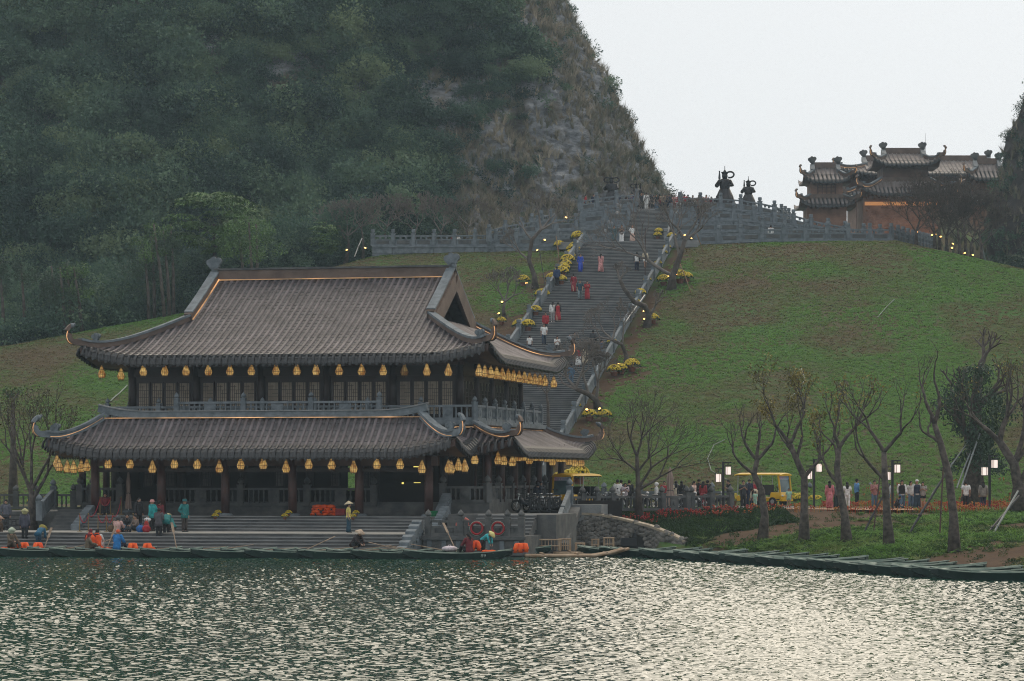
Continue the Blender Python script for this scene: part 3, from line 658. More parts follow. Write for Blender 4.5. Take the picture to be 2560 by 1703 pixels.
# --- upper roof
UR = Roof(11.35, 9.85, 6.95, 4.7, 10.35, 15.1, 0.62, 3.4, b0=0.0, curv=1.22)
ur = UR.build(temple, 'upper_roof', 'FRL')
ur['label'] = 'large upper roof with gabled ends and long rows of glazed tiles'
mb = MB(); mb.box((0, 0, 15.42), (13.7, 0.34, 0.52)); mb.build('main_ridge', M['ridge'], ur)
mb = MB(); mb.box((0, 0, 15.74), (13.9, 0.5, 0.10)); mb.build('ridge_cap', M['stone_dark'], ur)
mb = MB(); mb.box((0, -0.20, 15.13), (13.4, 0.05, 0.05)); mb.build('light_strip', M['strip_dim'], ur)
for sa in (-1, 1):
    cloud_finial('ridge_finial', ur, (sa*7.0, -0.1, 15.62), 0.84, M['stone'])
    for sb in (-1, 1):
        pts = [Vector((sa*6.95, sb*b, UR.zf(b)+0.2)) for b in np.linspace(0.1, 4.75, 8)]
        mb = MB(); mb.sweep(pts, 0.42, 0.5, off=0.06); mb.build('gable_ridge', M['ridge'], ur)
        mb = MB(); mb.sweep([p+Vector((0, 0, 0.36)) for p in pts], 0.50, 0.10); mb.build('ridge_cap', M['stone'], ur)
        mb = MB(); mb.sweep([p+Vector((sa*0.27, 0, -0.42)) for p in pts], 0.10, 0.95); mb.build('bargeboard', M['ridge'], ur)
        if sb < 0 :
            mb = MB(); mb.sweep([p+Vector((-0.26 if sa > 0 else 0.26, -0.02, -0.05)) for p in pts], 0.05, 0.05); 
            if sa < 0: mb.build('light_strip', M['strip'], ur)
    g = MB(); x = sa*6.1; n = 10
    top = [Vector((x, b, UR.zf(b)-0.12)) for b in np.linspace(-4.6, 4.6, 2*n+1)]; base = UR.zf(4.7)-0.2
    g.add(top+[Vector((x, b, base)) for b in np.linspace(-4.6, 4.6, 2*n+1)], [(i, i+1, 2*n+2+i, 2*n+1+i) for i in range(2*n)]); g.build('gable_wall', M['wood'], ur)
    # flat tiles in the gable recess
    g = MB(); g.box((sa*6.5, 0, base+0.02), (1.2, 9.2, 0.12)); g.build('gable_ledge', M['pan'], ur)
hip_ridges(UR, ur, [(-1, -1), (1, -1), (1, 1), (-1, 1)], r=0.5, ang=155, h=0.32)
mb = MB(); mb.box((0.0, -9.86, 10.42), (17.6, 0.10, 0.05)); mb.build('eave_strip', M['black'], ur)
mb = MB(); mb.box((11.36, 0.0, 10.42), (0.10, 14.5, 0.05)); mb.build('eave_strip', M['black'], ur)
# --- upper storey
wz0, wz1 = 6.9, 10.3
def wall_with(parent, mat_, quadspec): pass
mb = MB(); mb.box((0, -7.35, (wz0+wz1)/2), (18.5, 0.2, wz1-wz0)); mb.box((0, 7.35, (wz0+wz1)/2), (18.5, 0.2, wz1-wz0))
mb.box((9.1, 0, (wz0+wz1)/2), (0.2, 14.5, wz1-wz0)); mb.box((-9.1, 0, (wz0+wz1)/2), (0.2, 14.5, wz1-wz0)); mb.build('upper_wall', M['wood'], temple, label='dark timber upper storey wall')
for i in range(6):
    for b in (-7.45, 7.45):
        c = MB(); c.lathe((-9.25+i*3.7, b, wz0), [(0.23, 0), (0.22, 3.4)], 10); c.build('upper_column', M['wood'], temple, smooth=True)
for j in range(1, 4):
    for a in (-9.25, 9.25):
        c = MB(); c.lathe((a, -7.45+j*3.725, wz0), [(0.21, 0), (0.2, 3.4)], 10); c.build('upper_column', M['wood'], temple, smooth=True)
mb = MB(); mb.box((0, -7.52, 9.55), (18.9, 0.16, 0.42)); mb.build('lintel_beam', M['wood'], temple)
mb = MB(); mb.box((0, -7.54, 10.05), (19.0, 0.24, 0.34)); mb.build('lintel_beam', M['wood_red'], temple)
mb = MB(); mb.box((9.32, 0, 9.55), (0.16, 14.6, 0.42)); mb.build('lintel_beam', M['wood'], temple)
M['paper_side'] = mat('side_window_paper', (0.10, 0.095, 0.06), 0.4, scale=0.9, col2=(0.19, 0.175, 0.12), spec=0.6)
def window(parent, cx, cyy, z0, z1, w, axis, pm, pattern=0):
    """axis 'a': faces -b ; axis 'b': faces +a"""
    f = MB(); pn = MB(); la = MB(); zc = (z0+z1)/2; h = z1-z0; t_ = 0.05
    def bx(m_, x, z, sx_, sz_, dep, off):
        if axis == 'a': m_.box((cx+x, cyy-off, z), (sx_, dep, sz_))
        else: m_.box((cx+off, cyy+x, z), (dep, sx_, sz_))
    bx(f, 0, z0-0.04, w+0.16, 0.08, 0.08, 0.04); bx(f, 0, z1+0.04, w+0.16, 0.08, 0.08, 0.04); bx(f, -w/2-0.04, zc, 0.08, h, 0.08, 0.04); bx(f, w/2+0.04, zc, 0.08, h, 0.08, 0.04)
    fo = f.build('window', M['wood'], parent)
    bx(pn, 0, zc, w, h, 0.02, 0.03); pn.build('pane', pm, fo)
    xs = [-w/2+w*k/5 for k in (1, 2, 3, 4)]
    for k, x in enumerate(xs): bx(la, x, zc if k in (0, 3) else zc+(0.12 if k == 1 else -0.14), 0.022, h if k in (0, 3) else h*0.72, 0.02, 0.058)
    for k in range(1, 9):
        z = z0+h*k/9
        if k % 2: bx(la, 0, z, w, 0.022, 0.018, 0.055)
        else: bx(la, (w*0.2 if k % 4 else -w*0.2), z, w*0.6, 0.022, 0.018, 0.056)
    la.build('lattice', M['wood'], fo)
for i in range(5):
    for k in range(4): window(temple, -7.4+i*3.7+(-1.17+0.78*k), -7.45, 7.25, 9.0, 0.56, 'a', M['paper'])
for j in range(4):
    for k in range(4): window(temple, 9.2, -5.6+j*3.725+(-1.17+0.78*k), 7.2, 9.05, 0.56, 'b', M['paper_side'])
# --- balcony slab
mb = MB(); mb.box((0, 0.1, 6.78), (21.2, 17.6, 0.24)); mb.build('balcony_slab', M['stone'], temple)
mb = MB(); mb.box((0, 0.1, 6.61), (20.7, 17.1, 0.10)); mb.build('balcony_moulding', M['stone_dark'], temple)
# --- skirt roof round the ground storey
SR = Roof(12.9, 10.9, 10.35, 8.6, 5.35, 6.5, 0.62, 3.0, curv=1.25)
sr = SR.build(temple, 'skirt_roof', 'R')
sr['label'] = 'lower tiled skirt roof below the balcony'
# only the outer stretches of its front and left sides show beside the porch
part = MB(); pans = MB()
for c in SR.positions('F'):
    if c > 9.2 or c < -9.6:
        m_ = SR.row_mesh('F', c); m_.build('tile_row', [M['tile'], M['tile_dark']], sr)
for c in SR.positions('L'):
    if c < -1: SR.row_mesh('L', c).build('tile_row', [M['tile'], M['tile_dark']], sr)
hip_ridges(SR, sr, [(1, -1), (-1, -1), (1, 1)], r=0.46, ang=155, h=0.3)
for (x0, y0, x1, y1) in ((10.42, -8.5, 10.42, 8.6), (9.0, -8.72, 10.3, -8.72), (-10.4, -8.72, -9.2, -8.72), (-10.46, -8.5, -10.46, 0)):
    mb = MB(); mb.sweep([(x0, y0, 6.53), (x1, y1, 6.53)], 0.06, 0.09); mb.build('light_strip', M['strip'], sr)
# --- porch roof in front
PR = Roof(11.0, 2.3, 8.7, 0.12, 5.3, 7.0, 0.62, 3.0, b0=0.0, ca=-0.25, cb=-12.45, curv=1.3)
PR2 = PR
class PorchRoof(Roof):
    pass
pr = PR.build(temple, 'porch_roof', 'FR')
pr['label'] = 'front porch roof with lit tile tops and upswept corners'
mb = MB()
xs = np.linspace(-9.0, 9.0, 31); mb.sweep([(x-0.25, -12.5, 7.15+0.36*max(0, (abs(x)-6.2)/2.8)**2) for x in xs], 0.34, 0.36); mb.build('porch_ridge', M['stone'], pr)
mb = MB(); mb.sweep([(x-0.25, -12.5, 7.36+0.36*max(0, (abs(x)-6.2)/2.8)**2) for x in xs], 0.44, 0.06); mb.build('ridge_cap', M['stone_light'], pr)
mb = MB(); mb.box((-0.25, -12.70, 7.0), (17.3, 0.035, 0.04)); mb.build('light_strip', M['strip'], pr)
hip_ridges(PR, pr, [(-1, -1), (1, -1)], r=0.5, ang=155, h=0.32, bodymat=M['stone'])
lit = MB()
for c in PR.positions('F'):
    if abs(c) < 8.6: lit.tube([PR.pt('F', c, 0.30)+Vector((0.02, 0, 0.115)), PR.pt('F', c, 0.42)+Vector((0.02, 0, 0.118))], [0.02, 0.02], 4)
lit.build('tile_top_glow', M['tile_glow'], pr, kind='stuff')  # emissive dabs: strip light on the tile tops painted as glow
# porch ceiling, beams, columns
mb = MB(); mb.box((-0.2, -11.0, 5.05), (19.4, 4.6, 0.1)); mb.build('porch_ceiling', M['wood'], temple)
mb = MB(); mb.box((-0.1, -12.75, 4.72), (19.0, 0.3, 0.5)); mb.build('porch_beam', M['wood_mid'], temple)
mb = MB(); mb.box((-0.1, -12.75, 4.25), (18.4, 0.14, 0.22)); mb.build('porch_beam', M['wood'], temple)
COLA = [t_onb(u, 1289, -12.75)[0] for u in (238, 404, 563, 731, 898, 1072)]
for a in COLA:
    c = MB(); c.lathe((a, -12.75, 1.98), [(0.235, 0), (0.235, 1.2), (0.225, 3.2)], 12); co = c.build('porch_column', M['wood_red'], temple, smooth=True)
    c = MB(); c.lathe((a, -12.75, 1.86), [(0.42, 0), (0.40, 0.07), (0.30, 0.13)], 12); c.build('column_base', M['stone'], co)
    c = MB(); c.lathe((a, -9.6, 2.5), [(0.22, 0), (0.22, 2.9)], 10); c.build('inner_column', M['wood'], temple, smooth=True)
# ground floor hall: walls with real openings
FL = 2.55
mb = MB(); mb.box((0.2, 0.1, 1.7), (22.6, 20.6, 1.7)); mb.build('hall_plinth', M['stone_dark'], temple)
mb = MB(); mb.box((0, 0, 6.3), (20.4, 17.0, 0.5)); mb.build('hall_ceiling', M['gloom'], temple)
def wall_line(pts_open, a0, a1, b, axis, z0, z1, oz0, oz1, name, m_):
    cur = a0; mb = MB()
    def bx(p, q, zz0, zz1):
        if q-p < 0.01: return
        if axis == 'a': mb.box(((p+q)/2, b, (zz0+zz1)/2), (q-p, 0.16, zz1-zz0))
        else: mb.box((b, (p+q)/2, (zz0+zz1)/2), (0.16, q-p, zz1-zz0))
    for (p, q) in sorted(pts_open):
        bx(cur, p, z0, z1); bx(p, q, z0, oz0); bx(p, q, oz1, z1); cur = q
    bx(cur, a1, z0, z1); mb.build(name, m_, temple)
fo = [(t_onb(u0, 1200, -8.6)[0], t_onb(u1, 1200, -8.6)[0]) for u0, u1 in ((262, 292), (349, 358), (869, 891))]
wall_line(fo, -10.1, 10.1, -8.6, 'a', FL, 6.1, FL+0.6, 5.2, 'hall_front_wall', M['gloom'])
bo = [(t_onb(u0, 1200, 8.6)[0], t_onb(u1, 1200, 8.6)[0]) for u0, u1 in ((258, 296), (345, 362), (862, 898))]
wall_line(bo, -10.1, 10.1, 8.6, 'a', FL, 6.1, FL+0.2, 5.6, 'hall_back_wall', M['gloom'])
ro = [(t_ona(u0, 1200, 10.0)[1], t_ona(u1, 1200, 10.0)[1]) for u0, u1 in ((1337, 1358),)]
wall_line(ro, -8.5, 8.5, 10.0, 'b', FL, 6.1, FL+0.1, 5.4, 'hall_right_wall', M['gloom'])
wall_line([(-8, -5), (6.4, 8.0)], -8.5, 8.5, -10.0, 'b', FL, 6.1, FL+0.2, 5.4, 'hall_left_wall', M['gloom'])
# lattice doors and windows on the hall front and side
M['paper_dim'] = mat('dim_window_paper', (0.05, 0.045, 0.036), 0.5, scale=0.7, col2=(0.10, 0.085, 0.07))
for u in (372, 428, 512, 517, 700, 838, 910, 916):
    a = t_onb(u, 1200, -8.7)[0]; window(temple, a, -8.7, 3.4, 5.25, 0.42, 'a', M['paper_dim'])
for k in range(9):
    b = -7.6+k*1.72
    c = MB(); c.box((10.14, b, 4.3), (0.1, 0.14, 3.4)); c.build('wall_post', M['wood_red'], temple)
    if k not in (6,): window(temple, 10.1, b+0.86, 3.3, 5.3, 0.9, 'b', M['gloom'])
for j in range(7):
    c = MB(); c.lathe((11.35, -9.9+j*3.2, FL), [(0.2, 0), (0.19, 3.0)], 10); c.build('gallery_column', M['wood_red'], temple, smooth=True)
mb = MB(); mb.box((11.35, -0.3, 5.25), (0.2, 20.0, 0.4)); mb.build('gallery_beam', M['wood_mid'], temple)
mb = MB(); mb.box((10.4, -9.95, 5.25), (2.0, 0.2, 0.4)); mb.build('gallery_beam', M['wood_mid'], temple)
for j in range(6):
    c = MB(); c.lathe((-11.2, -9.9+j*3.6, FL), [(0.2, 0), (0.19, 3.0)], 10); c.build('gallery_column', M['wood_red'], temple, smooth=True)
# small lit shop signs inside the porch
M['lit_sign'] = mat('lit_yellow_sign', (0.8, 0.7, 0.2), 0.5, var=0, emit=(1.0, 0.8, 0.2), es=0.8)
for (u, v, w, h) in ((1007, 1208, 0.10, 0.10), (1043, 1207, 0.36, 0.03), (1041, 1167, 0.3, 0.05)):
    a, b, z = t_onb(u, v, -8.9); mb = MB(); mb.box((a, -8.9, z), (w, 0.06, h)); mb.build('lit_sign', M['lit_sign'], temple)

# ------------------------------------------------------------------ balustrades
def post_mesh(h, w, fin='bud'):
    mb = MB(); mb.box((0, 0, h*0.5), (w, w, h)); mb.box((0, 0, h+0.02), (w*1.18, w*1.18, 0.05)); 
    for sx_, sy_ in ((0, -1), (1, 0), (0, 1), (-1, 0)): mb.box((sx_*w*0.5, sy_*w*0.5, h*0.52), (w*0.62 if sy_ else 0.03, w*0.62 if sx_ else 0.03, h*0.62))
    if fin == 'bud': mb.lathe((0, 0, h+0.045), [(w*0.30, 0), (w*0.30, w*0.15), (w*0.52, w*0.3), (w*0.56, w*0.55), (w*0.40, w*0.85), (w*0.12, w*1.15), (0.01, w*1.3)], 10)
    else: mb.lathe((0, 0, h+0.045), [(w*0.40, 0), (w*0.36, w*0.14), (w*0.52, w*0.30), (w*0.54, w*0.95), (w*0.46, w*1.06)], 12)
    return mb
def balustrade(name, pts, label, h=0.85, pw=0.28, style='baluster', mat_='stone', fin='bud', closed_low=0.0, group=None, skip_post=(), parent=None, rail=0.12):
    """posts at pts (world), one bay between each pair; every post and panel its own part"""
    root = parent or thing(name, label, 'balustrade', pts[0], 0, group); o = Vector(pts[0]) if parent is None else Vector((0, 0, 0))
    pm = post_mesh(h*1.14, pw, fin).mesh('post', M[mat_])
    for i, p in enumerate(pts):
        if i in skip_post: continue
        q = pts[min(i+1, len(pts)-1)]-pts[max(i-1, 0)]; link('post', pm, root, Vector(p)-o, math.atan2(q.y, q.x))
    bal = MB()
    for p, q in zip(pts[:-1], pts[1:]):
        p = Vector(p)-o; q = Vector(q)-o; d = q-p; L_ = Vector((d.x, d.y, 0)).length; dn = d.normalized(); a, b = p+dn*pw*0.5, q-dn*pw*0.5
        up = Vector((0, 0, 1)); pn = MB()
        pn.sweep([a+up*(h-rail/2), b+up*(h-rail/2)], pw*0.62, rail); pn.sweep([a+up*0.07, b+up*0.07], pw*0.62, 0.14)
        if style == 'baluster':
            n = max(2, int(L_/0.30)); mid = n >= 6
            for k in range(1, n):
                c = lerp(a, b, k/n)
                if mid and abs(k-n/2) < 0.9: continue
                bal.lathe(c, [(0.05, 0.14), (0.05, 0.18), (0.035, 0.2), (0.062, h*0.42), (0.035, h*0.66), (0.05, h*0.72), (0.05, h-rail)], 6)
            if mid:
                c = lerp(a, b, 0.5); ang = math.atan2(d.y, d.x); pn.box(c+up*(h*0.5), (L_/n*1.7, pw*0.3, h-rail-0.1), ang); pn.lathe(c+up*(h*0.5)+Vector((math.sin(ang), -math.cos(ang), 0))*pw*0.2, [(0.16, -0.02), (0.16, 0.02), (0.10, 0.03)], 10, 0, Matrix.Rotation(ang, 3, 'Z') @ Matrix.Rotation(R(90), 3, 'X'))
        elif style == 'panel':
            pn.sweep([a+up*(h*0.33), b+up*(h*0.33)], pw*0.30, h*0.42); pn.sweep([a+up*(h*0.58), b+up*(h*0.58)], pw*0.55, 0.09)
            dd = d.normalized(); f_ = Vector((dd.y, -dd.x, 0))*pw*0.2
            if L_ > 0.7: pn.sweep([a+dd*0.2+up*(h*0.36)+f_, b-dd*0.2+up*(h*0.36)+f_], 0.05, h*0.32, mi=1)  # inset in a darker stone: recess shade put into the colour
            for k in (0.33, 0.66):
                if L_ > 1.2: pn.box(lerp(a, b, k)+up*(h*0.80), (0.16, pw*0.4, h*0.22), math.atan2(d.y, d.x))
        else: pn.sweep([a+up*(h*0.47), b+up*(h*0.47)], pw*0.34, h*0.78)
        pn.build('panel', [M[mat_], M['stone_dark' if mat_ != 'stone_dark' else 'recess_stone']], root)
    if bal.v: bal.build('balusters', M[mat_], root, smooth=True, kind='stuff')
    return root
def line(p, q, n): return [lerp(Vector(p), Vector(q), i/n) for i in range(n+1)]
BZ = 6.9
balustrade('balcony_balustrade', [T(a, -8.45, BZ) for a in np.linspace(-10.3, 10.3, 8)]+[T(10.3, b, BZ) for b in np.linspace(-8.45, 8.5, 8)[1:]], 'grey stone balustrade running round the upper storey balcony', 0.82, 0.24)
balustrade('balcony_balustrade', [T(a, -8.45, BZ) for a in (-10.3,)]+[T(-10.3, b, BZ) for b in (-5, -2, 1)], 'short grey stone balustrade at the left end of the balcony', 0.82, 0.24)
# raised middle run of the rail in front of the windows
mb = MB(); mb.box((-0.3, -9.15, 6.78), (11.7, 1.3, 0.22)); mb.build('balcony_slab', M['stone'], temple)
balustrade('balcony_balustrade', [T(a, -9.7, BZ+0.08) for a in np.linspace(-5.9, 5.4, 4)], 'grey stone balustrade of the projecting middle balcony above the porch', 0.95, 0.26)
PB = -10.3
pc = [t_onb(u, 1262, PB)[0] for u in (402, 602, 768, 935)]
balustrade('porch_balustrade', [T(a, PB, FL-0.2) for a in pc], 'dark stone balustrade inside the porch between the timber columns', 0.95, 0.34, mat_='stone_dark')
balustrade('porch_balustrade', [T(a, PB, FL-0.2) for a in (t_onb(200, 1262, PB)[0], t_onb(232, 1262, PB)[0], t_onb(300, 1262, PB)[0])], 'short dark stone balustrade at the left end of the porch', 0.95, 0.34, mat_='stone_dark')
balustrade('gallery_balustrade', [T(a, -10.2, FL) for a in (9.0, 11.4)]+[T(11.4, b, FL) for b in (-7.6, -4.6, -1.6, 1.4, 4.4)], 'stone balustrade with bud topped posts round the right gallery of the temple', 0.85, 0.34, mat_='stone_dark')
# ------------------------------------------------------------------ the long staircase up the hill
NS = 138; DZ = (ZT-ZB)/NS; DT = T1/NS; HW = 3.9
stairs = link('staircase', None, None, (S0[0], S0[1], 0), -PHI, label='long flight of grey stone steps climbing the grassy hill', kind='structure')
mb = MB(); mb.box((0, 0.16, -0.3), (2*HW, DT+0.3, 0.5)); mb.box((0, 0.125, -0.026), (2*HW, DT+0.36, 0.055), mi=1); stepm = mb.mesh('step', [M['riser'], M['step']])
srg = random.Random(3)
for i in range(NS):
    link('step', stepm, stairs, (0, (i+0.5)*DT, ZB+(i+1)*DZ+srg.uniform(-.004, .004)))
mb = MB(); mb.box((0, T1+2.2, ZT-0.3), (12.5, 5.2, 0.62)); mb.build('landing', M['step'], stairs)
UW = 2.6; UT0 = T1+3.9; UN = 27
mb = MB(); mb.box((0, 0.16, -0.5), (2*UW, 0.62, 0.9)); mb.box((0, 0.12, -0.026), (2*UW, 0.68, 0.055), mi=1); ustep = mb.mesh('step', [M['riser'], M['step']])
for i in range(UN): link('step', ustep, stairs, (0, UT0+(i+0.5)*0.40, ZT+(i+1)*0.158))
ZTOP = ZT+UN*0.158
# parapets: stepped slabs between posts
for sgn, nm in ((-1, 'left'), (1, 'right')):
    n = 16; pts = []
    for i in range(n+1):
        t = 0.5+(T1-0.5)*i/n; pts.append(ST(sgn*4.1, t, ZB+SLOPE*t-0.12))
    balustrade('stair_parapet', pts, 'sloping stone parapet along the %s edge of the long hill staircase' % nm, 0.95, 0.34, 'slab', fin='cap', rail=0.16)
    pts = [ST(sgn*2.8, UT0+0.2+i*2.6, ZT+0.05+i*2.6*0.395) for i in range(5)]
    balustrade('stair_parapet', pts, 'carved pale parapet on the %s of the short upper flight' % nm, 0.9, 0.36, 'slab', mat_='stone_light', fin='cap', rail=0.2)

# ------------------------------------------------------------------ tiered terraces at the top
def up3(L_): return [P(u, v, Y) for u, v, Y in L_]
def resample(pts, step):
    out = [pts[0]]; acc = 0
    d = [0]
    for p, q in zip(pts[:-1], pts[1:]): d.append(d[-1]+(q-p).length)
    n = max(1, round(d[-1]/step))
    for k in range(1, n+1):
        x = d[-1]*k/n; i = max(j for j in range(len(d)-1) if d[j] <= x+1e-9); out.append(pts[i].lerp(pts[i+1], (x-d[i])/max(1e-9, d[i+1]-d[i])))
    return out
TIER_R = [  # rail height rows u,v (rail top) and depth
    ('front', [(1690, 582, 250.8), (1745, 581, 250.5), (1900, 573, 250), (2070, 572, 250), (2234, 573, 250), (2282, 589, 257), (2330, 600, 268)], 1.75),
    ('second', [(1684, 552, 254.5), (1735, 551, 254.5), (1850, 550, 254.5), (1970, 557, 254.5), (2040, 566, 254.5), (2113, 571, 255.5), (2200, 575, 258)], 1.6),
    ('third', [(1678, 523, 258.5), (1728, 522, 258.5), (1830, 521, 258.5), (1905, 529, 258.8), (1984, 538, 259.5), (2040, 554, 260.5), (2113, 567, 262)], 1.6),
    ('uppermost', [(1700, 494, 263), (1834, 497, 263), (1885, 505, 263.4), (1929, 512, 264), (1952, 523, 266), (1972, 534, 270)], 1.6)]
TIER_L = [
    ('front', [(932, 588, 255.2), (1100, 588, 253.9), (1323, 586, 252.2), (1448, 585, 251.2)], 1.9),
    ('second', [(1454, 563, 254.5), (1500, 560, 254.5), (1558, 556, 255)], 1.9),
    ('third', [(1454, 532, 258.5), (1500, 527, 258.5), (1572, 521, 259)], 1.7),
    ('uppermost', [(1450, 502, 262), (1480, 497, 263), (1530, 490, 263.5), (1592, 486, 264)], 1.6),
    ('ramp', [(1222, 576, 252.5), (1272, 562, 254), (1330, 554, 256), (1378, 549, 257.5), (1440, 547, 258)], 1.2),
    ('rear ramp', [(1330, 548, 259), (1352, 540, 260.5), (1376, 536, 262), (1376, 537, 266)], 2.2)]
for side, tiers in (('right', TIER_R), ('left', TIER_L)):
    for nm, L_, wallh in tiers:
        pts = [p-Vector((0, 0, 1.02)) for p in up3(L_)]; rs = resample(pts, 1.95)
        balustrade('terrace_balustrade', rs, ('grey stone %s tier balustrade of the hilltop terrace, %s the stairs' % (nm, 'to the right of' if side == 'right' else 'to the left of')), 1.0, 0.34, 'panel', fin='cap', rail=0.13)
        mb = MB()
        for p, q in zip(rs[:-1], rs[1:]):   # coursed blocks of the retaining wall
            d = (q-p).normalized()
            for r_ in range(3): mb.sweep([p-Vector((0, 0, 0.02+wallh*(r_+0.5)/3))+d*0.015, q-Vector((0, 0, 0.02+wallh*(r_+0.5)/3))-d*0.015], 0.5-0.02*(r_ % 2), wallh/3-0.03)
        mb.sweep([p-Vector((0, 0, 0.07)) for p in rs], 0.66, 0.12)
        w_ = mb.build('terrace_wall', M['stone'], None); w_['kind'] = 'structure'
        if 'ramp' not in nm:                # paved deck behind
            dk = MB(); m = len(rs); top = [p-Vector((0, 0, 0.02)) for p in rs]; back = [Vector((p.x, p.y+5.0, p.z-0.02)) for p in rs]
            dk.add(top+back, [(i, i+1, m+i+1, m+i) for i in range(m-1)]); o = dk.build('terrace_deck', M['step'], None); o['kind'] = 'structure'
dk = MB(); dk.box((17.6, 281, 28.73), (12.6, 34, 0.5)); o = dk.build('hilltop_plaza', M['step'], None); o['kind'] = 'structure'
# ground slab that carries the plaza
dk = MB(); dk.box((17.6, 283, 26.4), (12.2, 30, 3.7)); o = dk.build('plaza_base', M['stone'], None); o['kind'] = 'structure'

# ------------------------------------------------------------------ waterfront terrace, landing and steps
wf = link('waterfront_steps', None, None, TC, -TH, label='wide dark stone steps going down from the temple to the moored boats', kind='structure')
AL, AR = -9.2, 9.7
z0 = 1.865
mb = MB(); mb.box((-0.75, -11.9, z0-0.7), (AR-AL, 3.4, 1.4)); mb.build('terrace_floor', M['stone_dark'], wf)
M['wstep'] = mat('wet_dark_step_stone', (0.07, 0.075, 0.078), 0.7, scale=1.1, col2=(0.15, 0.15, 0.145), bump=0.25, bscale=9, detail=8)
M['edge'] = mat('sky_bright_landing', (0.30, 0.28, 0.25), 0.65, scale=0.8, col2=(0.42, 0.40, 0.36), bump=0.2, bscale=8)  # paler than the steps: sky reflection on the landing put into the colour
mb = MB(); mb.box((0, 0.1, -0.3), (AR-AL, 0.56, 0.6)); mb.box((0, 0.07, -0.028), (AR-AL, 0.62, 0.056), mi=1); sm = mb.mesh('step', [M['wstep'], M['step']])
for i in range(5): link('step', sm, wf, ((AL+AR)/2, -13.6-0.36*i-0.18, z0-0.155*i))
mb = MB(); mb.box((-4.0, -17.45, 0.43), (27.6, 4.1, 1.28)); mb.build('landing', M['wstep'], wf)
mb = MB(); mb.box((-4.0, -17.47, 1.08), (27.6, 4.16, 0.05)); mb.build('landing_paving', M['edge'], wf)
mb = MB(); mb.box((0, 0.1, -0.3), (27.6, 0.56, 0.6)); mb.box((0, 0.07, -0.028), (27.6, 0.62, 0.056), mi=1); sm = mb.mesh('step', [M['wstep'], M['step']])
for i in range(8): link('step', sm, wf, (-4.0, -19.5-0.36*i-0.18, 1.09-0.16*(i+1)+0.0))
def cheek(label, a, b, z, L_, Hh, w=0.42, steps=8, flip=1):
    """carved cloud cheek block: scalloped stepped outline"""
    root = thing('carved_cheek_stone', label, 'carved stone', T(a, b, z), -TH); prof = [(0, 0)]
    for k in range(steps):
        x0 = L_*k/steps; x1 = L_*(k+1)/steps; y = Hh*(1-(k/steps)**1.1*0.85)
        for j in range(4): f = j/3; prof.append((lerp(x0, x1, f), y+0.07*math.sin(math.pi*f)-0.06*f))
    prof.append((L_, 0)); mb = MB(); n = len(prof)
    vs = [Vector((-w/2, -x*flip, y)) for x, y in prof]+[Vector((w/2, -x*flip, y)) for x, y in prof]
    mb.add(vs, [(i, (i+1) % n, n+(i+1) % n, n+i) for i in range(n)]); mb.add([vs[i] for i in range(n)], [tuple(range(n))]); mb.add([vs[n+i] for i in range(n)], [tuple(range(n-1, -1, -1))])
    mb.build('block', M['stone'], root); sc = MB()
    for k in range(steps): 
        for s_ in (-1, 1): sc.lathe((s_*w/2, -flip*L_*(k+0.5)/steps, Hh*(1-((k+.5)/steps)**1.1*0.85)*0.72), [(0.16, -0.02*1), (0.16, 0.04), (0.10, 0.05), (0.08, 0.02)], 9, 0, Matrix.Rotation(R(90)*s_, 3, 'Y'))
    sc.build('scroll_carving', M['stone'], root)
    return root
cheek('grey carved cheek stone ending the upper steps by the green basket', 9.9, -13.3, 1.1, 2.3, 1.25)
cheek('carved cheek stone behind, beside the last red porch column', 9.4, -11.0, 1.9, 1.6, 1.1)
cheek('carved cheek stone at the left end of the temple steps by the red ropes', -9.4, -13.3, 1.1, 2.3, 1.25)
cheek('large mossy carved stone at the right end of the landing, leaning over the boats', 9.95, -18.9, 0.0, 3.6, 1.75, 0.5, 6)
# lower pier in front of the right gallery
pier = link('pier', None, None, TC, -TH, label='stone pier with a balustrade in front of the right gallery', kind='structure')
A0, A1 = 10.3, 15.4
mb = MB(); mb.box(((A0+A1)/2, -17.4, 0.2), (A1-A0, 4.4, 1.6)); mb.build('pier_deck', M['stone_dark'], pier)
mb = MB(); mb.box(((A0+A1)/2, -19.66, 0.18), (A1-A0+0.2, 0.14, 0.22)); mb.build('pier_moulding', M['stone_dark'], pier)
mb = MB(); mb.box(((A0+A1)/2, -19.66, 0.9), (A1-A0+0.2, 0.16, 0.16)); mb.build('pier_moulding', M['stone_dark'], pier)
for k in range(7): mb = MB(); mb.box((A0+0.35+k*0.73, -19.63, 0.53), (0.22, 0.1, 0.5)); mb.build('pier_block', M['stone'], pier)
mb = MB(); mb.box((13.3, -12.6, 0.9), (5.6, 5.2, 2.2)); mb.build('road_abutment', M['stone_dark'], pier)
mb = MB(); mb.box((0, 0.1, -0.3), (3.0, 0.5, 0.6)); mb.box((0, 0.07, -0.026), (3.0, 0.56, 0.054), mi=1); sm = mb.mesh('step', [M['wstep'], M['step']])
for i in range(6): link('step', sm, pier, (13.6, -15.25-0.33*i, 2.0-0.165*i))
balustrade('pier_balustrade', [T(a, -19.3, 1.0) for a in (10.5, 12.15, 13.55, 14.5, 15.2)], 'weathered stone balustrade with bud topped posts on the pier, hung with red life rings', 0.78, 0.30, 'panel', mat_='stone_dark')
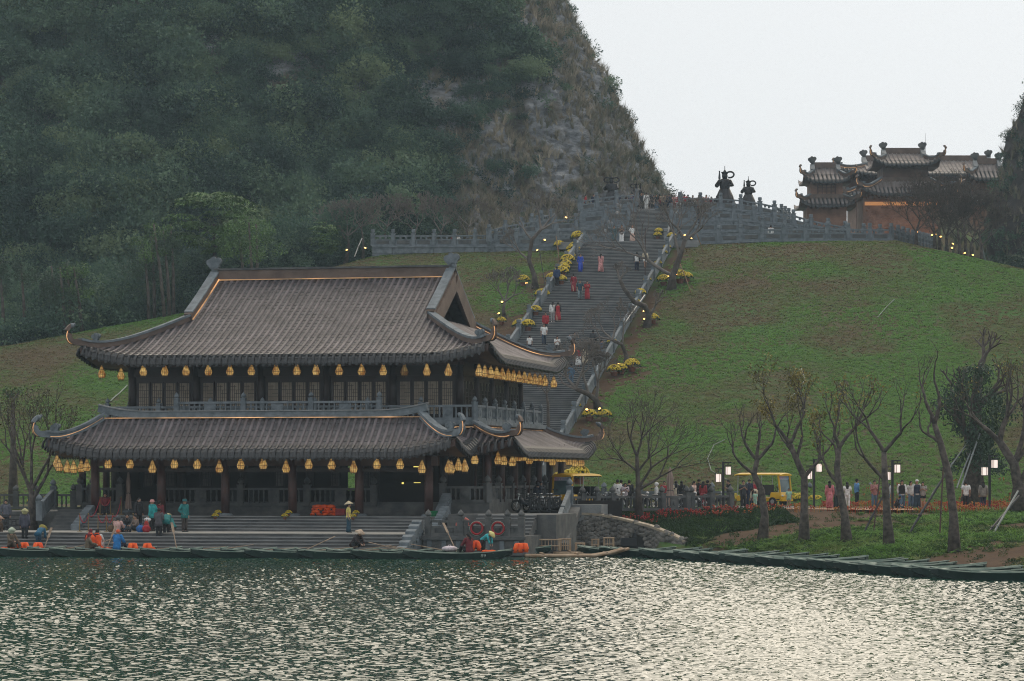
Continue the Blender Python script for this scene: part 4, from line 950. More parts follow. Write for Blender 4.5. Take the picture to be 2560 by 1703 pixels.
# stair rising from the pier to the road with its sloping parapet
lo, hi = P(1388, 1352, 141.5), P(1424, 1262, 151.0)
for k, (dx, nm) in enumerate(((0.0, 'near'), (1.6, 'far'))):
    a, b = lo+Vector((dx, 0.4*k, -0.05)), hi+Vector((dx, 0.4*k, 0.0)); mid = a.lerp(b, .5)
    if k == 0: balustrade('stair_parapet', [a, mid, b], 'steep stone stair parapet rising from the pier to the cart road', 0.85, 0.34, 'slab', fin='bud', rail=0.18, skip_post=(0, 1))
mb = MB(); mb.sweep([lo+Vector((0.28, 0.3, -0.35)), hi+Vector((0.28, 0.3, -0.25))], 0.7, 0.45); o = mb.build('pier_stair', M['stone_dark'], None); o['kind'] = 'structure'
mb = MB(); mb.box(hi+Vector((1.1, 1.2, -0.45)), (1.9, 3.0, 0.9), -TH); o = mb.build('culvert_lintel', M['stone_light'], None); o['kind'] = 'structure'
mb = MB(); mb.box(P(1440, 1320, 152.5), (5, 0.3, 3.0), 0); o = mb.build('culvert_back_wall', M['gloom'], None); o['kind'] = 'structure'  # near-black sheet: shade of the culvert mouth put into its colour
# left end: landing stairs and rails
st2 = link('side_steps', None, None, (0, 0, 0), 0, label='short stone steps at the left of the temple', kind='structure')
p0 = P(170, 1310, 146.5)
mb = MB(); mb.box((0, 0, -0.3), (2.0, 0.6, 0.6)); sm = mb.mesh('step', M['wstep'])
for i in range(7): link('step', sm, st2, (p0.x+0.02*i, p0.y+0.4*i, 1.2+0.16*i), -TH)
balustrade('stair_parapet', [P(98, 1302, 145.5), P(133, 1262, 150.2)], 'steep stone parapet of the side steps at the left of the temple', 0.85, 0.3, 'slab', fin='bud', rail=0.16)
balustrade('terrace_balustrade', [PZ(u, 158.5, 2.05) for u in (-30, 40, 90, 133)], 'stone balustrade on the left terrace behind the leafy tree', 0.85, 0.3, mat_='stone_dark')
balustrade('terrace_balustrade', [PZ(u, 152.0, 2.1) for u in (136, 184, 222)], 'stone balustrade between the side steps and the temple porch', 0.85, 0.32, mat_='stone_dark')
mb = MB(); mb.box((-24.5, 153.4, 1.4), (6.5, 6.5, 1.25), -TH); o = mb.build('side_terrace', M['stone_dark'], None); o['kind'] = 'structure'
# black lattice fence on the landing
def lattice_fence(name, label, p, q, h, nb):
    root = thing(name, label, 'fence', p); p, q = Vector((0, 0, 0)), Vector(q)-Vector(p); d = (q-p); n = d.normalized(); ang = math.atan2(d.y, d.x)
    for z in (0.08, 0.28, h-0.22, h): mb = MB(); mb.sweep([p+Vector((0, 0, z)), q+Vector((0, 0, z))], 0.06, 0.065); mb.build('rail', M['black'], root)
    for k in range(nb+1): mb = MB(); mb.box(lerp(p, q, k/nb)+Vector((0, 0, h/2-0.02)), (0.06, 0.06, h+0.05), ang); mb.build('upright', M['black'], root)
    la = MB(); m = nb*6
    for k in range(m):
        c = lerp(p, q, (k+.5)/m); la.box(c+Vector((0, 0, h*0.5)), (0.05, 0.04, h*0.55), ang)
        if k % 2: la.box(lerp(p, q, (k)/m)+Vector((0, 0, h*0.42)), (d.length/m, 0.04, 0.05), ang)
        else: la.box(lerp(p, q, (k)/m)+Vector((0, 0, h*0.6)), (d.length/m, 0.04, 0.05), ang)
    la.build('lattice_bars', M['black'], root); return root
lattice_fence('lattice_fence', 'long black metal lattice fence on the landing at the left', T(-18.2, -17.6, 1.09), T(-11.8, -16.9, 1.09), 0.82, 5)
lattice_fence('lattice_fence', 'short black metal fence in front of the parked motorbikes', P(1323, 1281, 149.9), P(1400, 1281, 149.6), 0.95, 3)
# road rails
balustrade('road_balustrade', [PZ(u, Y, 2.0) for u, Y in ((1424, 152.0), (1456, 152.6), (1492, 153.3), (1531, 154), (1592, 155), (1655, 156), (1717, 157.2))], 'long grey stone balustrade along the cart road beginning at the pier stair', 0.82, 0.32, mat_='stone_dark')
balustrade('road_balustrade', [PZ(u, Y, 2.0) for u, Y in ((1728, 157.6), (1778, 158.4), (1826, 159.2))], 'grey stone balustrade along the cart road by the first street lamp', 0.82, 0.32, mat_='stone_dark')
balustrade('road_balustrade', [PZ(u, 182.0, 2.0) for u in (1330, 1420, 1510, 1600, 1690, 1780, 1868, 1950, 2024, 2100, 2176)], 'low stone wall and posts at the foot of the grass hill behind the carts', 0.9, 0.34, 'slab')
# road and path surfaces
def sheet(name, corners, m_, n=14, lift=0.02):
    mb = MB(); (a, b, c, d) = [Vector(x) for x in corners]; 
    for i in range(n+1):
        for q in (a.lerp(b, i/n), d.lerp(c, i/n)): mb.v.append((q.x, q.y, max(2.0, g1(q.x, q.y))+lift))
    mb.f = [(2*i, 2*i+2, 2*i+3, 2*i+1) for i in range(n)]; mb.m = [0]*n; o = mb.build(name, m_, None); o['kind'] = 'structure'; return o
M['road'] = mat('grey_road_paving', (0.10, 0.10, 0.10), 0.8, scale=0.8, col2=(0.19, 0.185, 0.175), bump=0.2, bscale=8)
M['path'] = mat('orange_brick_path', (0.22, 0.11, 0.055), 0.8, scale=1.2, col2=(0.36, 0.20, 0.11), bump=0.2, bscale=8)
sheet('road', [(-0.5, 152.5, 0), (14.5, 161.0, 0), (19, 174, 0), (-0.5, 181, 0)], M['road'])
sheet('path', [(14.2, 158.2, 0), (34, 152, 0), (34, 164, 0), (14.2, 166, 0)], M['path'], lift=0.03)
# rubble retaining wall with pale coping
TOPW = [(1440, 1285, 151.0), (1500, 1289, 150.5), (1560, 1300, 149.8), (1630, 1318, 148.6), (1680, 1338, 147.8), (1718, 1357, 147.2)]
rw = thing('rubble_wall', 'rough stone retaining wall with a curved pale coping beside the culvert', 'stone wall', P(1440, 1370, 151))
ro_ = rw.location.copy(); tops = [p-ro_ for p in up3(TOPW)]; rs = []
for i in range(25):
    x = i/24*(len(tops)-1); k = min(int(x), len(tops)-2); rs.append(tops[k].lerp(tops[k+1], x-k))
bm_ = MB(); n = len(rs); bot = [Vector((p.x, p.y-0.25, -ro_.z-0.5)) for p in rs]; back = [p+Vector((0, 2.0, 0.0)) for p in rs]
bm_.add(bot+rs+back, [(i, i+1, n+i+1, n+i) for i in range(n-1)]+[(n+i, n+i+1, 2*n+i+1, 2*n+i) for i in range(n-1)])
M['mortar'] = mat('dark_mortar', (0.035, 0.034, 0.032), 0.9, var=0.3, scale=3)
bm_.build('wall_core', M['mortar'], rw)
M['rubble'] = mat('brown_grey_rubble', (0.085, 0.080, 0.074), 0.85, scale=1.4, col2=(0.24, 0.225, 0.20), bump=0.6, bscale=9)
sms = []
for k in range(5):
    mb = MB(); mb.ball((0, 0, 0), (0.5, 0.3, 0.5), 7, 5); r2 = random.Random(k); mb.v = [tuple(c*r2.uniform(0.8, 1.2) for c in v) for v in mb.v]; sms.append(mb.mesh('stone', M['rubble']))
r2 = random.Random(5); cnt = 0
for i in range(46):
    f = (i+0.5)/46; x = f*(n-1); k = min(int(x), n-2); top = rs[k].lerp(rs[k+1], x-k); zb_ = -ro_.z-0.1; z = zb_
    u_ = 1440+f*278
    while z < top.z-0.05 and cnt < 290:
        hh = r2.uniform(0.22, 0.34); w_ = r2.uniform(0.26, 0.42)
        if not (1553 < u_ < 1592 and z+ro_.z < 0.62):
            q = link('stone', sms[r2.randrange(5)], rw, (top.x+r2.uniform(-.08, .08), top.y-0.25*(top.z-z)/max(0.3, top.z-zb_)+0.03, z+hh/2)); q.scale = (w_, 0.35, hh*1.05); q.rotation_euler = (0, r2.uniform(-.4, .4), r2.uniform(-.2, .2)); cnt += 1
        z += hh*0.95
mb = MB(); mb.sweep([p+Vector((0, 0.15, 0.04)) for p in rs], 0.5, 0.12); M['coping'] = mat('tan_coping_stone', (0.30, 0.24, 0.17), 0.8, scale=1.5, col2=(0.44, 0.37, 0.28)); mb.build('coping', M['coping'], rw)
mb = MB(); mb.box(P(1572, 1355, 149.3)-ro_, (0.85, 0.5, 0.42)); mb.build('drain_opening', M['black'], rw)  # solid black block: shade inside the drain put into its colour
# ------------------------------------------------------------------ bronze guardians
def statue(label, u, vb, Y, hgt, kind):
    root = thing('guardian_statue', label, 'statue', P(u, vb, Y)); k = hgt/3.3; S_ = lambda *a: Vector(a)*k
    mb = MB(); mb.lathe((0, 0, 0), [(0.95*k, -0.1*k), (0.9*k, 0.1*k), (0.74*k, 0.75*k), (0.52*k, 1.25*k), (0.44*k, 1.4*k)], 14)
    for i in range(9): a = i*0.7; mb.tube([S_(0.93*math.cos(a), 0.93*math.sin(a), -0.05), S_(0.70*math.cos(a+.2), 0.70*math.sin(a+.2), 0.72), S_(0.40*math.cos(a+.3), 0.4*math.sin(a+.3), 1.3)], [0.09*k, 0.07*k, 0.03*k], 5)
    mb.build('robe', M['bronze'], root, smooth=True)
    t = MB(); t.tube([S_(0, 0, 1.3), S_(0, 0, 1.55), S_(0, 0, 1.95), S_(0, 0, 2.2), S_(0, -.02, 2.32)], [.42*k, .44*k, .56*k, .46*k, .18*k], 12, ell=0.75, up=(1, 0, 0))
    f = 1 if kind != 'mirror' else -1
    t.tube([S_(-.42*f, 0, 2.12), S_(-.72*f, -.1, 1.65), S_(-.58*f, -.35, 1.9), S_(-.5*f, -.42, 2.15)], [.17*k, .19*k, .12*k, .09*k], 8)
    t.tube([S_(.42*f, 0, 2.12), S_(.62*f, -.15, 1.7), S_(.30*f, -.42, 1.62)], [.17*k, .18*k, .1*k], 8)
    t.ball(S_(0, -.03, 2.5), (.26*k, .27*k, .29*k), 12, 9); t.ball(S_(0, -.24, 2.48), (.04*k, .06*k, .06*k), 6, 5)
    t.build('body', M['bronze'], root, smooth=True)
    c = MB(); c.lathe(S_(0, 0, 2.62), [(.22*k, 0), (.27*k, .12*k), (.34*k, .24*k), (.16*k, .26*k), (.1*k, .36*k), (.03*k, .46*k), (.03*k, .72*k), (.01*k, .8*k)], 8); c.build('crown', M['bronze'], root)
    for sd_ in ((1, -1) if kind == 'both' else (f,)):
        lp = MB(); pts = [S_(sd_*(.30+.42*math.sin(a)*0.75+.26*(1-math.cos(a))*.6), 0.08, 2.40+.24*(1-math.cos(a))-0.10*math.sin(a)) for a in np.linspace(0, 5.6, 16)]; lp.tube(pts, .085*k, 6); lp.build('ribbon', M['bronze'], root, smooth=True)
    s_ = MB()
    if kind == 'both': s_.ball(S_(-.2, -.2, 1.75), (.42*k, .2*k, .26*k), 8, 6)
    s_.tube([S_(-.5*f, -.45, 1.7), S_(-.5*f, -.45, 2.2), S_(-.5*f, -.45, 2.25), S_(-.5*f, -.45, 2.85), S_(-.5*f, -.45, 2.92)], [.035*k, .04*k, .11*k if kind != 'both' else .06*k, .05*k, .08*k], 6); s_.build('sword', M['bronze'], root)
    return root
statue('tallest dark bronze guardian statue raising a sword right of the stairs', 1812, 512, 268, 3.6, 'one')
statue('smaller dark bronze guardian statue with a spear, far right on the terrace', 1871, 518, 272, 2.9, 'one')
statue('dark bronze guardian statue with looped ribbons standing left of the stairs', 1529, 512, 270, 3.0, 'both')
statue('dark bronze guardian statue behind the crowd at the stair head', 1592, 516, 274, 2.5, 'mirror')
# ------------------------------------------------------------------ the gate pavilions far on the right
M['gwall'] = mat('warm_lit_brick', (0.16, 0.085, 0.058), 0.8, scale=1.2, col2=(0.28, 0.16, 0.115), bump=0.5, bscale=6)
M['gwood'] = mat('brown_gate_timber', (0.10, 0.055, 0.038), 0.7, var=0.4, scale=1)
M['glow'] = mat('floodlit_band', (0.55, 0.25, 0.1), 0.7, scale=0.7, col2=(0.7, 0.36, 0.16), emit=(1.0, 0.42, 0.14), es=0.22)  # emission stands for the floodlight falling on the frieze
M['gtile'] = mat('grey_brown_gate_tile', (0.15, 0.125, 0.118), 0.55, scale=1, col2=(0.26, 0.22, 0.205))
YG = 335.0; SG = F/YG
def gx_(u): return (u-1280)*YG/F
def gz_(v): return H+(V0-v)*YG/F
def gate_building(name, label, uc, tiers, Y=YG, zb=24.0, dark=False):
    s = F/Y; root = thing(name, label, 'pavilion', ((uc-1280)/s, Y, zb)); zz = lambda v: H+(V0-v)/s-zb
    for k, t in enumerate(tiers):
        hw = t['w']/2/s; A = hw; B = t.get('d', hw*0.8); at = t['tw']/2/s; ca = (t.get('uc', uc)-uc)/s
        bg = B*0.4 if t.get('gable') else B*at/A
        rf = Roof(A, B, at, bg, zz(t['ve']), zz(t['vt']), t.get('lift', 1.1)*0.6, A*0.45, b0=0.0 if t.get('gable') else bg, ca=ca, sp=0.5, course=1.2, rb=0.13, lip=0.3)
        rp = rf.build(root, 'tiled_roof', 'F', rowmat=M['gtile'], panmat=M['gtile'], detail=3)
        hip_ridges(rf, rp, [(-1, -1), (1, -1)]+([(1, 1), (-1, 1)] if t.get('back') else []), w=0.32, h=0.42, r=t.get('r', 0.75)*0.62, ang=150, orn=0.7, strip=t.get('strip', True))
        if t.get('gable'):
            mb = MB(); mb.box((ca, 0, zz(t['vt'])+0.3), (2*at, 0.5, 0.7)); mb.build('main_ridge', M['ridge'], rp)
            for sa in (-1, 1):
                cloud_finial('ridge_finial', rp, (ca+sa*at, -0.2, zz(t['vt'])+0.4), 0.95, M['stone_dark'])
                pts = [Vector((ca+sa*at, -b, rf.zf(b)+0.25)) for b in np.linspace(0.1, bg, 5)]; mb = MB(); mb.sweep(pts, 0.5, 0.6); mb.build('gable_ridge', M['stone_light'], rp)
        else: mb = MB(); mb.box((ca, -bg, zz(t['vt'])+0.15), (2*at, 0.4, 0.5)); mb.build('main_ridge', M['ridge'], rp)
        ww = t['ww']/2/s; mb = MB(); zt_ = zz(t['ve'])+0.2; zb_ = zz(t['vb']); mb.box((ca, 0, (zt_+zb_)/2), (2*ww, B*1.3, zt_-zb_)); mb.build('wall', M[t.get('m', 'gwood')], root)
        if t.get('win'):
            wn = MB(); n = 5; bh_ = (zt_-zb_)*0.5
            for i in range(n): wn.box((ca-ww*0.55+ww*1.1*i/(n-1), -B*0.65-0.03, (zt_+zb_)/2-0.1), (0.12, 0.1, bh_))
            for j in range(4): wn.box((ca, -B*0.65-0.05, (zt_+zb_)/2-0.1-bh_/2+bh_*j/3), (ww*1.15, 0.1, 0.08))
            wn.build('window_lattice', M['gwood'], root)
        # bracket band under the eave
        bk = MB()
        for i in range(int(2*ww/0.8)): bk.box((ca-ww+0.4+i*0.8, -B*0.72, zt_-0.45), (0.28, 1.4, 0.5))
        bk.build('brackets', M['gwood'], root)
    return root
gate_building('gate_tower', 'small two tier gate tower standing alone at the left of the gate', 2062, [
    dict(w=120, tw=64, ve=456, vt=420, vb=500, ww=80, gable=True, m='gwall', win=True, d=3.0), dict(w=140, tw=84, ve=517, vt=499, vb=603, ww=98, m='gwall', d=3.6)], zb=20)
rear = gate_building('gate_hall', 'long rear gate hall with a wide ridge behind the central gate', 2314, [
    dict(w=470, tw=312, ve=446, vt=402, vb=520, ww=420, gable=True, m='gwood', d=6, lift=1.3), dict(w=430, tw=380, ve=510, vt=494, vb=603, ww=370, m='gwall', d=7)], Y=352, zb=20)
gate_building('gate_pavilion', 'central two tier gate pavilion with a floodlit carved wall', 2256, [
    dict(w=166, tw=98, ve=417, vt=384, vb=462, ww=112, gable=True, d=4.0, lift=1.3, r=0.9), dict(w=232, tw=120, ve=493, vt=458, vb=603, ww=212, m='gwall', d=5.0, lift=1.4, r=0.9)], zb=20)
gate_building('gate_tower', 'two tier gate tower at the right, partly hidden by the dark cliff', 2466, [
    dict(w=118, tw=60, ve=451, vt=410, vb=497, ww=78, gable=True, m='gwall', win=True, d=3.0), dict(w=150, tw=100, ve=511, vt=492, vb=603, ww=100, m='gwall', d=3.6)], zb=20)
gp = [o for o in COL.objects if o.name == 'gate_pavilion'][0]
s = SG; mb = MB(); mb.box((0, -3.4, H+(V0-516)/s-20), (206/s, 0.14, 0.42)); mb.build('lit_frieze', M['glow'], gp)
rl = MB(); r3 = random.Random(4)
for i in range(420):   # carved relief
    x = r3.uniform(-100, 100)/s; z = H+(V0-r3.uniform(528, 590))/s-20; a = r3.uniform(0, 6.3); rr = r3.uniform(0.12, 0.3)
    rl.tube([(x+rr*math.cos(a+q), -3.28, z+rr*0.8*math.sin(a+q)) for q in (0, 0.9, 1.8, 2.7)], [.07, .1, .09, .05], 5)
rl.build('carved_relief', M['gwall'], gp, kind='stuff')
for u in (2159, 2330):
    mb = MB(); mb.lathe(((u-2256)/s, -3.6, 0), [(0.45, 4), (0.45, 8.0), (0.34, 8.1), (0.34, 13.0), (0.5, 13.1), (0.34, 13.3), (0.5, 13.5)], 10); mb.build('wall_pillar', M['gwall'], gp)
for (x, z, e) in ((0, 10.5, 130), (-4, 10.5, 80), (4, 10.5, 80)):   # the floodlights that wash the carved wall
    l = bpy.data.lights.new('gate_floodlight', 'POINT'); l.energy = e; l.color = (1, 0.5, 0.22); l.shadow_soft_size = 0.3
    lo_ = bpy.data.objects.new('gate_floodlight', l); COL.objects.link(lo_); lo_.parent = gp; lo_.location = (x, -5.6, z)
mr = thing('lightning_rod', 'thin lightning rod standing above the rear gate roof', 'mast', P(2314, 385, 350)); mb = MB(); mb.cyl((0, 0, -1), (0, 0, 2.6), 0.035, 0.012, 6); mb.build('rod', M['black'], mr)
# ------------------------------------------------------------------ placing on the hill by sight line
def surf(X, Y):
    s, t = float(st_s(X, Y)), float(st_t(X, Y))
    if abs(s) < 4.0 and 0 < t <= T1: return ZB+DZ*math.ceil(t/DT)
    if abs(s) < 6 and T1 < t < UT0: return ZT
    if abs(s) < UW and UT0 <= t < UT0+UN*0.4: return ZT+0.158*math.ceil((t-UT0)/0.4)
    return g1(X, Y)
def hit(u, v, y0=170, y1=262):
    for Y in np.arange(y0, y1, 0.25):
        X = (u-1280)*Y/F; z = zv(v, Y)
        if z <= surf(X, Y): return Vector((X, Y, surf(X, Y)))
    X = (u-1280)*y1/F; return Vector((X, y1, surf(X, y1)))

# ------------------------------------------------------------------ bare trees
M['bark'] = mat('grey_brown_bark', (0.045, 0.036, 0.03), 0.9, scale=2.5, col2=(0.12, 0.10, 0.085), bump=0.6, bscale=10)
M['bark_dark'] = mat('dark_bark', (0.035, 0.029, 0.025), 0.9, scale=4.5, col2=(0.13, 0.108, 0.094), bump=0.6, bscale=10)
M['twig'] = mat('pale_twigs', (0.10, 0.085, 0.075), 0.85, scale=1.5, col2=(0.20, 0.175, 0.155))
M['leaf_y'] = mat('yellow_green_leaves', (0.09, 0.095, 0.02), 0.6, scale=0.9, col2=(0.30, 0.23, 0.04))
M['leaf_o'] = mat('olive_leaves', (0.04, 0.05, 0.015), 0.6, scale=0.9, col2=(0.13, 0.12, 0.03))
M['leaf_g'] = mat('fresh_green_leaves', (0.04, 0.09, 0.022), 0.6, scale=0.6, col2=(0.11, 0.21, 0.05))
M['leaf_d'] = mat('dark_green_leaves', (0.016, 0.042, 0.024), 0.6, scale=0.6, col2=(0.05, 0.095, 0.042))
def grow(tr, br, p, d, L_, r, lev, rg, spread, ratio, fork, up, tips, minr=0.014, wob=0.25):
    n = 3; pts = [p]; q = p; dd = d.normalized()
    for i in range(n):
        dd = (dd+Vector((rg.gauss(0, wob), rg.gauss(0, wob), rg.gauss(0, wob)*0.5+up*0.12))*0.4).normalized(); q = q+dd*L_/n; pts.append(q)
    r1 = max(minr, r*0.74); (tr if lev <= 0.5 else br).tube(pts, [lerp(r, r1, i/n) for i in range(n+1)], 6 if r > 0.05 else 4 if r > 0.022 else 3, cap=False)
    if lev >= 1: tips.append((q, dd))
    if lev >= grow.maxlev: return
    k = rg.choice(fork); a0 = rg.uniform(0, 6.28)
    for j in range(k):
        ax = dd.orthogonal().normalized(); ax = Matrix.Rotation(a0+j*6.283/k+rg.uniform(-.4, .4), 3, dd) @ ax
        nd = (Matrix.Rotation(R(spread)*rg.uniform(0.6, 1.25), 3, ax) @ dd); nd.z += up*0.28; nd.normalize()
        grow(tr, br, q, nd, L_*ratio*rg.uniform(0.8, 1.15), r1*rg.uniform(0.72, 0.85), lev+1, rg, spread, ratio, fork, up, tips, minr, wob)
def tree(name, label, trunk, r0, starts, seed, maxlev=5, L0=1.0, spread=32, ratio=0.8, fork=(2, 2, 3), up=0.5, bark='bark', twig='twig', leaves=None, nleaf=0, ls=0.16, minr=0.014, group=None, cat='tree', leafrad=0.35, wob=0.25):
    """trunk: list of world points; starts: (index on the trunk, direction) of the first limbs"""
    o = Vector(trunk[0]); root = thing(name, label, cat, o, 0, group); rg = random.Random(seed); grow.maxlev = maxlev
    pts = [Vector(p)-o for p in trunk]; n = len(pts); t = MB(); b = MB(); tips = []
    pts[0] = pts[0]-Vector((0, 0, 0.3)); rad = [lerp(r0, r0*0.55, i/(n-1)) for i in range(n)]; rad[0] *= 1.55
    t.tube(pts, rad, 8)
    for i, d, *k in starts:
        lk = k[0] if k else 1.0; grow(b, b, pts[i], Vector(d), L0*lk, rad[i]*(0.8 if i == n-1 else 0.6), 1, rg, spread, ratio, fork, up, tips, minr, wob)
    t.build('trunk', M[bark], root, smooth=True)
    if b.v: b.build('branches', M[twig], root, smooth=True)
    if leaves:
        lf = MB(); r2 = np.random.default_rng(seed)
        for i in range(nleaf):
            p, d = tips[r2.integers(len(tips))]; q = p+rv(r2)*leafrad*r2.random(); s_ = ls*r2.uniform(0.6, 1.3); leaf(lf, q, rv(r2)+Vector((0, 0, -.3)), rv(r2), s_, s_*0.5)
        lf.build('foliage', M[leaves], root, kind='stuff')
    return root
def at(u, v, Y): return P(u, v, Y)
def tr_px(L_): return [P(u, v, Y) for u, v, Y in L_]
def fr(label, base, mids, starts, seed, **k):
    k['maxlev'] = k.get('maxlev', 5)+2; k.setdefault('ratio', 0.745); k.setdefault('fork', (2, 2, 3)); k['L0'] = k.get('L0', 1)*0.95; k.setdefault('minr', 0.022)
    Y = base.y; pts = [base]+[P(u, v, Y+dy) for u, v, dy in mids]
    return tree('frangipani_tree', label, pts, k.pop('r0', 0.24), starts, seed, group='bare frangipani trees beside the stairs', **k)
U_ = Vector
b = hit(1338, 722); fr('large bare frangipani with a tall trunk left of the upper stairs', b, [(1336, 690, 0), (1322, 650, 0), (1330, 600, 0), (1352, 575, 0)], [(2, (-.7, 0, .5), .8), (3, (-.6, .2, .8)), (4, (.6, 0, .7)), (4, (.9, -.2, .3)), (4, (0, .3, 1))], 1, L0=1.25, maxlev=5)
b = hit(1263, 800); fr('short bare frangipani leaning by the lower left parapet', b, [(1258, 775, 0), (1262, 755, 0)], [(2, (-.6, 0, .7)), (2, (.8, 0, .5)), (2, (.2, .3, .9))], 2, L0=0.95, maxlev=5, r0=0.17)
b = hit(1678, 724); fr('big bare frangipani right of the stairs with lit limbs and yellow pots at its foot', b, [(1682, 690, 0), (1700, 640, -.5), (1712, 600, -.5)], [(1, (-1.0, -.2, .55), 2.2), (2, (-.4, 0, .9), 1.3), (3, (.5, 0, .9)), (3, (-.5, .2, .9)), (3, (1, 0, .4))], 3, L0=1.25, maxlev=5, r0=0.32)
b = hit(1616, 818); fr('bare frangipani with one thick limb reaching left across the stairs', b, [(1622, 790, 0), (1612, 765, -.5), (1585, 755, -1.5), (1560, 722, -2.0), (1550, 700, -2)], [(5, (-.4, 0, .9), .6), (5, (.3, 0, .8), .6), (1, (.5, 0, .8), 1.0)], 4, L0=0.8, maxlev=4, r0=0.26)
b = hit(1566, 925); fr('bare frangipani arching over the right parapet in mid flight', b, [(1566, 890, 0), (1555, 862, -.5), (1530, 850, -1)], [(3, (-.6, 0, .8)), (3, (-1, 0, .3)), (3, (.3, .2, .9)), (2, (.2, 0, 1))], 5, L0=1.0, maxlev=5, r0=0.2)
b = hit(1497, 1020); fr('spreading bare frangipani leaning left just behind the upper roof corner', b, [(1490, 1000, -.5), (1470, 985, -1), (1440, 973, -1.5)], [(1, (.1, 0, 1), 1.2), (2, (-.1, 0, 1), 1.1), (3, (-.6, 0, .9)), (3, (.3, 0, 1)), (3, (-1, .2, .4))], 6, L0=1.1, maxlev=6, r0=0.26)
b = PZ(1372, 186, 3.2); fr('slim bare frangipani standing in front of the lower stairs', b, [(1370, 1010, 0), (1366, 985, 0)], [(2, (-.6, 0, .8)), (2, (.6, 0, .8)), (2, (0, 0, 1))], 7, L0=0.9, maxlev=5, r0=0.12)
b = hit(862, 628, 225, 256); fr('pale bare tree lit from below at the left end of the hilltop wall', b, [(872, 608, 0), (868, 590, 0)], [(1, (-.7, 0, .7)), (2, (-.6, 0, .8)), (2, (.5, 0, .8)), (2, (.9, 0, .5)), (2, (0, .4, 1))], 8, L0=1.15, maxlev=5, r0=0.16)
b = hit(908, 622, 225, 256); fr('slender bare tree with a lit stem beside the first post of the hilltop wall', b, [(908, 600, 0), (903, 570, 0)], [(2, (-.6, 0, .8)), (2, (.6, 0, .8)), (2, (.1, .3, 1))], 9, L0=1.0, maxlev=5, r0=0.11)
for i, (u, Y) in enumerate(((965, 259), (1040, 261), (1105, 260), (1170, 261))):
    fr('pale bare tree behind the left hilltop wall, %s counted from its left end' % ORD[i], PZ(u, Y, 24.0), [(u-3, 580, 0), (u+4, 566, 0)], [(1, (-.7, 0, .7)), (2, (-.7, 0, .7)), (2, (.7, 0, .7)), (2, (0, .3, 1))], 20+i, L0=0.95, maxlev=5, r0=0.12)
for i, (u, v, Y) in enumerate(((2292, 625, 249), (2338, 628, 247), (2368, 636, 248), (2400, 646, 246), (2430, 655, 247), (2455, 662, 246), (2350, 612, 254), (2415, 630, 254))):
    b = P(u, v, Y); b.z = g1(b.x, b.y)-0.2
    fr('bare tree on the hill shoulder below the gate, %s from the terrace corner' % ORD[i], b, [(u-2, v-45, 0), (u-6 if i % 2 else u+8, v-75, 0)], [(1, (-.6, 0, .9)), (2, (-.6, 0, .8)), (2, (.7, 0, .7)), (2, (0, .3, 1)), (1, (.7, 0, .6))], 30+i, L0=1.25, maxlev=5, r0=0.15, bark='bark_dark', twig='bark')
# by the road and on the bank
b = PZ(1598, 154.2, 1.95)
tree('bare_tree', 'wide bare twin trunked tree beside the road rail in front of the folded parasol', [b, P(1596, 1225, 154.2), P(1594, 1180, 154.2), P(1592, 1140, 154)], 0.17, [(1, (.45, -.1, .8), 1.5), (2, (-.6, 0, .5), 1.0), (2, (.5, .2, .7)), (3, (-.5, 0, .9)), (3, (.4, 0, 1)), (1, (.9, .1, .55), 1.4)], 41, maxlev=6, L0=0.95, spread=30, ratio=0.82, minr=0.010, twig='bark', bark='bark')
BANK = [
 ('crooked bare tree with an S shaped trunk in front of the second cart', [(1905, 1347), (1912, 1290), (1903, 1225), (1885, 1185), (1893, 1150)], 0.40, [(3, (-.7, 0, .6), 1.2), (4, (-.6, 0, .7), 1.1), (4, (.6, 0, .8), 1.2), (4, (.1, 0, 1), 1.0)], None, 0, 4),
 ('bank tree with sparse yellow leaves beside the second street lamp', [(2010, 1357), (2011, 1280), (2011, 1195), (1992, 1150), (1975, 1110)], 0.30, [(2, (.7, 0, .8), 1.2), (3, (-.5, 0, .8)), (4, (-.5, 0, .7), 1.2), (4, (.3, 0, .9), 1.2), (3, (.3, .2, 1), 1.3)], 'leaf_y', 1700, 5),
 ('bank tree with a forked twisting top right of the second lamp', [(2118, 1356), (2112, 1290), (2098, 1215), (2092, 1170), (2098, 1120)], 0.33, [(2, (-.7, 0, .9), 1.0), (3, (-.3, 0, 1), 1.2), (4, (.35, 0, .9), 1.2), (4, (-.3, 0, 1), 1.1)], 'leaf_y', 320, 4),
 ('straight tall bank tree beside the third street lamp', [(2224, 1368), (2218, 1290), (2212, 1200), (2210, 1130)], 0.34, [(2, (-.6, 0, 1), 1.5), (3, (.5, 0, .9), 1.3), (3, (-.35, 0, 1), 1.3)], 'leaf_y', 160, 4),
 ('leaning dark bank tree with stubby limbs near the red soil', [(2386, 1380), (2384, 1290), (2372, 1190), (2352, 1110), (2336, 1060)], 0.34, [(3, (-.6, 0, .5), .7), (4, (-.35, 0, 1), 1.2), (4, (.6, 0, .8), 1.3)], None, 0, 4)]
for i, (lb, px, r0, st, lv, nl, ml) in enumerate(BANK):
    bs = hit(px[0][0], px[0][1], 108, 170); Y = bs.y
    pts = []; r0 = 0.22
    for u, v in px: pts.append(P(u, v, Y))
    pts[0].z = g1(pts[0].x, Y)-0.1
    tree('bank_tree', lb, pts, r0, st, 50+i, maxlev=ml+1, L0=0.95, spread=20, ratio=0.79, up=1.3, fork=(1, 2, 2, 3), wob=0.5, bark='bark_dark', twig='bark_dark', leaves=lv, nleaf=nl, ls=0.15, group='gnarled trees on the lake bank', minr=0.009)
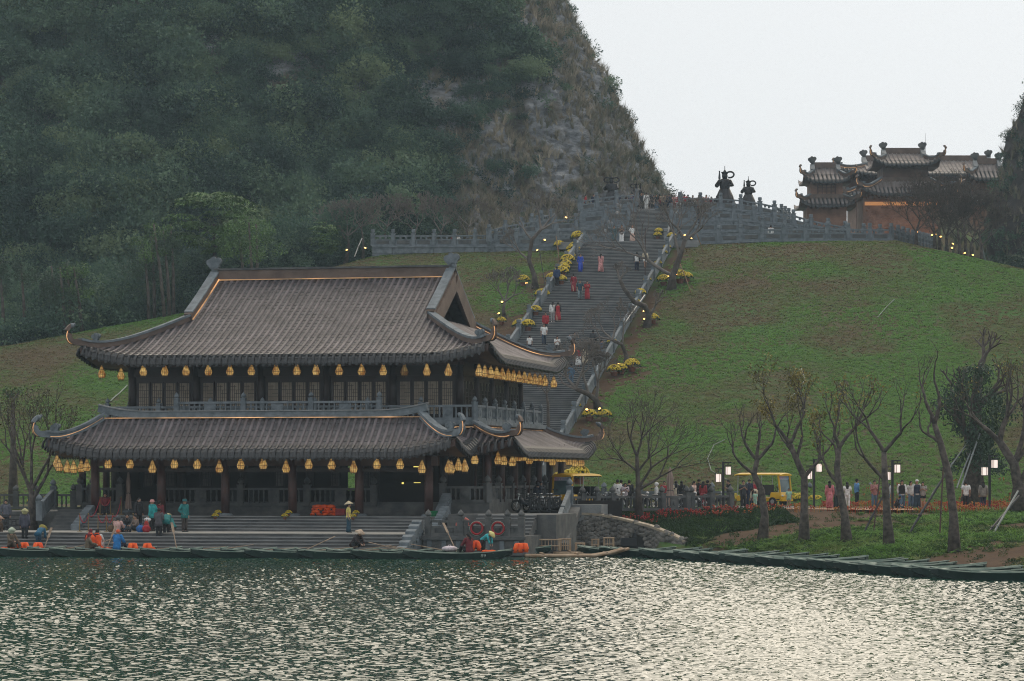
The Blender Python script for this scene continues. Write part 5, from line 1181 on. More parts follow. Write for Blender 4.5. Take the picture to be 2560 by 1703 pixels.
tree('bank_tree', 'gnarled tree cut by the right edge of the photo with yellow green leaves', tr_px([(2548, 1262, 150), (2546, 1215, 150), (2535, 1160, 150), (2500, 1105, 150)]), 0.36, [(3, (-.7, 0, .7), 1.1), (3, (.1, 0, 1), 1.2), (1, (.6, 0, .9), 1.6), (2, (.5, 0, 1), 1.6), (2, (.9, 0, .9), 2.0)], 61, maxlev=6, L0=1.15, up=0.8, bark='bark_dark', twig='bark_dark', leaves='leaf_y', nleaf=450, ls=0.16, group='gnarled trees on the lake bank')
b = PZ(2432, 172, 2.2)
t_ = tree('vine_covered_tree', 'thick pollarded trunk wrapped in dark vines near the right edge', [b, P(2436, 1120, 172), P(2440, 1020, 172), P(2446, 930, 172)], 0.52, [(2, (-.6, 0, .7), 1.0), (3, (.3, 0, 1), .8), (2, (.8, 0, .6), 1.0), (1, (-.5, 0, .8), 1.2)], 63, maxlev=4, L0=1.1, bark='bark_dark', twig='bark')
lf = MB(); r2 = np.random.default_rng(5)
for i in range(11000):
    a = r2.uniform(0, 6.28); q = r2.random(); hz_ = r2.uniform(2.0, 8.4); c = Vector((2.35*math.cos(a)*(.5+.6*q)*(0.75+0.35*math.sin(hz_*1.3)), 1.4*math.sin(a)*(.5+.6*q), hz_))+rv(r2)*0.25
    if vnoise(np.array([c.x*0.9+5, c.y*0.9, c.z*0.8]), 3) < 0.40: continue
    s_ = r2.uniform(0.12, 0.26); leaf(lf, c+Vector((0.25, 0, 0)), rv(r2)+Vector((0, 0, -.6)), rv(r2), s_, s_*0.55)
lf.build('vine_foliage', M['leaf_d'], t_, kind='stuff')
# left foreground leafy tree and stump pole
tree('leafy_tree', 'many stemmed tree with thin yellowish leaves at the left of the temple', [PZ(82, 149.5, 1.1), P(80, 1250, 149.5), P(78, 1225, 149.5)], 0.22, [(1, (.5, 0, .9), 1.5), (2, (-.5, 0, .9), 1.3), (2, (.15, .2, 1), 1.4), (1, (-.25, 0, 1), 1.6), (2, (.6, 0, .7), 1.3)], 70, maxlev=5, L0=1.15, spread=24, up=0.9, ratio=0.8, bark='bark_dark', twig='bark_dark', leaves='leaf_o', nleaf=1700, ls=0.13, leafrad=0.5)
tree('palm_stump', 'bare upright trunk with a tuft of green on top at the far left', [PZ(33, 178, 2.0), P(33, 1120, 178), P(32, 1000, 178)], 0.24, [(2, (.5, 0, .5), .5), (2, (-.5, 0, .6), .5), (2, (0, -.3, .8), .4)], 71, maxlev=2, L0=0.9, bark='bark', leaves='leaf_g', nleaf=160, ls=0.22)
# slender trees along the left crest, crowns of fine leaves
def slender(u0, v0, u1, v1, crown_v, Y, seed, label, cw=1.5, lm='leaf_g', n=900):
    base = P(u0, v0, Y); base.z = g1(base.x, base.y)-0.3; top = P(u1, v1, Y); o = base
    root = thing('slender_tree', label, 'tree', base, 0, 'slender trees along the grass crest'); mb = MB(); d = top-base; rg = np.random.default_rng(seed)
    mb.tube([Vector((0, 0, 0)), d*0.5+Vector((0.1, 0, 0)), d], [0.17, 0.13, 0.07], 7); mb.build('trunk', M['bark'], root, smooth=True)
    lf = MB(); ch = abs(crown_v-v1)*Y/F; lob = [(d+Vector((rg.normal()*cw*0.5, rg.normal()*cw*0.5, -rg.random()*ch)), cw*rg.uniform(0.3, 0.6)) for _ in range(9)]
    for i in range(n):
        c, r_ = lob[rg.integers(9)]; q = c+rv(rg)*r_*rg.uniform(.5, 1.05); s_ = rg.uniform(0.16, 0.32); leaf(lf, q, rv(rg)+Vector((0, 0, -.4)), rv(rg), s_, s_*0.4)
    lf.build('crown', M[lm], root, kind='stuff'); return root
SL = [(10, 865, -2, 650, 730), (62, 856, 52, 660, 745), (145, 838, 128, 665, 760), (162, 832, 150, 668, 770), (178, 832, 166, 655, 745), (185, 830, 172, 700, 760), (206, 822, 184, 668, 735),
      (372, 790, 362, 640, 700), (386, 785, 378, 590, 680), (412, 778, 384, 560, 640), (424, 775, 408, 575, 660), (434, 772, 426, 560, 650), (628, 700, 622, 555, 640), (640, 695, 640, 560, 650), (610, 700, 596, 570, 640)]
for i, (u0, v0, u1, v1, cv) in enumerate(SL): slender(u0, v0, u1, v1, cv, 238+(i % 3), 300+i, 'slender tree with a feathery crown on the grass crest, %s from the left' % ORD[i], 1.3 if i < 12 else 1.6, 'leaf_g' if i in (6, 9, 12, 13, 14) else 'leaf_d', 1000)
# the bright green tree and dark bush
def leafy(name, label, c, rx, rz, n, lm, seed, ls=0.3, trunk=None, layers=True):
    root = thing(name, label, 'tree' if trunk else 'bush', Vector((c.x, c.y, trunk.z if trunk else c.z-rz))); o = root.location.copy(); rg = np.random.default_rng(seed); lf = MB()
    if trunk: 
        mb = MB(); mb.tube([(0, 0, -0.5), (0.1, 0, (c.z-o.z)*0.5), (0, 0, c.z-o.z)], [0.3, 0.25, 0.12], 8); mb.build('trunk', M['bark_dark'], root)
    lob = []
    for _ in range(46):
        d = rv(rg); d.y = -abs(d.y)*0.9; lob.append((c-o+Vector((d.x*rx*0.8, d.y*rx*0.6, d.z*rz*0.8)), rx*rg.uniform(0.14, 0.30)))
    for i in range(n):
        q0, r_ = lob[rg.integers(len(lob))]; d = rv(rg); d.z = abs(d.z)*0.8-0.1; q = q0+Vector((d.x*r_*1.5, d.y*r_*1.2, d.z*r_*0.7)); s_ = ls*rg.uniform(.6, 1.3); leaf(lf, q, Vector((d.x, d.y, -0.5))+rv(rg)*0.5, Vector((0, 0, 1))+rv(rg)*0.5, s_, s_*0.5)
    lf.build('crown', M[lm], root, kind='stuff'); return root
leafy('broadleaf_tree', 'bright green layered broadleaf tree standing out against the dark forest', P(535, 560, 244), 3.7, 3.4, 8500, 'leaf_g', 81, 0.30, trunk=PZ(540, 244, 18))
leafy('round_bush', 'rounded green bush left of the lit bare tree', P(810, 595, 246), 1.3, 1.7, 2200, 'leaf_g', 82, 0.2)
leafy('round_bush', 'brownish green bush at the foot of the dark right cliff', P(2530, 690, 250), 2.2, 2.2, 2600, 'leaf_d', 83, 0.2)
# fan palms in the forest
def palm(label, p, seed, L_=3.4):
    root = thing('forest_palm', label, 'palm', p); rg = random.Random(seed); mb = MB(); mb.tube([(0, 0.5, -2.5), (0, 0, 0)], [0.14, 0.12], 6); mb.build('trunk', M['bark'], root)
    for k in range(9):
        a = k*0.7+rg.uniform(-.2, .2); d = Vector((math.cos(a), -0.5*abs(math.sin(a))-0.1, 0)); lf = MB(); pts = [Vector((0, 0, 0))+d*L_*q+Vector((0, 0, L_*(0.75*q-1.0*q*q)*(1 if math.sin(a) > -0.4 else .3))) for q in np.linspace(0, 1, 9)]
        lf.tube(pts, [0.05, .04, .035, .03, .025, .02, .015, .01, .006], 4)
        for i in range(1, 9):
            for sg in (-1, 1):
                for h in (0, .5):
                    q = pts[i].lerp(pts[i-1], h); dd = (pts[i]-pts[i-1]).normalized(); sd_ = dd.cross(Vector((0, 0, 1))).normalized()*sg; leaf(lf, q, sd_*0.8+dd*0.6+Vector((0, 0, -.5)), Vector((0, 0, 1)), 0.9*(1-i/13), 0.09)
        lf.build('frond', M['palmleaf'], root)
M['palmleaf'] = mat('palm_frond', (0.05, 0.085, 0.065), 0.5, scale=1, col2=(0.10, 0.14, 0.11))
for u, v, Y, lb in ((300, 385, 0, 'grey green palm spreading on the lower forest slope'),):
    Y = 258+((zv(v, 275)-14)*0.95)-1.5; palm(lb, P(u, v, Y), int(u))

# ------------------------------------------------------------------ potted chrysanthemums
M['petal'] = mat('yellow_chrysanthemum', (0.36, 0.25, 0.008), 0.6, scale=9, col2=(0.70, 0.53, 0.02), detail=2)
M['terracotta'] = mat('terracotta_pot', (0.16, 0.06, 0.035), 0.8, var=0.25, scale=4)
pot_root = thing('chrysanthemum_pot', 'x', 'flower pot', (0, 0, 0)); r2 = np.random.default_rng(9)
mb = MB(); mb.lathe((0, 0, 0), [(.16, 0), (.21, .2), (.23, .21), (.23, .26), (.18, .26)], 10); mb.build('pot', M['terracotta'], pot_root)
lf = MB()
for i in range(160):
    d = rv(r2); d.z = abs(d.z)*0.6-0.1; q = Vector((d.x*.40, d.y*.40, .33+d.z*.25)); s_ = .15; leaf(lf, q, d+Vector((0, 0, -.2)), rv(r2), s_, .07)
lf.build('foliage', M['leaf_d'], pot_root, kind='stuff')
pt = MB()
for i in range(150):
    d = rv(r2); d.z = abs(d.z); q = Vector((d.x*.42, d.y*.42, .38+d.z*.34)); pt.ball(q, (.05, .05, .03), 5, 3, 0, d.to_track_quat('Z', 'Y').to_matrix())
pt.build('blooms', M['petal'], pot_root, kind='stuff')
POTS_L = [(1453, 597), (1450, 606), (1445, 616), (1441, 624), (1437, 632), (1433, 641), (1428, 648), (1424, 657), (1419, 667), (1415, 677), (1409, 688), (1404, 699), (1403, 713), (1381, 711), (1356, 754), (1339, 792), (1320, 829), (1300, 831)]
POTS = [(u, v, 'yellow chrysanthemum pot along the left edge of the stairs, %s from the top' % ORD[i], 1.15+0.3*((i*7) % 3)/2) for i, (u, v) in enumerate(POTS_L)]
POTS += [(1308, 716, 'wide yellow chrysanthemum at the foot of the large left frangipani', 1.3), (1399, 628, 'pale yellow chrysanthemum outside the upper left parapet', 1.25), (1254, 814, 'yellow chrysanthemum beside the short leaning frangipani', .9),
  (1700, 710, 'big yellow chrysanthemum right of the largest right frangipani trunk', 1.6), (1717, 707, 'yellow chrysanthemum on the grass side of the largest right frangipani', 1.2), (1659, 715, 'yellow chrysanthemum left of the largest right frangipani trunk', 1.3), (1632, 812, 'yellow chrysanthemum beside the frangipani with the thick limb', 1.2),
  (1535, 941, 'left of three yellow chrysanthemums below the mid flight frangipani', 1.2), (1553, 937, 'middle of three yellow chrysanthemums below the mid flight frangipani', 1.1), (1580, 931, 'largest of three yellow chrysanthemums below the mid flight frangipani', 1.4),
  (1474, 1056, 'yellow chrysanthemum just left of the lower roof curl by the stairs', 1.2), (1511, 1057, 'yellow chrysanthemum just right of the lower roof curl by the stairs', 1.2),
  (1647, 590, 'upper yellow chrysanthemum on the right of the stair landing', .9), (1644, 600, 'lower yellow chrysanthemum on the right of the stair landing', .9), (1680, 604, 'yellow chrysanthemum outside the right end of the stair landing', 1.0),
  (1668, 630, 'yellow chrysanthemum inside the right parapet, first below the landing', .8), (1659, 655, 'yellow chrysanthemum inside the right parapet, second below the landing', .8), (1645, 680, 'yellow chrysanthemum inside the right parapet, third below the landing', .8), (1601, 750, 'yellow chrysanthemum on the right stair edge by the thick limb', 1.1), (1590, 785, 'yellow chrysanthemum low on the right stair edge', .9), (1530, 868, 'yellow chrysanthemum near the man in blue on the stairs', .9), (1441, 1030, 'yellow chrysanthemum against the right parapet low on the stairs', .8), (1618, 712, 'yellow chrysanthemum by the right parapet beside the rust coloured pole', .8),
  (1550, 560, 'yellow chrysanthemum left of the upper flight above the landing', 1.0)]
first = True
for u, v, lb, sc in POTS:
    p = hit(u, v)
    if first: pot_root.location = p; pot_root['label'] = lb; pot_root['group'] = 'yellow chrysanthemums on the hill'; pot_root.scale = (sc,)*3; first = False
    else: clone(pot_root, p, (u*1.7) % 6.28, lb, 'yellow chrysanthemums on the hill', sc)
for u, Y, z, lb, sc in ((1400, 176, 3.2, 'yellow chrysanthemum seen above the left of the first cart roof', 1.3), (1425, 176, 3.3, 'yellow chrysanthemum seen above the middle of the first cart roof', 1.4), (1447, 176.5, 3.4, 'tallest yellow chrysanthemum above the first cart roof', 1.6), (1832, 178, 2.0, 'yellow chrysanthemum by the rail behind the first street lamp', 1.1), (1982, 180, 2.0, 'yellow chrysanthemum next to the child right of the second cart', 1.1), (1998, 180, 2.0, 'yellow chrysanthemum second right of the second cart', 1.1), (2033, 180, 2.0, 'yellow chrysanthemum just left of the second lamp pole', .9), (2043, 180, 2.0, 'yellow chrysanthemum just right of the second lamp pole', .9), (85, 160, 2.1, 'yellow chrysanthemum behind the stems of the leafy left tree', .9), (116, 160, 2.1, 'yellow chrysanthemum behind the side step parapet', .9)):
    clone(pot_root, PZ(u, Y, z), (u*1.7) % 6.28, lb, 'yellow chrysanthemums by the road and terrace', sc)
smallpot = [(538, -14.6, 'potted flowers on the steps at the second red column, left one'), (545, -14.0, 'potted flowers on the steps at the second red column, right one'), (712, -14.6, 'potted flowers beside the fourth red column, left one'), (722, -14.0, 'potted flowers beside the fourth red column, right one'), (882, -14.6, 'potted flowers beside the fifth red column, left one'), (890, -14.0, 'potted flowers beside the fifth red column, right one')]
for u, b_, lb in smallpot:
    a = t_onb(u, 1295, b_)[0]; c = clone(pot_root, T(a, b_, 1.7 if b_ < -14.2 else 1.865), 0.5, lb, 'small flower pots on the temple steps', 0.42)

# ------------------------------------------------------------------ red and orange flower beds
M['flower'] = leafmat('bed_flowers', [(0.22, 0.012, 0.016), (0.32, 0.022, 0.018), (0.38, 0.07, 0.02), (0.45, 0.22, 0.03)], pscale=0.3)
fm = []
for k in range(3):
    mb = MB(); r2 = np.random.default_rng(200+k)
    for i in range(5):
        x, y = r2.normal(0, .16, 2); z = r2.uniform(.22, .42); mb.ball((x, y, z), (.046, .046, .04), 6, 4); mb.tube([(x, y, 0), (x, y, z)], .008, 3)
    fm.append(mb.mesh('flower_heads', M['flower']))
r2 = np.random.default_rng(31); N_ = 1150
X = r2.uniform(3.0, 34, N_); ys = np.interp(X, [3, 9, 15, 34], [153.5, 156.0, 157.4, 150.5]); Y = ys-np.abs(r2.normal(0, 1.5, N_)); k = (Y > shore(X)+2) & (r2.random(N_) < np.where(X < 12.5, 0.26, 0.14)); X, Y = X[k], Y[k]; n = len(X)
scatter('red_flower_bed', fm, np.stack([X, Y, ground(X, Y)], 1), np.stack([X*0, X*0, r2.uniform(0, 6.28, n)], 1), r2.uniform(.7, 1.2, n), np.clip(r2.normal(.34, .25, n)+np.where(X > 12.5, .25, 0), 0, 1), r2.integers(0, 3, n))
X2 = r2.uniform(19, 37, 2000); Y2 = r2.uniform(160, 181, 2000); k = (fbm(np.stack([X2, Y2, X2*0], -1), 0.3, 3, 7)+0.012*(X2-24) > 0.53); X2, Y2 = X2[k][:500], Y2[k][:500]; n = len(X2)
scatter('orange_flower_bed', fm, np.stack([X2, Y2, ground(X2, Y2)], 1), np.stack([X2*0, X2*0, r2.uniform(0, 6.28, n)], 1), r2.uniform(.6, 1.0, n), np.clip(r2.normal(.62, .15, n), 0, 1), r2.integers(0, 3, n))
X = r2.uniform(3.0, 15, 5200); Y = np.interp(X, [3, 9, 15], [153.6, 156.2, 157.6])-r2.random(5200)**1.2*9.8; k = (Y > shore(X)+0.6) & ~((X < 9.3) & (Y < 150.2)); X, Y = X[k], Y[k]; n = len(X)
scatter('bed_foliage', herbs, np.stack([X, Y, ground(X, Y)], 1), np.stack([X*0, X*0, r2.uniform(0, 6.28, n)], 1), r2.uniform(.5, .95, n), np.clip(r2.normal(.30, .2, n), 0, 1), r2.integers(0, 4, n))

# ------------------------------------------------------------------ hanging lanterns
def lampshade_mat(name, e):
    m, t, b = nt(name); L = t.links; tc = t.nodes.new('ShaderNodeTexCoord'); sp_ = t.nodes.new('ShaderNodeSeparateXYZ'); L.new(tc.outputs['Object'], sp_.inputs[0])
    g = t.nodes.new('ShaderNodeNewGeometry'); n = t.nodes.new('ShaderNodeTexNoise'); n.inputs['Scale'].default_value = 4.5; L.new(g.outputs['Position'], n.inputs['Vector'])
    r = t.nodes.new('ShaderNodeValToRGB'); r.color_ramp.elements[0].position = .3; r.color_ramp.elements[1].position = .7; r.color_ramp.elements[0].color = (0.16, 0.085, 0.03, 1); r.color_ramp.elements[1].color = (0.52, 0.38, 0.18, 1); L.new(n.outputs['Fac'], r.inputs['Fac']); L.new(r.outputs['Color'], b.inputs['Base Color'])
    r2_ = t.nodes.new('ShaderNodeValToRGB'); r2_.color_ramp.elements[0].position = .32; r2_.color_ramp.elements[1].position = .75; r2_.color_ramp.elements[0].color = (0.35, 0.13, 0.02, 1); r2_.color_ramp.elements[1].color = (1.0, 0.66, 0.20, 1); L.new(n.outputs['Fac'], r2_.inputs['Fac'])
    L.new(r2_.outputs['Color'], b.inputs['Emission Color']); b.inputs['Emission Strength'].default_value = e; return m
M['shade'] = lampshade_mat('lit_bamboo_shade', 0.42); M['shade_dim'] = lampshade_mat('dim_bamboo_shade', 0.10)
M['cane'] = mat('cane_ribs', (0.10, 0.06, 0.03), 0.7, var=0.3, scale=5)
lan = thing('lantern', 'x', 'lantern', (0, 0, 0))
prof = [(.03, 0), (.055, -.05), (.11, -.22), (.185, -.41), (.215, -.485), (.205, -.52), (.15, -.67), (.135, -.68)]
mb = MB(); mb.lathe((0, 0, 0), prof[::-1], 12); mb.build('shade', M['shade'], lan, smooth=True)
mb = MB()
for k in range(10): a = k*.6283; mb.tube([(1.03*r*math.cos(a), 1.03*r*math.sin(a), z) for r, z in prof], .010, 3)
for z, r in ((-.22, .115), (-.485, .222), (-.675, .15), (-.05, .06)): mb.tube([(r*math.cos(k*.5236), r*math.sin(k*.5236), z) for k in range(13)], .012, 4, cap=False)
mb.build('rib_frame', M['cane'], lan)
mb = MB()
for k in range(8): a = k*.785; mb.cyl((.14*math.cos(a), .14*math.sin(a), -.68), (.14*math.cos(a), .14*math.sin(a), -.77), .008, .012, 4)
mb.build('fringe', M['cane'], lan)
mb = MB(); mb.cyl((0, 0, 0), (0, 0, .35), .012, .012, 4); mb.build('cord', M['black'], lan)
LN = []; UP = 'hanging under the upper front eave'
for i, u in enumerate([358, 412, 465, 521, 575, 628, 690, 742, 790, 848, 904, 958, 1011, 1067, 1121]):
    a, b_, z = t_onb(u, 906+1.5*abs(i-8)*0.2, -9.15); LN.append((T(a, b_, z), 'lit bamboo lantern %s, %s from the left' % (UP, ORD[i]) if i != 12 else 'unlit greyish bamboo lantern among the lit ones under the upper front eave', 'lanterns under the upper eaves', i == 12))
for i in range(13):
    b_ = -9.0+i*1.42; LN.append((T(10.65, b_, zv(909, t_Y := T(10.65, -9.0, 0).y) - 0.0), 'lit lantern under the upper right eave, %s from the front corner' % ORD[i], 'lanterns under the upper eaves', False))
LN.append((T(10.9, 9.4, LN[-1][0].z-.05), 'lit lantern hanging alone at the far back corner of the upper right eave', 'lanterns under the upper eaves', False))
for i, u in enumerate([231, 259, 281, 306]):
    a, b_, z = t_ona(u, 916, -10.75); b_ = -8.2+i*3.0; LN.append((T(-10.75, b_, zv(914, T(-10.75, -8.2, 0).y)), 'lit lantern under the upper left eave beyond the wall, %s from the corner' % ORD[i], 'lanterns under the upper eaves', False))
for i, (u, v) in enumerate([(217, 1146), (270, 1139), (325, 1139), (381, 1150), (436, 1139), (493, 1140), (548, 1149), (602, 1141), (658, 1140), (715, 1149), (772, 1140), (829, 1141), (884, 1149), (942, 1140), (1000, 1140), (1055, 1150)]):
    a, b_, z = t_onb(u, v, -14.0); LN.append((T(a, b_, z), 'lit bamboo lantern along the porch front, %s from the left' % ORD[i], 'lanterns round the porch and gallery', False))
for i, (u, v, b_) in enumerate([(142, 1137, -13.0), (148, 1146, -14.3), (184, 1151, -13.2), (203, 1149, -12.0), (168, 1150, -11.6)]):
    a = t_onb(u, v, b_); LN.append((T(*a), 'lit lantern in the cluster at the left corner of the porch, %s of five' % ORD[i], 'lanterns round the porch and gallery', False))
for i, (u, v, b_) in enumerate([(1121, 1149, -13.6), (1128, 1151, -12.8), (1146, 1144, -12.0), (1162, 1147, -11.4), (1187, 1128, -10.9)]):
    a = t_onb(u, v, b_); LN.append((T(*a), 'lit lantern in the corner between porch and right gallery, %s from the porch' % ORD[i], 'lanterns round the porch and gallery', False))
RG_ = [(1245, 1129), (1260, 1131), (1281, 1134), (1296, 1122), (1309, 1121), (1323, 1130), (1337, 1122), (1352, 1123), (1367, 1125), (1381, 1134), (1398, 1126), (1411, 1126), (1422, 1134), (1437, 1137), (1453, 1138)]
for i, (u, v) in enumerate(RG_):
    b_ = -9.6+19.6*i/14; a = 11.95; p = T(a, b_, 0); k = (u-1280)/F; 
    a2 = t_onb(u, v, b_)[0]; p = T(a2, b_, t_onb(u, v, b_)[2]); LN.append((p, 'lit lantern under the right gallery eave, %s from the front' % ORD[i], 'lanterns round the porch and gallery', False))
for i, (p, lb, gr, dim) in enumerate(LN):
    if i == 0: lan.location = p; lan['label'] = lb; lan['group'] = gr
    else:
        c = clone(lan, p, i*0.37, lb, gr)
        if dim:
            for ch in c.children:
                if ch.name.startswith('shade'): ch.data = ch.data.copy(); ch.data.materials[0] = M['shade_dim']
# ------------------------------------------------------------------ people
def J(pose):
    """joints of a 1.6 m figure facing -y; z = 0 is the ground (or seat level for boats)"""
    j = dict(hip=V(0, 0, .84), chest=V(0, 0, 1.16), neck=V(0, 0, 1.345), head=V(0, -.02, 1.475), hd=V(0, -1, 0))
    def legs(l, r): j['legs'] = (l, r)
    def arms(l, r): j['arms'] = (l, r)
    def stand(dl=0, dr=0): legs((V(-.085, 0, .80), V(-.09, dl*.6-.02, .44), V(-.09, dl, .07)), (V(.085, 0, .80), V(.09, dr*.6-.02, .44), V(.09, dr, .07)))
    stand(0, 0)
    down = (V(-.17, 0, 1.29), V(-.225, .03, 1.02), V(-.225, -.04, .78)); downr = (V(.17, 0, 1.29), V(.225, .03, 1.02), V(.225, -.04, .78)); arms(down, downr)
    if pose == 'walk':
        stand(-.22, .24); arms((V(-.17, 0, 1.29), V(-.22, .12, 1.05), V(-.21, .04, .82)), (V(.17, 0, 1.29), V(.22, -.08, 1.04), V(.2, -.2, .86)))
    elif pose == 'phone':
        arms((V(-.17, 0, 1.29), V(-.21, -.02, 1.03), V(-.06, -.24, 1.14)), (V(.17, 0, 1.29), V(.21, -.02, 1.03), V(.06, -.24, 1.14))); j['head'] = V(0, -.05, 1.465)
    elif pose == 'raise':
        arms((V(-.17, 0, 1.29), V(-.27, -.14, 1.12), V(-.12, -.24, 1.42)), (V(.17, 0, 1.29), V(.27, -.14, 1.12), V(.12, -.24, 1.42)))
    elif pose == 'hip':
        arms((V(-.17, 0, 1.29), V(-.31, .05, 1.06), V(-.14, -.06, .92)), downr)
    elif pose == 'wave':
        stand(-.05, .08); arms((V(-.17, 0, 1.29), V(-.40, -.04, 1.22), V(-.62, -.06, 1.18)), (V(.17, 0, 1.29), V(.3, .05, 1.1), V(.42, .06, 1.0)))
    elif pose == 'bend':
        j.update(chest=V(0, -.26, 1.02), neck=V(0, -.42, 1.08), head=V(0, -.54, 1.10), hd=V(0, -.5, -.85))
        arms((V(-.16, -.37, 1.06), V(-.19, -.46, .80), V(-.12, -.52, .56)), (V(.16, -.37, 1.06), V(.19, -.46, .80), V(.12, -.52, .56)))
    elif pose == 'crouch':
        j.update(hip=V(0, .10, .30), chest=V(0, -.10, .56), neck=V(0, -.22, .70), head=V(0, -.31, .79), hd=V(0, -.85, -.5))
        legs((V(-.09, .08, .28), V(-.14, -.30, .46), V(-.11, -.02, .07)), (V(.09, .08, .28), V(.14, -.30, .46), V(.11, -.02, .07)))
        arms((V(-.16, -.18, .66), V(-.22, -.34, .45), V(-.10, -.50, .28)), (V(.16, -.18, .66), V(.22, -.34, .45), V(.10, -.50, .28)))
    elif pose == 'sit':
        for k, d in (('hip', .40), ('chest', .38), ('neck', .38), ('head', .38)): j[k] = j[k]-V(0, 0, d)
        legs((V(-.09, 0, .43), V(-.11, -.40, .46), V(-.10, -.42, .07)), (V(.09, 0, .43), V(.11, -.40, .46), V(.10, -.42, .07)))
        arms((V(-.17, 0, .91), V(-.22, -.06, .66), V(-.11, -.28, .55)), (V(.17, 0, .91), V(.22, -.06, .66), V(.11, -.28, .55)))
    elif pose == 'low':
        d = V(0, 0, .66); j.update(hip=V(0, .05, .18), chest=V(0, .02, .50), neck=V(0, -.02, .685), head=V(0, -.05, .81))
        legs((V(-.09, .03, .14), V(-.15, -.34, .36), V(-.12, -.52, .07)), (V(.09, .03, .14), V(.15, -.34, .36), V(.12, -.52, .07)))
        arms((V(-.17, -.01, .63), V(-.24, -.14, .40), V(-.14, -.36, .36)), (V(.17, -.01, .63), V(.24, -.14, .40), V(.14, -.36, .36)))
    return j
def hand(mb, w, d, side):
    """palm, four bent fingers of different length and a thumb"""
    d = d.normalized(); lat = d.cross(V(0, -1, .2)).normalized(); nrm = lat.cross(d).normalized()
    mb.tube([w, w+d*.045, w+d*.085], [.022, .036, .034], 6, ell=.5, up=lat)
    for k, (x, L_) in enumerate(((-.027, .062), (-.009, .074), (.009, .070), (.026, .055))):
        b = w+d*.083+lat*x; mb.tube([b, b+d*L_*.5+nrm*.004, b+d*L_*.85+nrm*.022], [.0095, .009, .006], 4)
    b = w+d*.028+lat*(-.030*side); mb.tube([b, b+lat*(-.026*side)+d*.026, b+lat*(-.026*side)+d*.05+nrm*.012], [.011, .010, .007], 4)
_cache = {}
def body_mesh(pose):
    if pose in _cache: return _cache[pose]
    j = J(pose); mb = MB(); hip, ch, nk, hd = j['hip'], j['chest'], j['neck'], j['head']
    sh = (j['arms'][0][0]+j['arms'][1][0])/2; up = V(1, 0, 0)
    mb.tube([hip-(ch-hip).normalized()*.10, hip, hip.lerp(ch, .45), ch, sh-(sh-ch)*.1, nk-(nk-sh)*.2], [.12, .155, .128, .158, .165, .07], 12, ell=[.75, .7, .68, .66, .55, .8], up=up)
    mb.tube([nk-(hd-nk)*.35, nk, hd-(hd-nk)*.35], [.06, .052, .05], 8)
    for k, (a, b, c) in enumerate(j['arms']):
        mb.tube([a, a.lerp(b, .5), b, b.lerp(c, .35), c], [.056, .046, .038, .037, .025], 8); mb.ball(a, .058, 8, 6); mb.ball(b, .037, 6, 5); hand(mb, c, (c-b), 1 if k else -1)
    for (a, b, c) in j['legs']:
        mb.tube([a, a.lerp(b, .45), b], [.092, .078, .056], 9); mb.ball(a, .09, 8, 6); mb.tube([b, b.lerp(c, .3), c], [.053, .056, .034], 8); mb.ball(b, .055, 7, 6)
        mb.tube([c+V(0, .055, -.03), c+V(0, -.02, -.03), c+V(0, -.12, -.042), c+V(0, -.17, -.05)], [.035, .042, .042, .022], 7, ell=.7)
    q = j['hd'].normalized(); Q = q.to_track_quat('-Y', 'Z').to_matrix(); 
    mb.ball(hd, (.078, .094, .112), 12, 10, 0, Q); mb.ball(hd+Q @ V(0, -.018, -.055), (.055, .07, .062), 9, 7, 0, Q)
    mb.tube([hd+Q @ V(0, -.088, .018), hd+Q @ V(0, -.112, -.022)], [.010, .017], 5); mb.ball(hd+Q @ V(0, -.090, -.058), (.026, .012, .009), 6, 5, 0, Q)
    for sx_ in (-1, 1): mb.ball(hd+Q @ V(sx_*.079, .005, -.008), (.012, .022, .034), 6, 5, 0, Q); mb.ball(hd+Q @ V(sx_*.032, -.084, .012), (.016, .010, .010), 6, 4, 0, Q)
    me = mb.mesh('body_src', M['skin']); o = bpy.data.objects.new('body_src', me); COL.objects.link(o)
    r = o.modifiers.new('r', 'REMESH'); r.mode = 'VOXEL'; r.voxel_size = .0125; r.use_smooth_shade = True
    dc = o.modifiers.new('d', 'DECIMATE'); dc.ratio = .42
    dg = bpy.context.evaluated_depsgraph_get(); out = bpy.data.meshes.new_from_object(o.evaluated_get(dg)); out.name = 'body'
    bpy.data.objects.remove(o); out.materials.clear(); out.materials.append(M['skin']); _cache[pose] = out; return out
M['skin'] = mat('skin', (0.36, 0.21, 0.145), 0.55, var=0.08, scale=6)
CL = {}
def cloth(c):
    k = tuple(round(x, 3) for x in c)
    if k not in CL: CL[k] = mat('cloth', k, 0.8, var=0.28, scale=7)
    return CL[k]
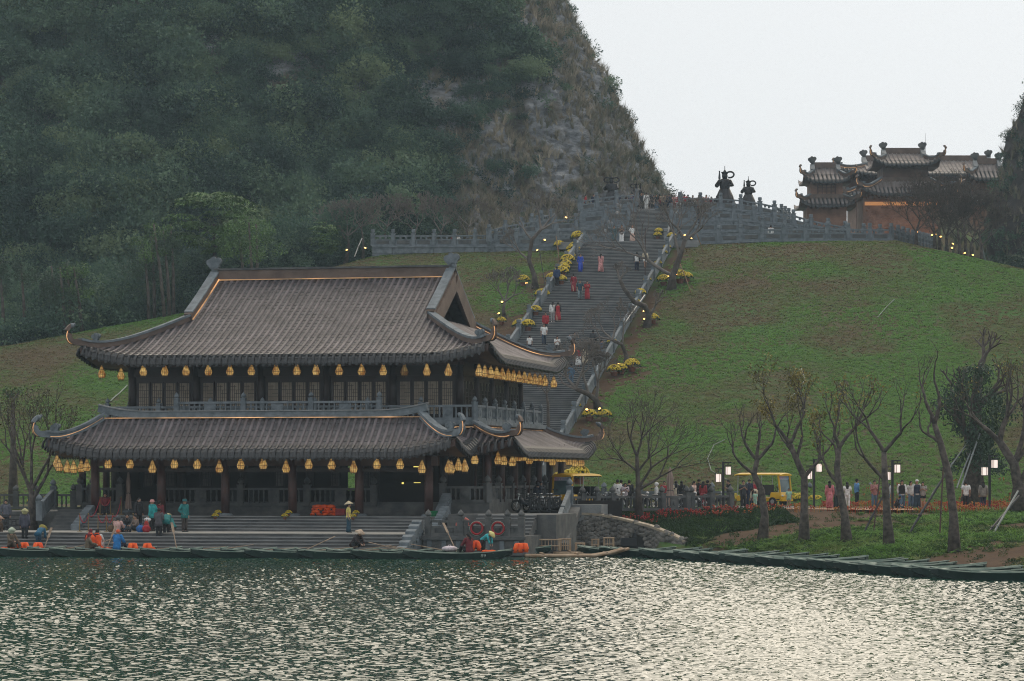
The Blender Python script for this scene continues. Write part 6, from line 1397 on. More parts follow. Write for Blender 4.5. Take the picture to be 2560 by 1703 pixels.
def garment(pose, kind):
    key = (pose, kind)
    if key in _cache: return _cache[key]
    j = J(pose); mb = MB(); hip, ch, nk, hd = j['hip'], j['chest'], j['neck'], j['head']; sh = (j['arms'][0][0]+j['arms'][1][0])/2; up = V(1, 0, 0); ax = (ch-hip).normalized()
    q = j['hd'].normalized(); Q = q.to_track_quat('-Y', 'Z').to_matrix()
    def torso(low, fl=.0, r=.018): mb.tube([hip-ax*low, hip, hip.lerp(ch, .45), ch, sh-(sh-ch)*.1, nk-(nk-sh)*.35], [.150+r+fl, .158+r, .138+r, .162+r, .172+r*.7, .07], 14, ell=[.76, .74, .74, .72, .62, .85], up=up, cap=True)
    def sleeve(f, r=.016):
        for (a, b, c) in j['arms']:
            mb.ball(a, .06+r, 8, 6)
            if f <= .5: mb.tube([a, a.lerp(b, f*2)], [.058+r, .052+r], 9)
            else: e = b.lerp(c, (f-.5)*2*.94); mb.tube([a, a.lerp(b, .5), b, b.lerp(e, .5), e], [.058+r, .05+r, .042+r, .038+r*1.1, .034+r*1.1], 9)
    def skirt(zl, rt, rb):
        l, r = j['legs']; m = (l[2]+r[2])/2; k = (l[1]+r[1])/2; p2 = V(m.x, m.y, zl)
        if pose in ('stand', 'walk', 'phone', 'raise', 'hip', 'wave', 'bend'): mb.tube([hip+ax*.03, hip-V(0, 0, .08), V(k.x, k.y*.6, .44), p2], [rt, .19, (rt+rb)/2+.02, rb], 16, ell=[.76, .8, .85, .85], up=up); n0 = len(mb.v)-16; 
        else: mb.tube([hip, k, (k+m)/2], [.2, .2, .2], 12)
    if kind == 'shirt': torso(.10); sleeve(.97)
    elif kind == 'tee': torso(.10); sleeve(.40)
    elif kind == 'jacket': torso(.16, .02, .034); sleeve(.97, .026); mb.tube([nk-V(0, 0, .03), nk+(hd-nk)*.25], [.085, .075], 10)
    elif kind == 'vest': torso(.02, .0, .03)
    elif kind == 'life_vest':
        torso(.02, .0, .055); mb.tube([nk-V(0, -.05, .04), nk+V(0, .07, .07)], [.12, .10], 10, ell=.5)
    elif kind == 'trousers':
        mb.tube([hip+ax*.07, hip-ax*.06, hip-ax*.12], [.162, .165, .14], 12, ell=.76, up=up)
        for (a, b, c) in j['legs']: mb.tube([a+(a-b)*.05, a.lerp(b, .5), b, b.lerp(c, .5), c+(b-c)*.08], [.10, .092, .074, .075, .068], 10); mb.ball(b, .074, 8, 6)
    elif kind == 'wide_trousers':
        mb.tube([hip+ax*.09, hip-ax*.06, hip-ax*.12], [.162, .168, .14], 12, ell=.76, up=up)
        for (a, b, c) in j['legs']: mb.tube([a+(a-b)*.05, a.lerp(b, .5), b, b.lerp(c, .5), c-V(0, 0, .03)], [.105, .105, .10, .115, .13], 10)
    elif kind == 'shorts':
        mb.tube([hip+ax*.07, hip-ax*.06, hip-ax*.12], [.162, .168, .14], 12, ell=.76, up=up)
        for (a, b, c) in j['legs']: mb.tube([a+(a-b)*.05, a.lerp(b, .55)], [.105, .10], 10)
    elif kind == 'long_dress': torso(.06); sleeve(.97); skirt(.09, .175, .22)
    elif kind == 'tunic_dress':
        torso(.06); sleeve(.97); l, r = j['legs']
        for sy in (-.11, .10):   # front and back flaps of the long tunic
            mb.sweep([hip+V(0, sy, .02), V(0, sy*1.25, .62), V(0, sy*1.5+.02, .22)], .34, .02, up=(0, 1, 0), ws=[.31, .34, .40])
    elif kind == 'skirt': skirt(.18, .17, .25)
    elif kind == 'short_hair': mb.ball(hd+Q @ V(0, .014, .022), (.090, .102, .108), 12, 9, 0, Q); mb.v = [tuple(p) for p in mb.v]
    elif kind == 'long_hair':
        mb.ball(hd+Q @ V(0, .016, .022), (.092, .104, .110), 12, 9, 0, Q); b0 = hd+Q @ V(0, .075, -.02); mb.tube([b0, b0+V(0, .03, -.12), b0+V(0, .035, -.26), b0+V(0, .02, -.36)], [.085, .095, .085, .04], 10, ell=.55, up=up)
    elif kind == 'tail_hair':
        mb.ball(hd+Q @ V(0, .014, .022), (.090, .102, .108), 12, 9, 0, Q); b0 = hd+Q @ V(0, .11, .02); mb.tube([b0, b0+V(0, .05, -.10), b0+V(0, .045, -.34)], [.04, .045, .02], 8)
    elif kind == 'shoes':
        for (a, b, c) in j['legs']: mb.tube([c+V(0, .06, -.035), c+V(0, -.02, -.03), c+V(0, -.13, -.046), c+V(0, -.185, -.052)], [.042, .05, .048, .026], 8, ell=.7)
    elif kind == 'conical_hat': Z = Q @ V(0, .12, 1); Qh = Z.to_track_quat('Z', 'Y').to_matrix(); mb.lathe(hd+Q @ V(0, 0, .055), [(.245, -.012), (.25, 0), (.13, .085), (.012, .165)], 16, 0, Qh)
    elif kind == 'bucket_hat': mb.lathe(hd+Q @ V(0, .005, .055), [(.155, -.03), (.112, .0), (.10, .08), (.06, .095)], 14, 0, Q)
    elif kind == 'cap': mb.ball(hd+Q @ V(0, .01, .04), (.095, .106, .092), 12, 8, 0, Q); mb.sweep([hd+Q @ V(0, -.08, .055), hd+Q @ V(0, -.18, .04)], .13, .016)
    elif kind == 'helmet': mb.ball(hd+Q @ V(0, .01, .03), (.125, .14, .125), 12, 9, 0, Q)
    elif kind == 'scarf_hat':
        mb.lathe(hd+Q @ V(0, 0, .05), [(.20, -.02), (.205, 0), (.12, .09), (.015, .16)], 14, 0, Q); mb.ball(hd+Q @ V(0, .03, .0), (.15, .15, .13), 10, 8, 0, Q)
    elif kind == 'bag': mb.ball(hip+V(.2, .02, -.02), (.06, .14, .11), 10, 8); mb.tube([hip+V(.19, 0, .06), ch+V(.02, -.13, .04), sh+V(-.12, -.04, .06)], .014, 5)
    elif kind == 'backpack': mb.ball(ch+V(0, .2, .02), (.15, .10, .20), 10, 8)
    elif kind == 'eyes':
        for sx_ in (-1, 1): mb.ball(hd+Q @ V(sx_*.032, -.0915, .012), (.011, .006, .006), 6, 4, 0, Q)
    me = mb.mesh(kind, M['skin'], True); _cache[key] = me; return me
BLK = (.012, .012, .014); WHT = (.62, .62, .61); NAVY = (.012, .018, .04); GRY = (.08, .085, .09); DGR = (.035, .038, .042); RED = (.30, .014, .022); DRED = (.13, .012, .018); PNK = (.55, .26, .25); TEAL = (.012, .16, .16); BLUE = (.02, .14, .38); BRN = (.07, .045, .03); CRM = (.50, .43, .32); JEAN = (.07, .12, .18); TAN = (.32, .25, .17); MINT = (.30, .50, .40); ORG = (.80, .09, .012); YEL = (.60, .50, .14); TURQ = (.03, .38, .42); HAIR = (.010, .008, .007); STRAW = (.55, .46, .30)
def person(label, p, yaw, pose, wear, h=1.6, group=None):
    """yaw 0 faces the camera, 180 shows the back; wear is (garment, colour) pairs"""
    o = link('person', body_mesh(pose), None, p, R(yaw), label, 'person', group); o.scale = (h/1.6,)*3
    link('eyes', garment(pose, 'eyes'), o)
    for kind, c in wear:
        g = link(kind, garment(pose, kind), o)
        g.material_slots[0].link = 'OBJECT'; g.material_slots[0].material = cloth(c)
    for c in o.children:
        if c.name.startswith('eyes'): c.material_slots[0].link = 'OBJECT'; c.material_slots[0].material = cloth(BLK)
    return o
SH = ('shoes', BLK); HS = ('short_hair', HAIR); HL = ('long_hair', HAIR); HT = ('tail_hair', HAIR)
GST = 'visitors on the hill stairs'; GTOP = 'crowd at the stair head'; GRD = 'people along the cart road'; GLD = 'people on the waterfront landing'; GBT = 'boat people'
def stairp(label, u, v, yaw, pose, wear, h=1.6, g=GST): return person(label, hit(u, v), yaw, pose, wear, h, g)
AOD = lambda c, c2=None: [('tunic_dress', c), ('wide_trousers', c2 or c)]
stairp('woman in a bright blue long tunic dress walking down near the yellow flower row', 1451, 684, 10, 'walk', AOD((.02, .06, .42))+[HS, SH])
stairp('woman in a pink long tunic dress climbing with a white flower in her hair', 1502, 681, 165, 'walk', AOD(PNK)+[HT, SH])
stairp('man in a white and black jacket climbing near the top of the main flight', 1592, 679, 175, 'walk', [('shirt', BLK), ('vest', WHT), ('trousers', NAVY), HS, SH], 1.65)
stairp('person in white partly behind the bare branches high on the stairs', 1613, 672, 190, 'walk', [('shirt', CRM), ('shorts', WHT), HL, SH], 1.55)
stairp('man in a navy jacket and black trousers by the parapet opening beside a yellow pot', 1392, 718, 185, 'stand', [('jacket', (.02, .045, .11)), ('trousers', BLK), HS, SH], 1.68)
stairp('woman in a dark red dress climbing just ahead of the couple', 1434, 734, 195, 'walk', [('long_dress', (.22, .018, .03)), HS, SH], 1.55)
stairp('man in a dark teal shirt and grey jeans walking down beside a woman in red', 1450, 753, -5, 'walk', [('tee', (.015, .05, .075)), ('trousers', (.13, .17, .18)), HS, SH], 1.68)
stairp('woman in a bright red dress with long hair walking down beside the man in teal', 1468, 753, 10, 'phone', [('long_dress', RED), HL, SH], 1.6)
stairp('woman in a white top with a black ponytail seen from behind', 1382, 807, 178, 'stand', [('shirt', WHT), ('trousers', (.28, .28, .28)), HT, ('shoes', WHT)], 1.66)
stairp('woman in a red dress with black sleeves seen from behind', 1395, 808, 182, 'walk', [('shirt', BLK), ('vest', RED), ('skirt', RED), HS, SH], 1.6)
stairp('man in a red jacket walking down behind the man in the white shirt', 1364, 834, 5, 'stand', [('jacket', RED), ('vest', WHT), ('trousers', DGR), HS, SH], 1.62)
stairp('man in a white shirt and dark jeans walking down the lower stairs', 1360, 865, 0, 'walk', [('tee', WHT), ('trousers', (.02, .035, .06)), HS, SH], 1.7)
stairp('child in a white shirt seen from behind on the lower stairs', 1324, 884, 180, 'stand', [('tee', WHT), ('trousers', NAVY), HS, SH], 1.35)
stairp('woman in white top and black skirt looking at her phone on the lower stairs', 1393, 892, 5, 'phone', [('tee', WHT), ('skirt', BLK), HL, ('bag', BLK), SH], 1.55)
stairp('small boy in a grey top stretching out his arms on the stairs', 1437, 866, 10, 'wave', [('shirt', (.14, .12, .10)), ('trousers', NAVY), HS, SH], 1.0)
stairp('man in dark clothes behind the bare branches on the lower right stairs', 1483, 884, 175, 'walk', [('jacket', DGR), ('trousers', NAVY), HS, SH], 1.7)
stairp('person in a red top and white skirt behind the bare tree on the lower stairs', 1446, 921, 5, 'stand', [('tee', RED), ('skirt', WHT), HS, SH], 1.55)
stairp('person in white and cream behind the twigs of the lower bare tree', 1462, 915, 0, 'stand', [('shirt', CRM), ('skirt', CRM), HL, SH], 1.5)
stairp('man in a blue shirt beside the right parapet low on the stairs', 1503, 907, 95, 'stand', [('shirt', (.03, .10, .24)), ('trousers', NAVY), HS, SH], 1.66)
stairp('person in denim blue behind the lowest bare tree on the stairs', 1428, 968, 180, 'stand', [('shirt', JEAN), ('trousers', JEAN), HS, SH], 1.6)
for lb, u, yaw, pose, w, h in (('woman in a grey green long dress standing by the carved parapet on the landing', 1535, 10, 'hip', [('long_dress', (.055, .09, .095)), HL, SH], 1.6), ('woman in wide white trousers standing on the stair landing', 1554, 5, 'phone', [('tee', (.10, .075, .06)), ('wide_trousers', WHT), ('long_hair', (.05, .03, .02)), SH], 1.68), ('woman in a floral white dress with a black bag on the stair landing', 1581, -5, 'hip', [('tee', WHT), ('skirt', (.55, .38, .32)), ('long_hair', (.16, .08, .045)), ('bag', BLK), SH], 1.62)):
    t = T1+1.0; k = (u-1280)/F; Y = 251.8; person(lb, Vector((k*Y, Y, ZT+.01)), yaw, pose, w, h, 'women on the stair landing')
TOP = [(1544, 268, 100, 'stand', [('shirt', PNK), HL], 'person with long dark hair and a pink shoulder at the left end of the crowd'), (1566, 267.5, 150, 'stand', [('shirt', DRED), ('trousers', PNK), HL], 'woman in dark red leaning by the left rail of the stair head'), (1577, 267, 20, 'raise', [('shirt', (.05, .02, .10)), ('trousers', DGR), HL], 'woman in purple raising her hands at the left of the stair head'),
 (1590, 266.4, 190, 'raise', [('shirt', JEAN), ('trousers', NAVY), ('cap', WHT)], 'person with a white cap taking a photo at the stair head'), (1604, 266, 10, 'raise', [('shirt', DGR), ('trousers', DGR), HS], 'man in dark grey pointing at the top of the stairs'), (1616, 265.6, 180, 'stand', [('shirt', WHT), ('vest', WHT), ('trousers', WHT), HS], 'person in a white and red hooded top seen from behind'),
 (1641, 265.7, 5, 'stand', [('tee', BLK), ('wide_trousers', JEAN), HL], 'woman in a black top and wide jeans at the top of the stairs'), (1657, 265.8, 0, 'hip', [('tee', TAN), ('trousers', BLK), HS, ('bag', BLK)], 'man in a tan shirt and black shorts at the top of the stairs'), (1672, 266.0, 170, 'stand', [('shirt', NAVY), ('trousers', NAVY), HS], 'tall man in navy seen side on at the top of the stairs'),
 (1686, 266.3, 15, 'phone', [('shirt', PNK), ('trousers', DRED), ('long_hair', (.12, .03, .02))], 'woman with reddish hair behind the bare branches at the stair head'), (1711, 266.6, 165, 'raise', [('jacket', RED), ('trousers', BLK), HS], 'man in a red jacket beside the first terrace post'), (1720, 267, 180, 'stand', [('jacket', BLK), ('trousers', BLK), HS], 'man in black behind the first terrace post'), (1732, 267.6, 10, 'stand', [('tee', DRED), HL], 'woman in dark red behind the terrace rail'),
 (1747, 267.4, 0, 'phone', [('shirt', (.22, .12, .10)), HL], 'woman with long hair holding a phone behind the terrace rail'), (1766, 268, 5, 'stand', [('shirt', PNK), HL], 'person beside the second terrace post'), (1792, 268, 175, 'stand', [('jacket', BLK), HS], 'man in black just left of the tallest statue'), (1464, 266, 90, 'stand', [('shirt', RED), HL], 'person in red alone at the left end of the top terrace'),
 (1552, 267.2, 190, 'stand', [('jacket', NAVY), HS], 'man in navy at the left rail of the stair head'), (1584, 267.6, 160, 'stand', [('shirt', WHT), HL], 'woman in white behind the raised hands at the stair head'), (1611, 267.6, 10, 'stand', [('shirt', GRY), HS], 'man in grey half behind the white hooded top'), (1627, 266.6, 185, 'stand', [('jacket', BLK), HL], 'person in black between the hooded top and the woman in jeans'), (1634, 268, 20, 'phone', [('shirt', CRM), HL], 'woman in cream deep in the crowd at the stair head'), (1649, 267.4, 170, 'stand', [('shirt', DRED), HS], 'person in maroon behind the man in the tan shirt'), (1664, 267.8, 10, 'stand', [('shirt', JEAN), HS], 'person in denim behind the tall man in navy'), (1679, 267.4, 190, 'stand', [('jacket', DGR), HL], 'person in charcoal left of the bare twigs at the stair head'), (1697, 267.2, 10, 'stand', [('shirt', RED), HL], 'woman in bright red near the first terrace post'), (1704, 268, 185, 'stand', [('shirt', TAN), HS], 'man in tan near the first terrace post'), (1758, 268.4, 10, 'raise', [('jacket', NAVY), HS], 'man in navy taking a photo behind the terrace rail'), (1779, 268.6, 180, 'stand', [('shirt', DRED), HS], 'person in maroon left of the man in black by the statue'), (1484, 267, 30, 'stand', [('shirt', NAVY), HS], 'person in navy at the left part of the top terrace')]
for u, Y, yaw, pose, w, lb in TOP:
    p = PZ(u, Y, 28.98 if abs(st_s((u-1280)*Y/F, Y)) > 2.6 or st_t((u-1280)*Y/F, Y) > UT0+10.4 else surf((u-1280)*Y/F, Y)); ks = [x[0] for x in w]
    person(lb, p, yaw, pose, w+([] if any('trousers' in k for k in ks) else [('trousers', BLK)])+[SH], 1.62+0.08*((u*7) % 3-1), GTOP)
TER = [(1745, 257.4, zv(558, 257.4), 'dark dressed person walking along the third terrace', [('shirt', DGR), ('trousers', NAVY), ('cap', DRED)], 90), (1927, 253, zv(603, 253)-.15, 'person in white standing behind the front terrace rail', [('shirt', WHT), ('trousers', BLK), HS], 180), (2036, 256, zv(603, 256)-.5, 'dark haired person low behind the right terrace rail', [('shirt', TAN), ('trousers', BLK), HL], 20), (2248, 258, zv(606, 258)-.2, 'dark haired person at the right corner of the terrace', [('shirt', NAVY), ('trousers', BLK), HS], 180),
 (1133, 255.6, 24.2, 'person in dark red at the left hilltop rail', [('shirt', DRED), ('trousers', BLK), ('long_hair', (.12, .05, .03))], 30), (1143, 255.4, 24.2, 'woman in white taking a photo at the left hilltop rail', [('shirt', WHT), ('trousers', BLK), HL], 5), (1246, 254.6, 24.2, 'man in a striped shirt at the left hilltop rail', [('tee', (.35, .32, .30)), ('trousers', BLK), HS], 10), (1201, 255.0, 23.7, 'small child in pale pink at the left hilltop rail', [('shirt', PNK), ('trousers', PNK), HS], 180)]
for u, Y, z, lb, w, yaw in TER: person(lb, PZ(u, Y, z), yaw, 'raise' if 'photo' in lb else 'stand', w+[SH], 1.6, 'people along the terrace rails')
# --- along the cart road and path (feet rows on ground z = 2)
def roadp(label, u, Y, yaw, pose, wear, h=1.62): 
    X = (u-1280)*Y/F; return person(label, Vector((X, Y, max(2.0, g1(X, Y))+.02)), yaw, pose, wear+[SH], h, GRD)
roadp('man in a white shirt standing behind the road rail left of the bare tree', 1544, 165, 200, 'stand', [('tee', WHT), ('trousers', BLK), HS], 1.7)
roadp('person in navy right behind the man in the white shirt', 1553, 166, 190, 'stand', [('shirt', NAVY), ('trousers', NAVY), HS], 1.68)
roadp('woman in a patterned pale blouse behind the road rail', 1563, 164, 5, 'phone', [('tee', (.5, .42, .45)), ('trousers', BLK), HS], 1.5)
roadp('man in black beside the bare tree trunk behind the rail', 1573, 166, 185, 'stand', [('shirt', BLK), ('trousers', BLK), HS], 1.66)
roadp('person in a white helmet and white jacket between the twin trunks', 1641, 165, 90, 'stand', [('shirt', WHT), ('trousers', TAN), ('helmet', WHT)], 1.5)
roadp('person in red left of the folded parasol', 1661, 168, 0, 'stand', [('tee', RED), ('trousers', BLK), HS], 1.6)
roadp('person in cream right of the folded parasol', 1690, 168, 180, 'stand', [('shirt', CRM), ('trousers', CRM), HL], 1.6)
roadp('woman with long black hair seen from behind the road rail', 1704, 166, 180, 'stand', [('shirt', BLK), ('trousers', JEAN), HL], 1.6)
roadp('woman in pale pink leaning over the road rail', 1735, 165, 60, 'hip', [('shirt', (.6, .42, .36)), ('trousers', JEAN), HL], 1.6)
roadp('man with a black hat standing beside the woman in pale pink', 1747, 167, 150, 'stand', [('jacket', BLK), ('trousers', BLK), ('cap', BLK)], 1.7)
roadp('woman in a red dress among the group in black by the rail', 1758, 166, 150, 'stand', [('long_dress', (.26, .03, .035)), HL], 1.58)
roadp('broad man in a black jacket at the right of the rail group', 1769, 166, 160, 'stand', [('jacket', BLK), ('trousers', BLK), HS], 1.66)
roadp('man in black holding a phone right of the first street lamp', 1822, 168, 290, 'phone', [('tee', BLK), ('trousers', NAVY), HS], 1.68)
roadp('man in black with his hand to his mouth in front of the second cart', 1858, 166, 10, 'phone', [('tee', DGR), ('trousers', BLK), HS], 1.66)
roadp('man in dark clothes boarding the second cart', 1873, 171, 20, 'stand', [('jacket', NAVY), ('trousers', NAVY), ('cap', BLK)], 1.68)
roadp('woman in dark red under the roof of the second cart', 1885, 172, 0, 'stand', [('shirt', RED), ('trousers', BLK), HL], 1.66)
roadp('woman in a cream jacket bending beside the crooked tree', 1897, 167, 300, 'bend', [('shirt', CRM), ('skirt', BLK), HL], 1.55)
roadp('small child in mint green in front of the second cart', 1888, 165, 150, 'stand', [('tee', MINT), ('trousers', MINT), HS], 1.0)
roadp('small boy in a mint outfit standing right of the second cart', 1972, 168, 0, 'stand', [('tee', MINT), ('shorts', MINT), HS], 1.15)
roadp('woman in a long pink tunic dress seen from behind on the path', 2074, 163, 180, 'stand', AOD((.50, .17, .19))+[HL], 1.62)
roadp('person in dark grey green right beside the woman in the pink dress', 2092, 164, 175, 'stand', [('shirt', (.10, .11, .11)), ('wide_trousers', (.02, .035, .035)), HS], 1.5)
roadp('person in a white top mostly hidden by the third bank tree', 2118, 163, 180, 'stand', [('tee', WHT), ('trousers', WHT), HL], 1.55)
roadp('man in a bright blue shirt leaning on the low wall', 2142, 176, 110, 'hip', [('shirt', (.10, .24, .45)), ('trousers', BLK), HS], 1.7)
roadp('woman in pink plaid holding a child beside the dark props', 2186, 164, 10, 'phone', [('shirt', (.35, .16, .15)), ('trousers', JEAN), HS], 1.66)
roadp('person in pale grey hidden behind the straight bank tree', 2217, 165, 0, 'stand', [('shirt', (.4, .42, .43)), ('trousers', JEAN), HS], 1.6)
roadp('child crouching at the foot of the third street lamp', 2243, 163, 30, 'crouch', [('shirt', DGR), ('trousers', BLK), HS], 1.3)
roadp('girl in a black vest over white sleeves and blue jeans on the path', 2255, 163, 0, 'walk', [('shirt', WHT), ('vest', BLK), ('wide_trousers', JEAN), HL], 1.66)
roadp('woman in pale clothes left of the person in the white cap', 2277, 165, 20, 'stand', [('shirt', (.45, .43, .40)), ('trousers', JEAN), HL], 1.6)
roadp('person in a white cap and dark overalls on the path', 2292, 163, 10, 'stand', [('shirt', WHT), ('vest', NAVY), ('wide_trousers', (.02, .04, .06)), ('cap', WHT)], 1.7)
roadp('girl in a grey top and dark shorts right of the white cap', 2307, 163, -10, 'phone', [('tee', (.28, .26, .24)), ('shorts', BLK), HL], 1.58)
roadp('man in a white patterned shirt seen from behind near the vine covered tree', 2415, 163, 180, 'stand', [('tee', WHT), ('trousers', BLK), HS], 1.62)
roadp('girl in a grey hoodie with black hair beside the fourth street lamp', 2458, 162, 180, 'stand', [('jacket', (.20, .19, .17)), ('trousers', NAVY), HL], 1.6)
roadp('person in dark red and black at the right edge of the photo', 2553, 161, 170, 'stand', [('tee', RED), ('trousers', BLK), HS], 1.66)
roadp('man in a dark jacket behind the parked motorbikes', 1352, 156, 20, 'stand', [('jacket', DGR), ('trousers', BLK), HS], 1.6)
roadp('person with a helmet bending over the parked motorbikes', 1344, 155, 150, 'stand', [('shirt', NAVY), ('trousers', BLK), ('helmet', BLK)], 1.55)
# --- on the landing and steps (temple axes b, heights)
def landp(label, u, v, b_, yaw, pose, wear, h=1.6, z=None, g=GLD):
    a, b2, zz = t_onb(u, v, b_); return person(label, T(a, b_, zz if z is None else z), yaw-12.5, pose, wear+[SH], h, g)
LZ = 1.095
landp('man in a grey tunic standing behind the lattice fence at the left', 15, 1329, -16.2, 10, 'hip', [('jacket', (.09, .095, .12)), ('trousers', BLK), HS], 1.62, LZ)
landp('person in a brown jacket and conical hat sitting at the left edge', 1, 1338, -19.3, -60, 'sit', [('jacket', BRN), ('trousers', BLK), ('conical_hat', (.35, .22, .15))], 1.6, .62)
landp('person in a flowered scarf hat and dark tunic standing on the steps', 62, 1358, -19.9, 190, 'stand', [('jacket', (.06, .06, .085)), ('trousers', BLK), ('scarf_hat', (.42, .40, .20))], 1.62, .62)
landp('person in a blue jacket and yellow hat stooping on the steps', 96, 1366, -20.6, 175, 'bend', [('jacket', (.02, .11, .19)), ('trousers', (.015, .05, .09)), ('conical_hat', YEL)], 1.45, .3)
landp('woman in a pink shirt and grey helmet sitting with her back turned', 294, 1352, -19.3, 170, 'low', [('shirt', (.52, .32, .29)), ('trousers', BLK), ('helmet', GRY)], 1.75, .92)
landp('dark haired person in black sitting and facing the woman in pink', 318, 1345, -18.6, 20, 'low', [('jacket', BLK), ('trousers', JEAN), HS], 1.6, LZ)
landp('woman in a brown patterned jacket sitting beside the blue bag', 340, 1345, -18.9, -40, 'low', [('shirt', (.16, .12, .10)), ('trousers', DGR), HS], 1.55, LZ)
landp('person in dark red sitting in the shade under the porch', 263, 1290, -13.2, 15, 'sit', [('jacket', DRED), ('trousers', BLK), HS], 1.55, 1.87)
landp('person in black standing on the upper steps behind the sitting group', 347, 1312, -15.6, 60, 'stand', [('jacket', BLK), ('trousers', BLK), HT], 1.62, 1.2)
landp('woman in a turquoise jacket and pink hat standing near the white bundle', 381, 1332, -17.0, 250, 'hip', [('jacket', (.02, .30, .31)), ('trousers', BLK), ('bucket_hat', PNK)], 1.62, LZ)
landp('woman in a grey jacket and black trousers seen from behind on the steps', 397, 1354, -19.75, 182, 'phone', [('jacket', (.075, .07, .08)), ('trousers', BLK), HS], 1.6, .75)
landp('woman in a teal patterned jacket stooping on the steps', 416, 1349, -19.4, 200, 'bend', [('jacket', TEAL), ('trousers', BLK), HS], 1.6, .85)
landp('person in dark red half hidden behind the teal jackets', 398, 1328, -16.4, 180, 'stand', [('jacket', DRED), ('trousers', BLK), HS], 1.6, LZ)
landp('person with a yellow cloth and red bag squatting by the oar', 430, 1346, -18.9, 240, 'crouch', [('shirt', TEAL), ('trousers', BLK), ('scarf_hat', (.5, .45, .25))], 1.6, LZ)
landp('person in a teal jacket and bucket hat standing alone on the landing', 461, 1333, -17.6, 60, 'hip', [('jacket', TEAL), ('trousers', (.05, .04, .035)), ('bucket_hat', (.012, .10, .11))], 1.66, LZ)
landp('woman in a yellow blouse and conical hat standing on the landing', 871, 1334, -17.6, 100, 'stand', [('tee', YEL), ('wide_trousers', (.012, .05, .08)), ('conical_hat', STRAW), HL], 1.52, LZ)
landp('person in dark clothes and straw conical hat crouching by the boats', 888, 1368, -20.9, 60, 'crouch', [('jacket', (.03, .02, .022)), ('trousers', BLK), ('conical_hat', (.50, .38, .28))], 1.62, .35)
# ------------------------------------------------------------------ rowing boats
M['hull'] = mat('dark_green_boat_paint', (0.003, 0.016, 0.012), 0.45, scale=1.5, col2=(0.007, 0.032, 0.024), bump=0.1, bscale=10, spec=0.5)
M['hull_in'] = mat('weathered_green_deck', (0.045, 0.085, 0.066), 0.6, scale=2.5, col2=(0.10, 0.15, 0.115))
M['gunwale'] = mat('pale_lit_gunwale', (0.13, 0.20, 0.165), 0.6, scale=2.0, col2=(0.36, 0.41, 0.34))  # paler than the hull: light on the top edges put into the colour
M['oar'] = mat('bare_wood_oar', (0.22, 0.15, 0.10), 0.7, scale=3, col2=(0.36, 0.27, 0.19))
M['digit'] = mat('grey_white_numeral', (0.22, 0.27, 0.24), 0.7, var=0.3, scale=8)
BL = 5.2
def boat_parts(root):
    n = 14; xs = np.linspace(-BL/2, BL/2, n+1); hull = MB(); ins = MB(); g = MB()
    def half(x): return 0.60*max(0.06, 1-abs(x/(BL/2))**2.6)**0.8+0.10
    def sheer(x): return 0.34+0.20*abs(x/(BL/2))**2.4
    def keel(x): return -0.10+0.34*abs(x/(BL/2))**4
    rows = []
    for x in xs: w, s_, k = half(x), sheer(x), keel(x); rows.append([(x, -w, s_), (x, -w*0.86, k+0.06), (x, -w*0.3, k), (x, w*0.3, k), (x, w*0.86, k+0.06), (x, w, s_)])
    vs = [v for r_ in rows for v in r_]; hull.add(vs, [(6*i+j, 6*i+j+1, 6*i+j+7, 6*i+j+6) for i in range(n) for j in range(5)]); hull.add(rows[0], [(0, 1, 2, 3, 4, 5)]); hull.add(rows[-1], [(5, 4, 3, 2, 1, 0)])
    hull.build('hull', M['hull'], root)
    vs = []; 
    for x in xs: w = half(x)*0.88; vs += [(x, -w, 0.20), (x, w, 0.20)]
    ins.add(vs, [(2*i, 2*i+2, 2*i+3, 2*i+1) for i in range(n)]); ins.build('floor_boards', M['hull_in'], root)
    for sg, in ((-1,), (1,)): g = MB(); g.sweep([(x, sg*half(x), sheer(x)+.01) for x in xs], .07, .045); g.build('gunwale', M['gunwale'], root)
    for x in (-1.7, -.6, .6, 1.6): g = MB(); g.box((x, 0, .33), (.24, 2*half(x)-.06, .035)); g.build('thwart', M['hull_in'], root)
    for sg in (-1, 1): g = MB(); x = sg*2.25; g.box((x, 0, sheer(x)-.02), (.62, 2*half(x)-.04, .03)); g.build('end_deck', M['gunwale'], root)
boat0 = thing('rowing_boat', 'x', 'boat', (0, 0, 0)); boat_parts(boat0)
def digits(txt, root, x, size=.26):
    c = bpy.data.curves.new('number', 'FONT'); c.body = txt; c.size = size; c.align_x = 'CENTER'; o = bpy.data.objects.new('number', c); COL.objects.link(o)
    dg = bpy.context.evaluated_depsgraph_get(); me = bpy.data.meshes.new_from_object(o.evaluated_get(dg)); bpy.data.objects.remove(o); me.materials.clear(); me.materials.append(M['digit'])
    q = link('number', me, root, (x, -.705, .12)); q.rotation_euler = (R(80), 0, 0); return q
def oar(root_label, p, yaw, pitch, group): 
    o = thing('oar', root_label, 'oar', p, yaw, group); mb = MB(); d = V(math.cos(pitch), 0, math.sin(pitch)); mb.tube([V(0, 0, 0)-d*1.1, d*.9], [.028, .024], 6); mb.build('shaft', M['oar'], o)
    mb = MB(); mb.sweep([d*.85, d*1.45], .13, .022); mb.build('blade', M['oar'], o); return o
bi = [0]
def put_boat(p, yaw, label, num=None, group='green rowing boats moored along the steps', x=1.2):
    if bi[0] == 0: r = boat0; r.location = p; r.rotation_euler = (0, 0, yaw); r['label'] = label; r['group'] = group
    else: r = clone(boat0, p, yaw, label, group)
    bi[0] += 1; r.scale = (1, 1, .86)
    if num: digits(num, r, x)
    return r
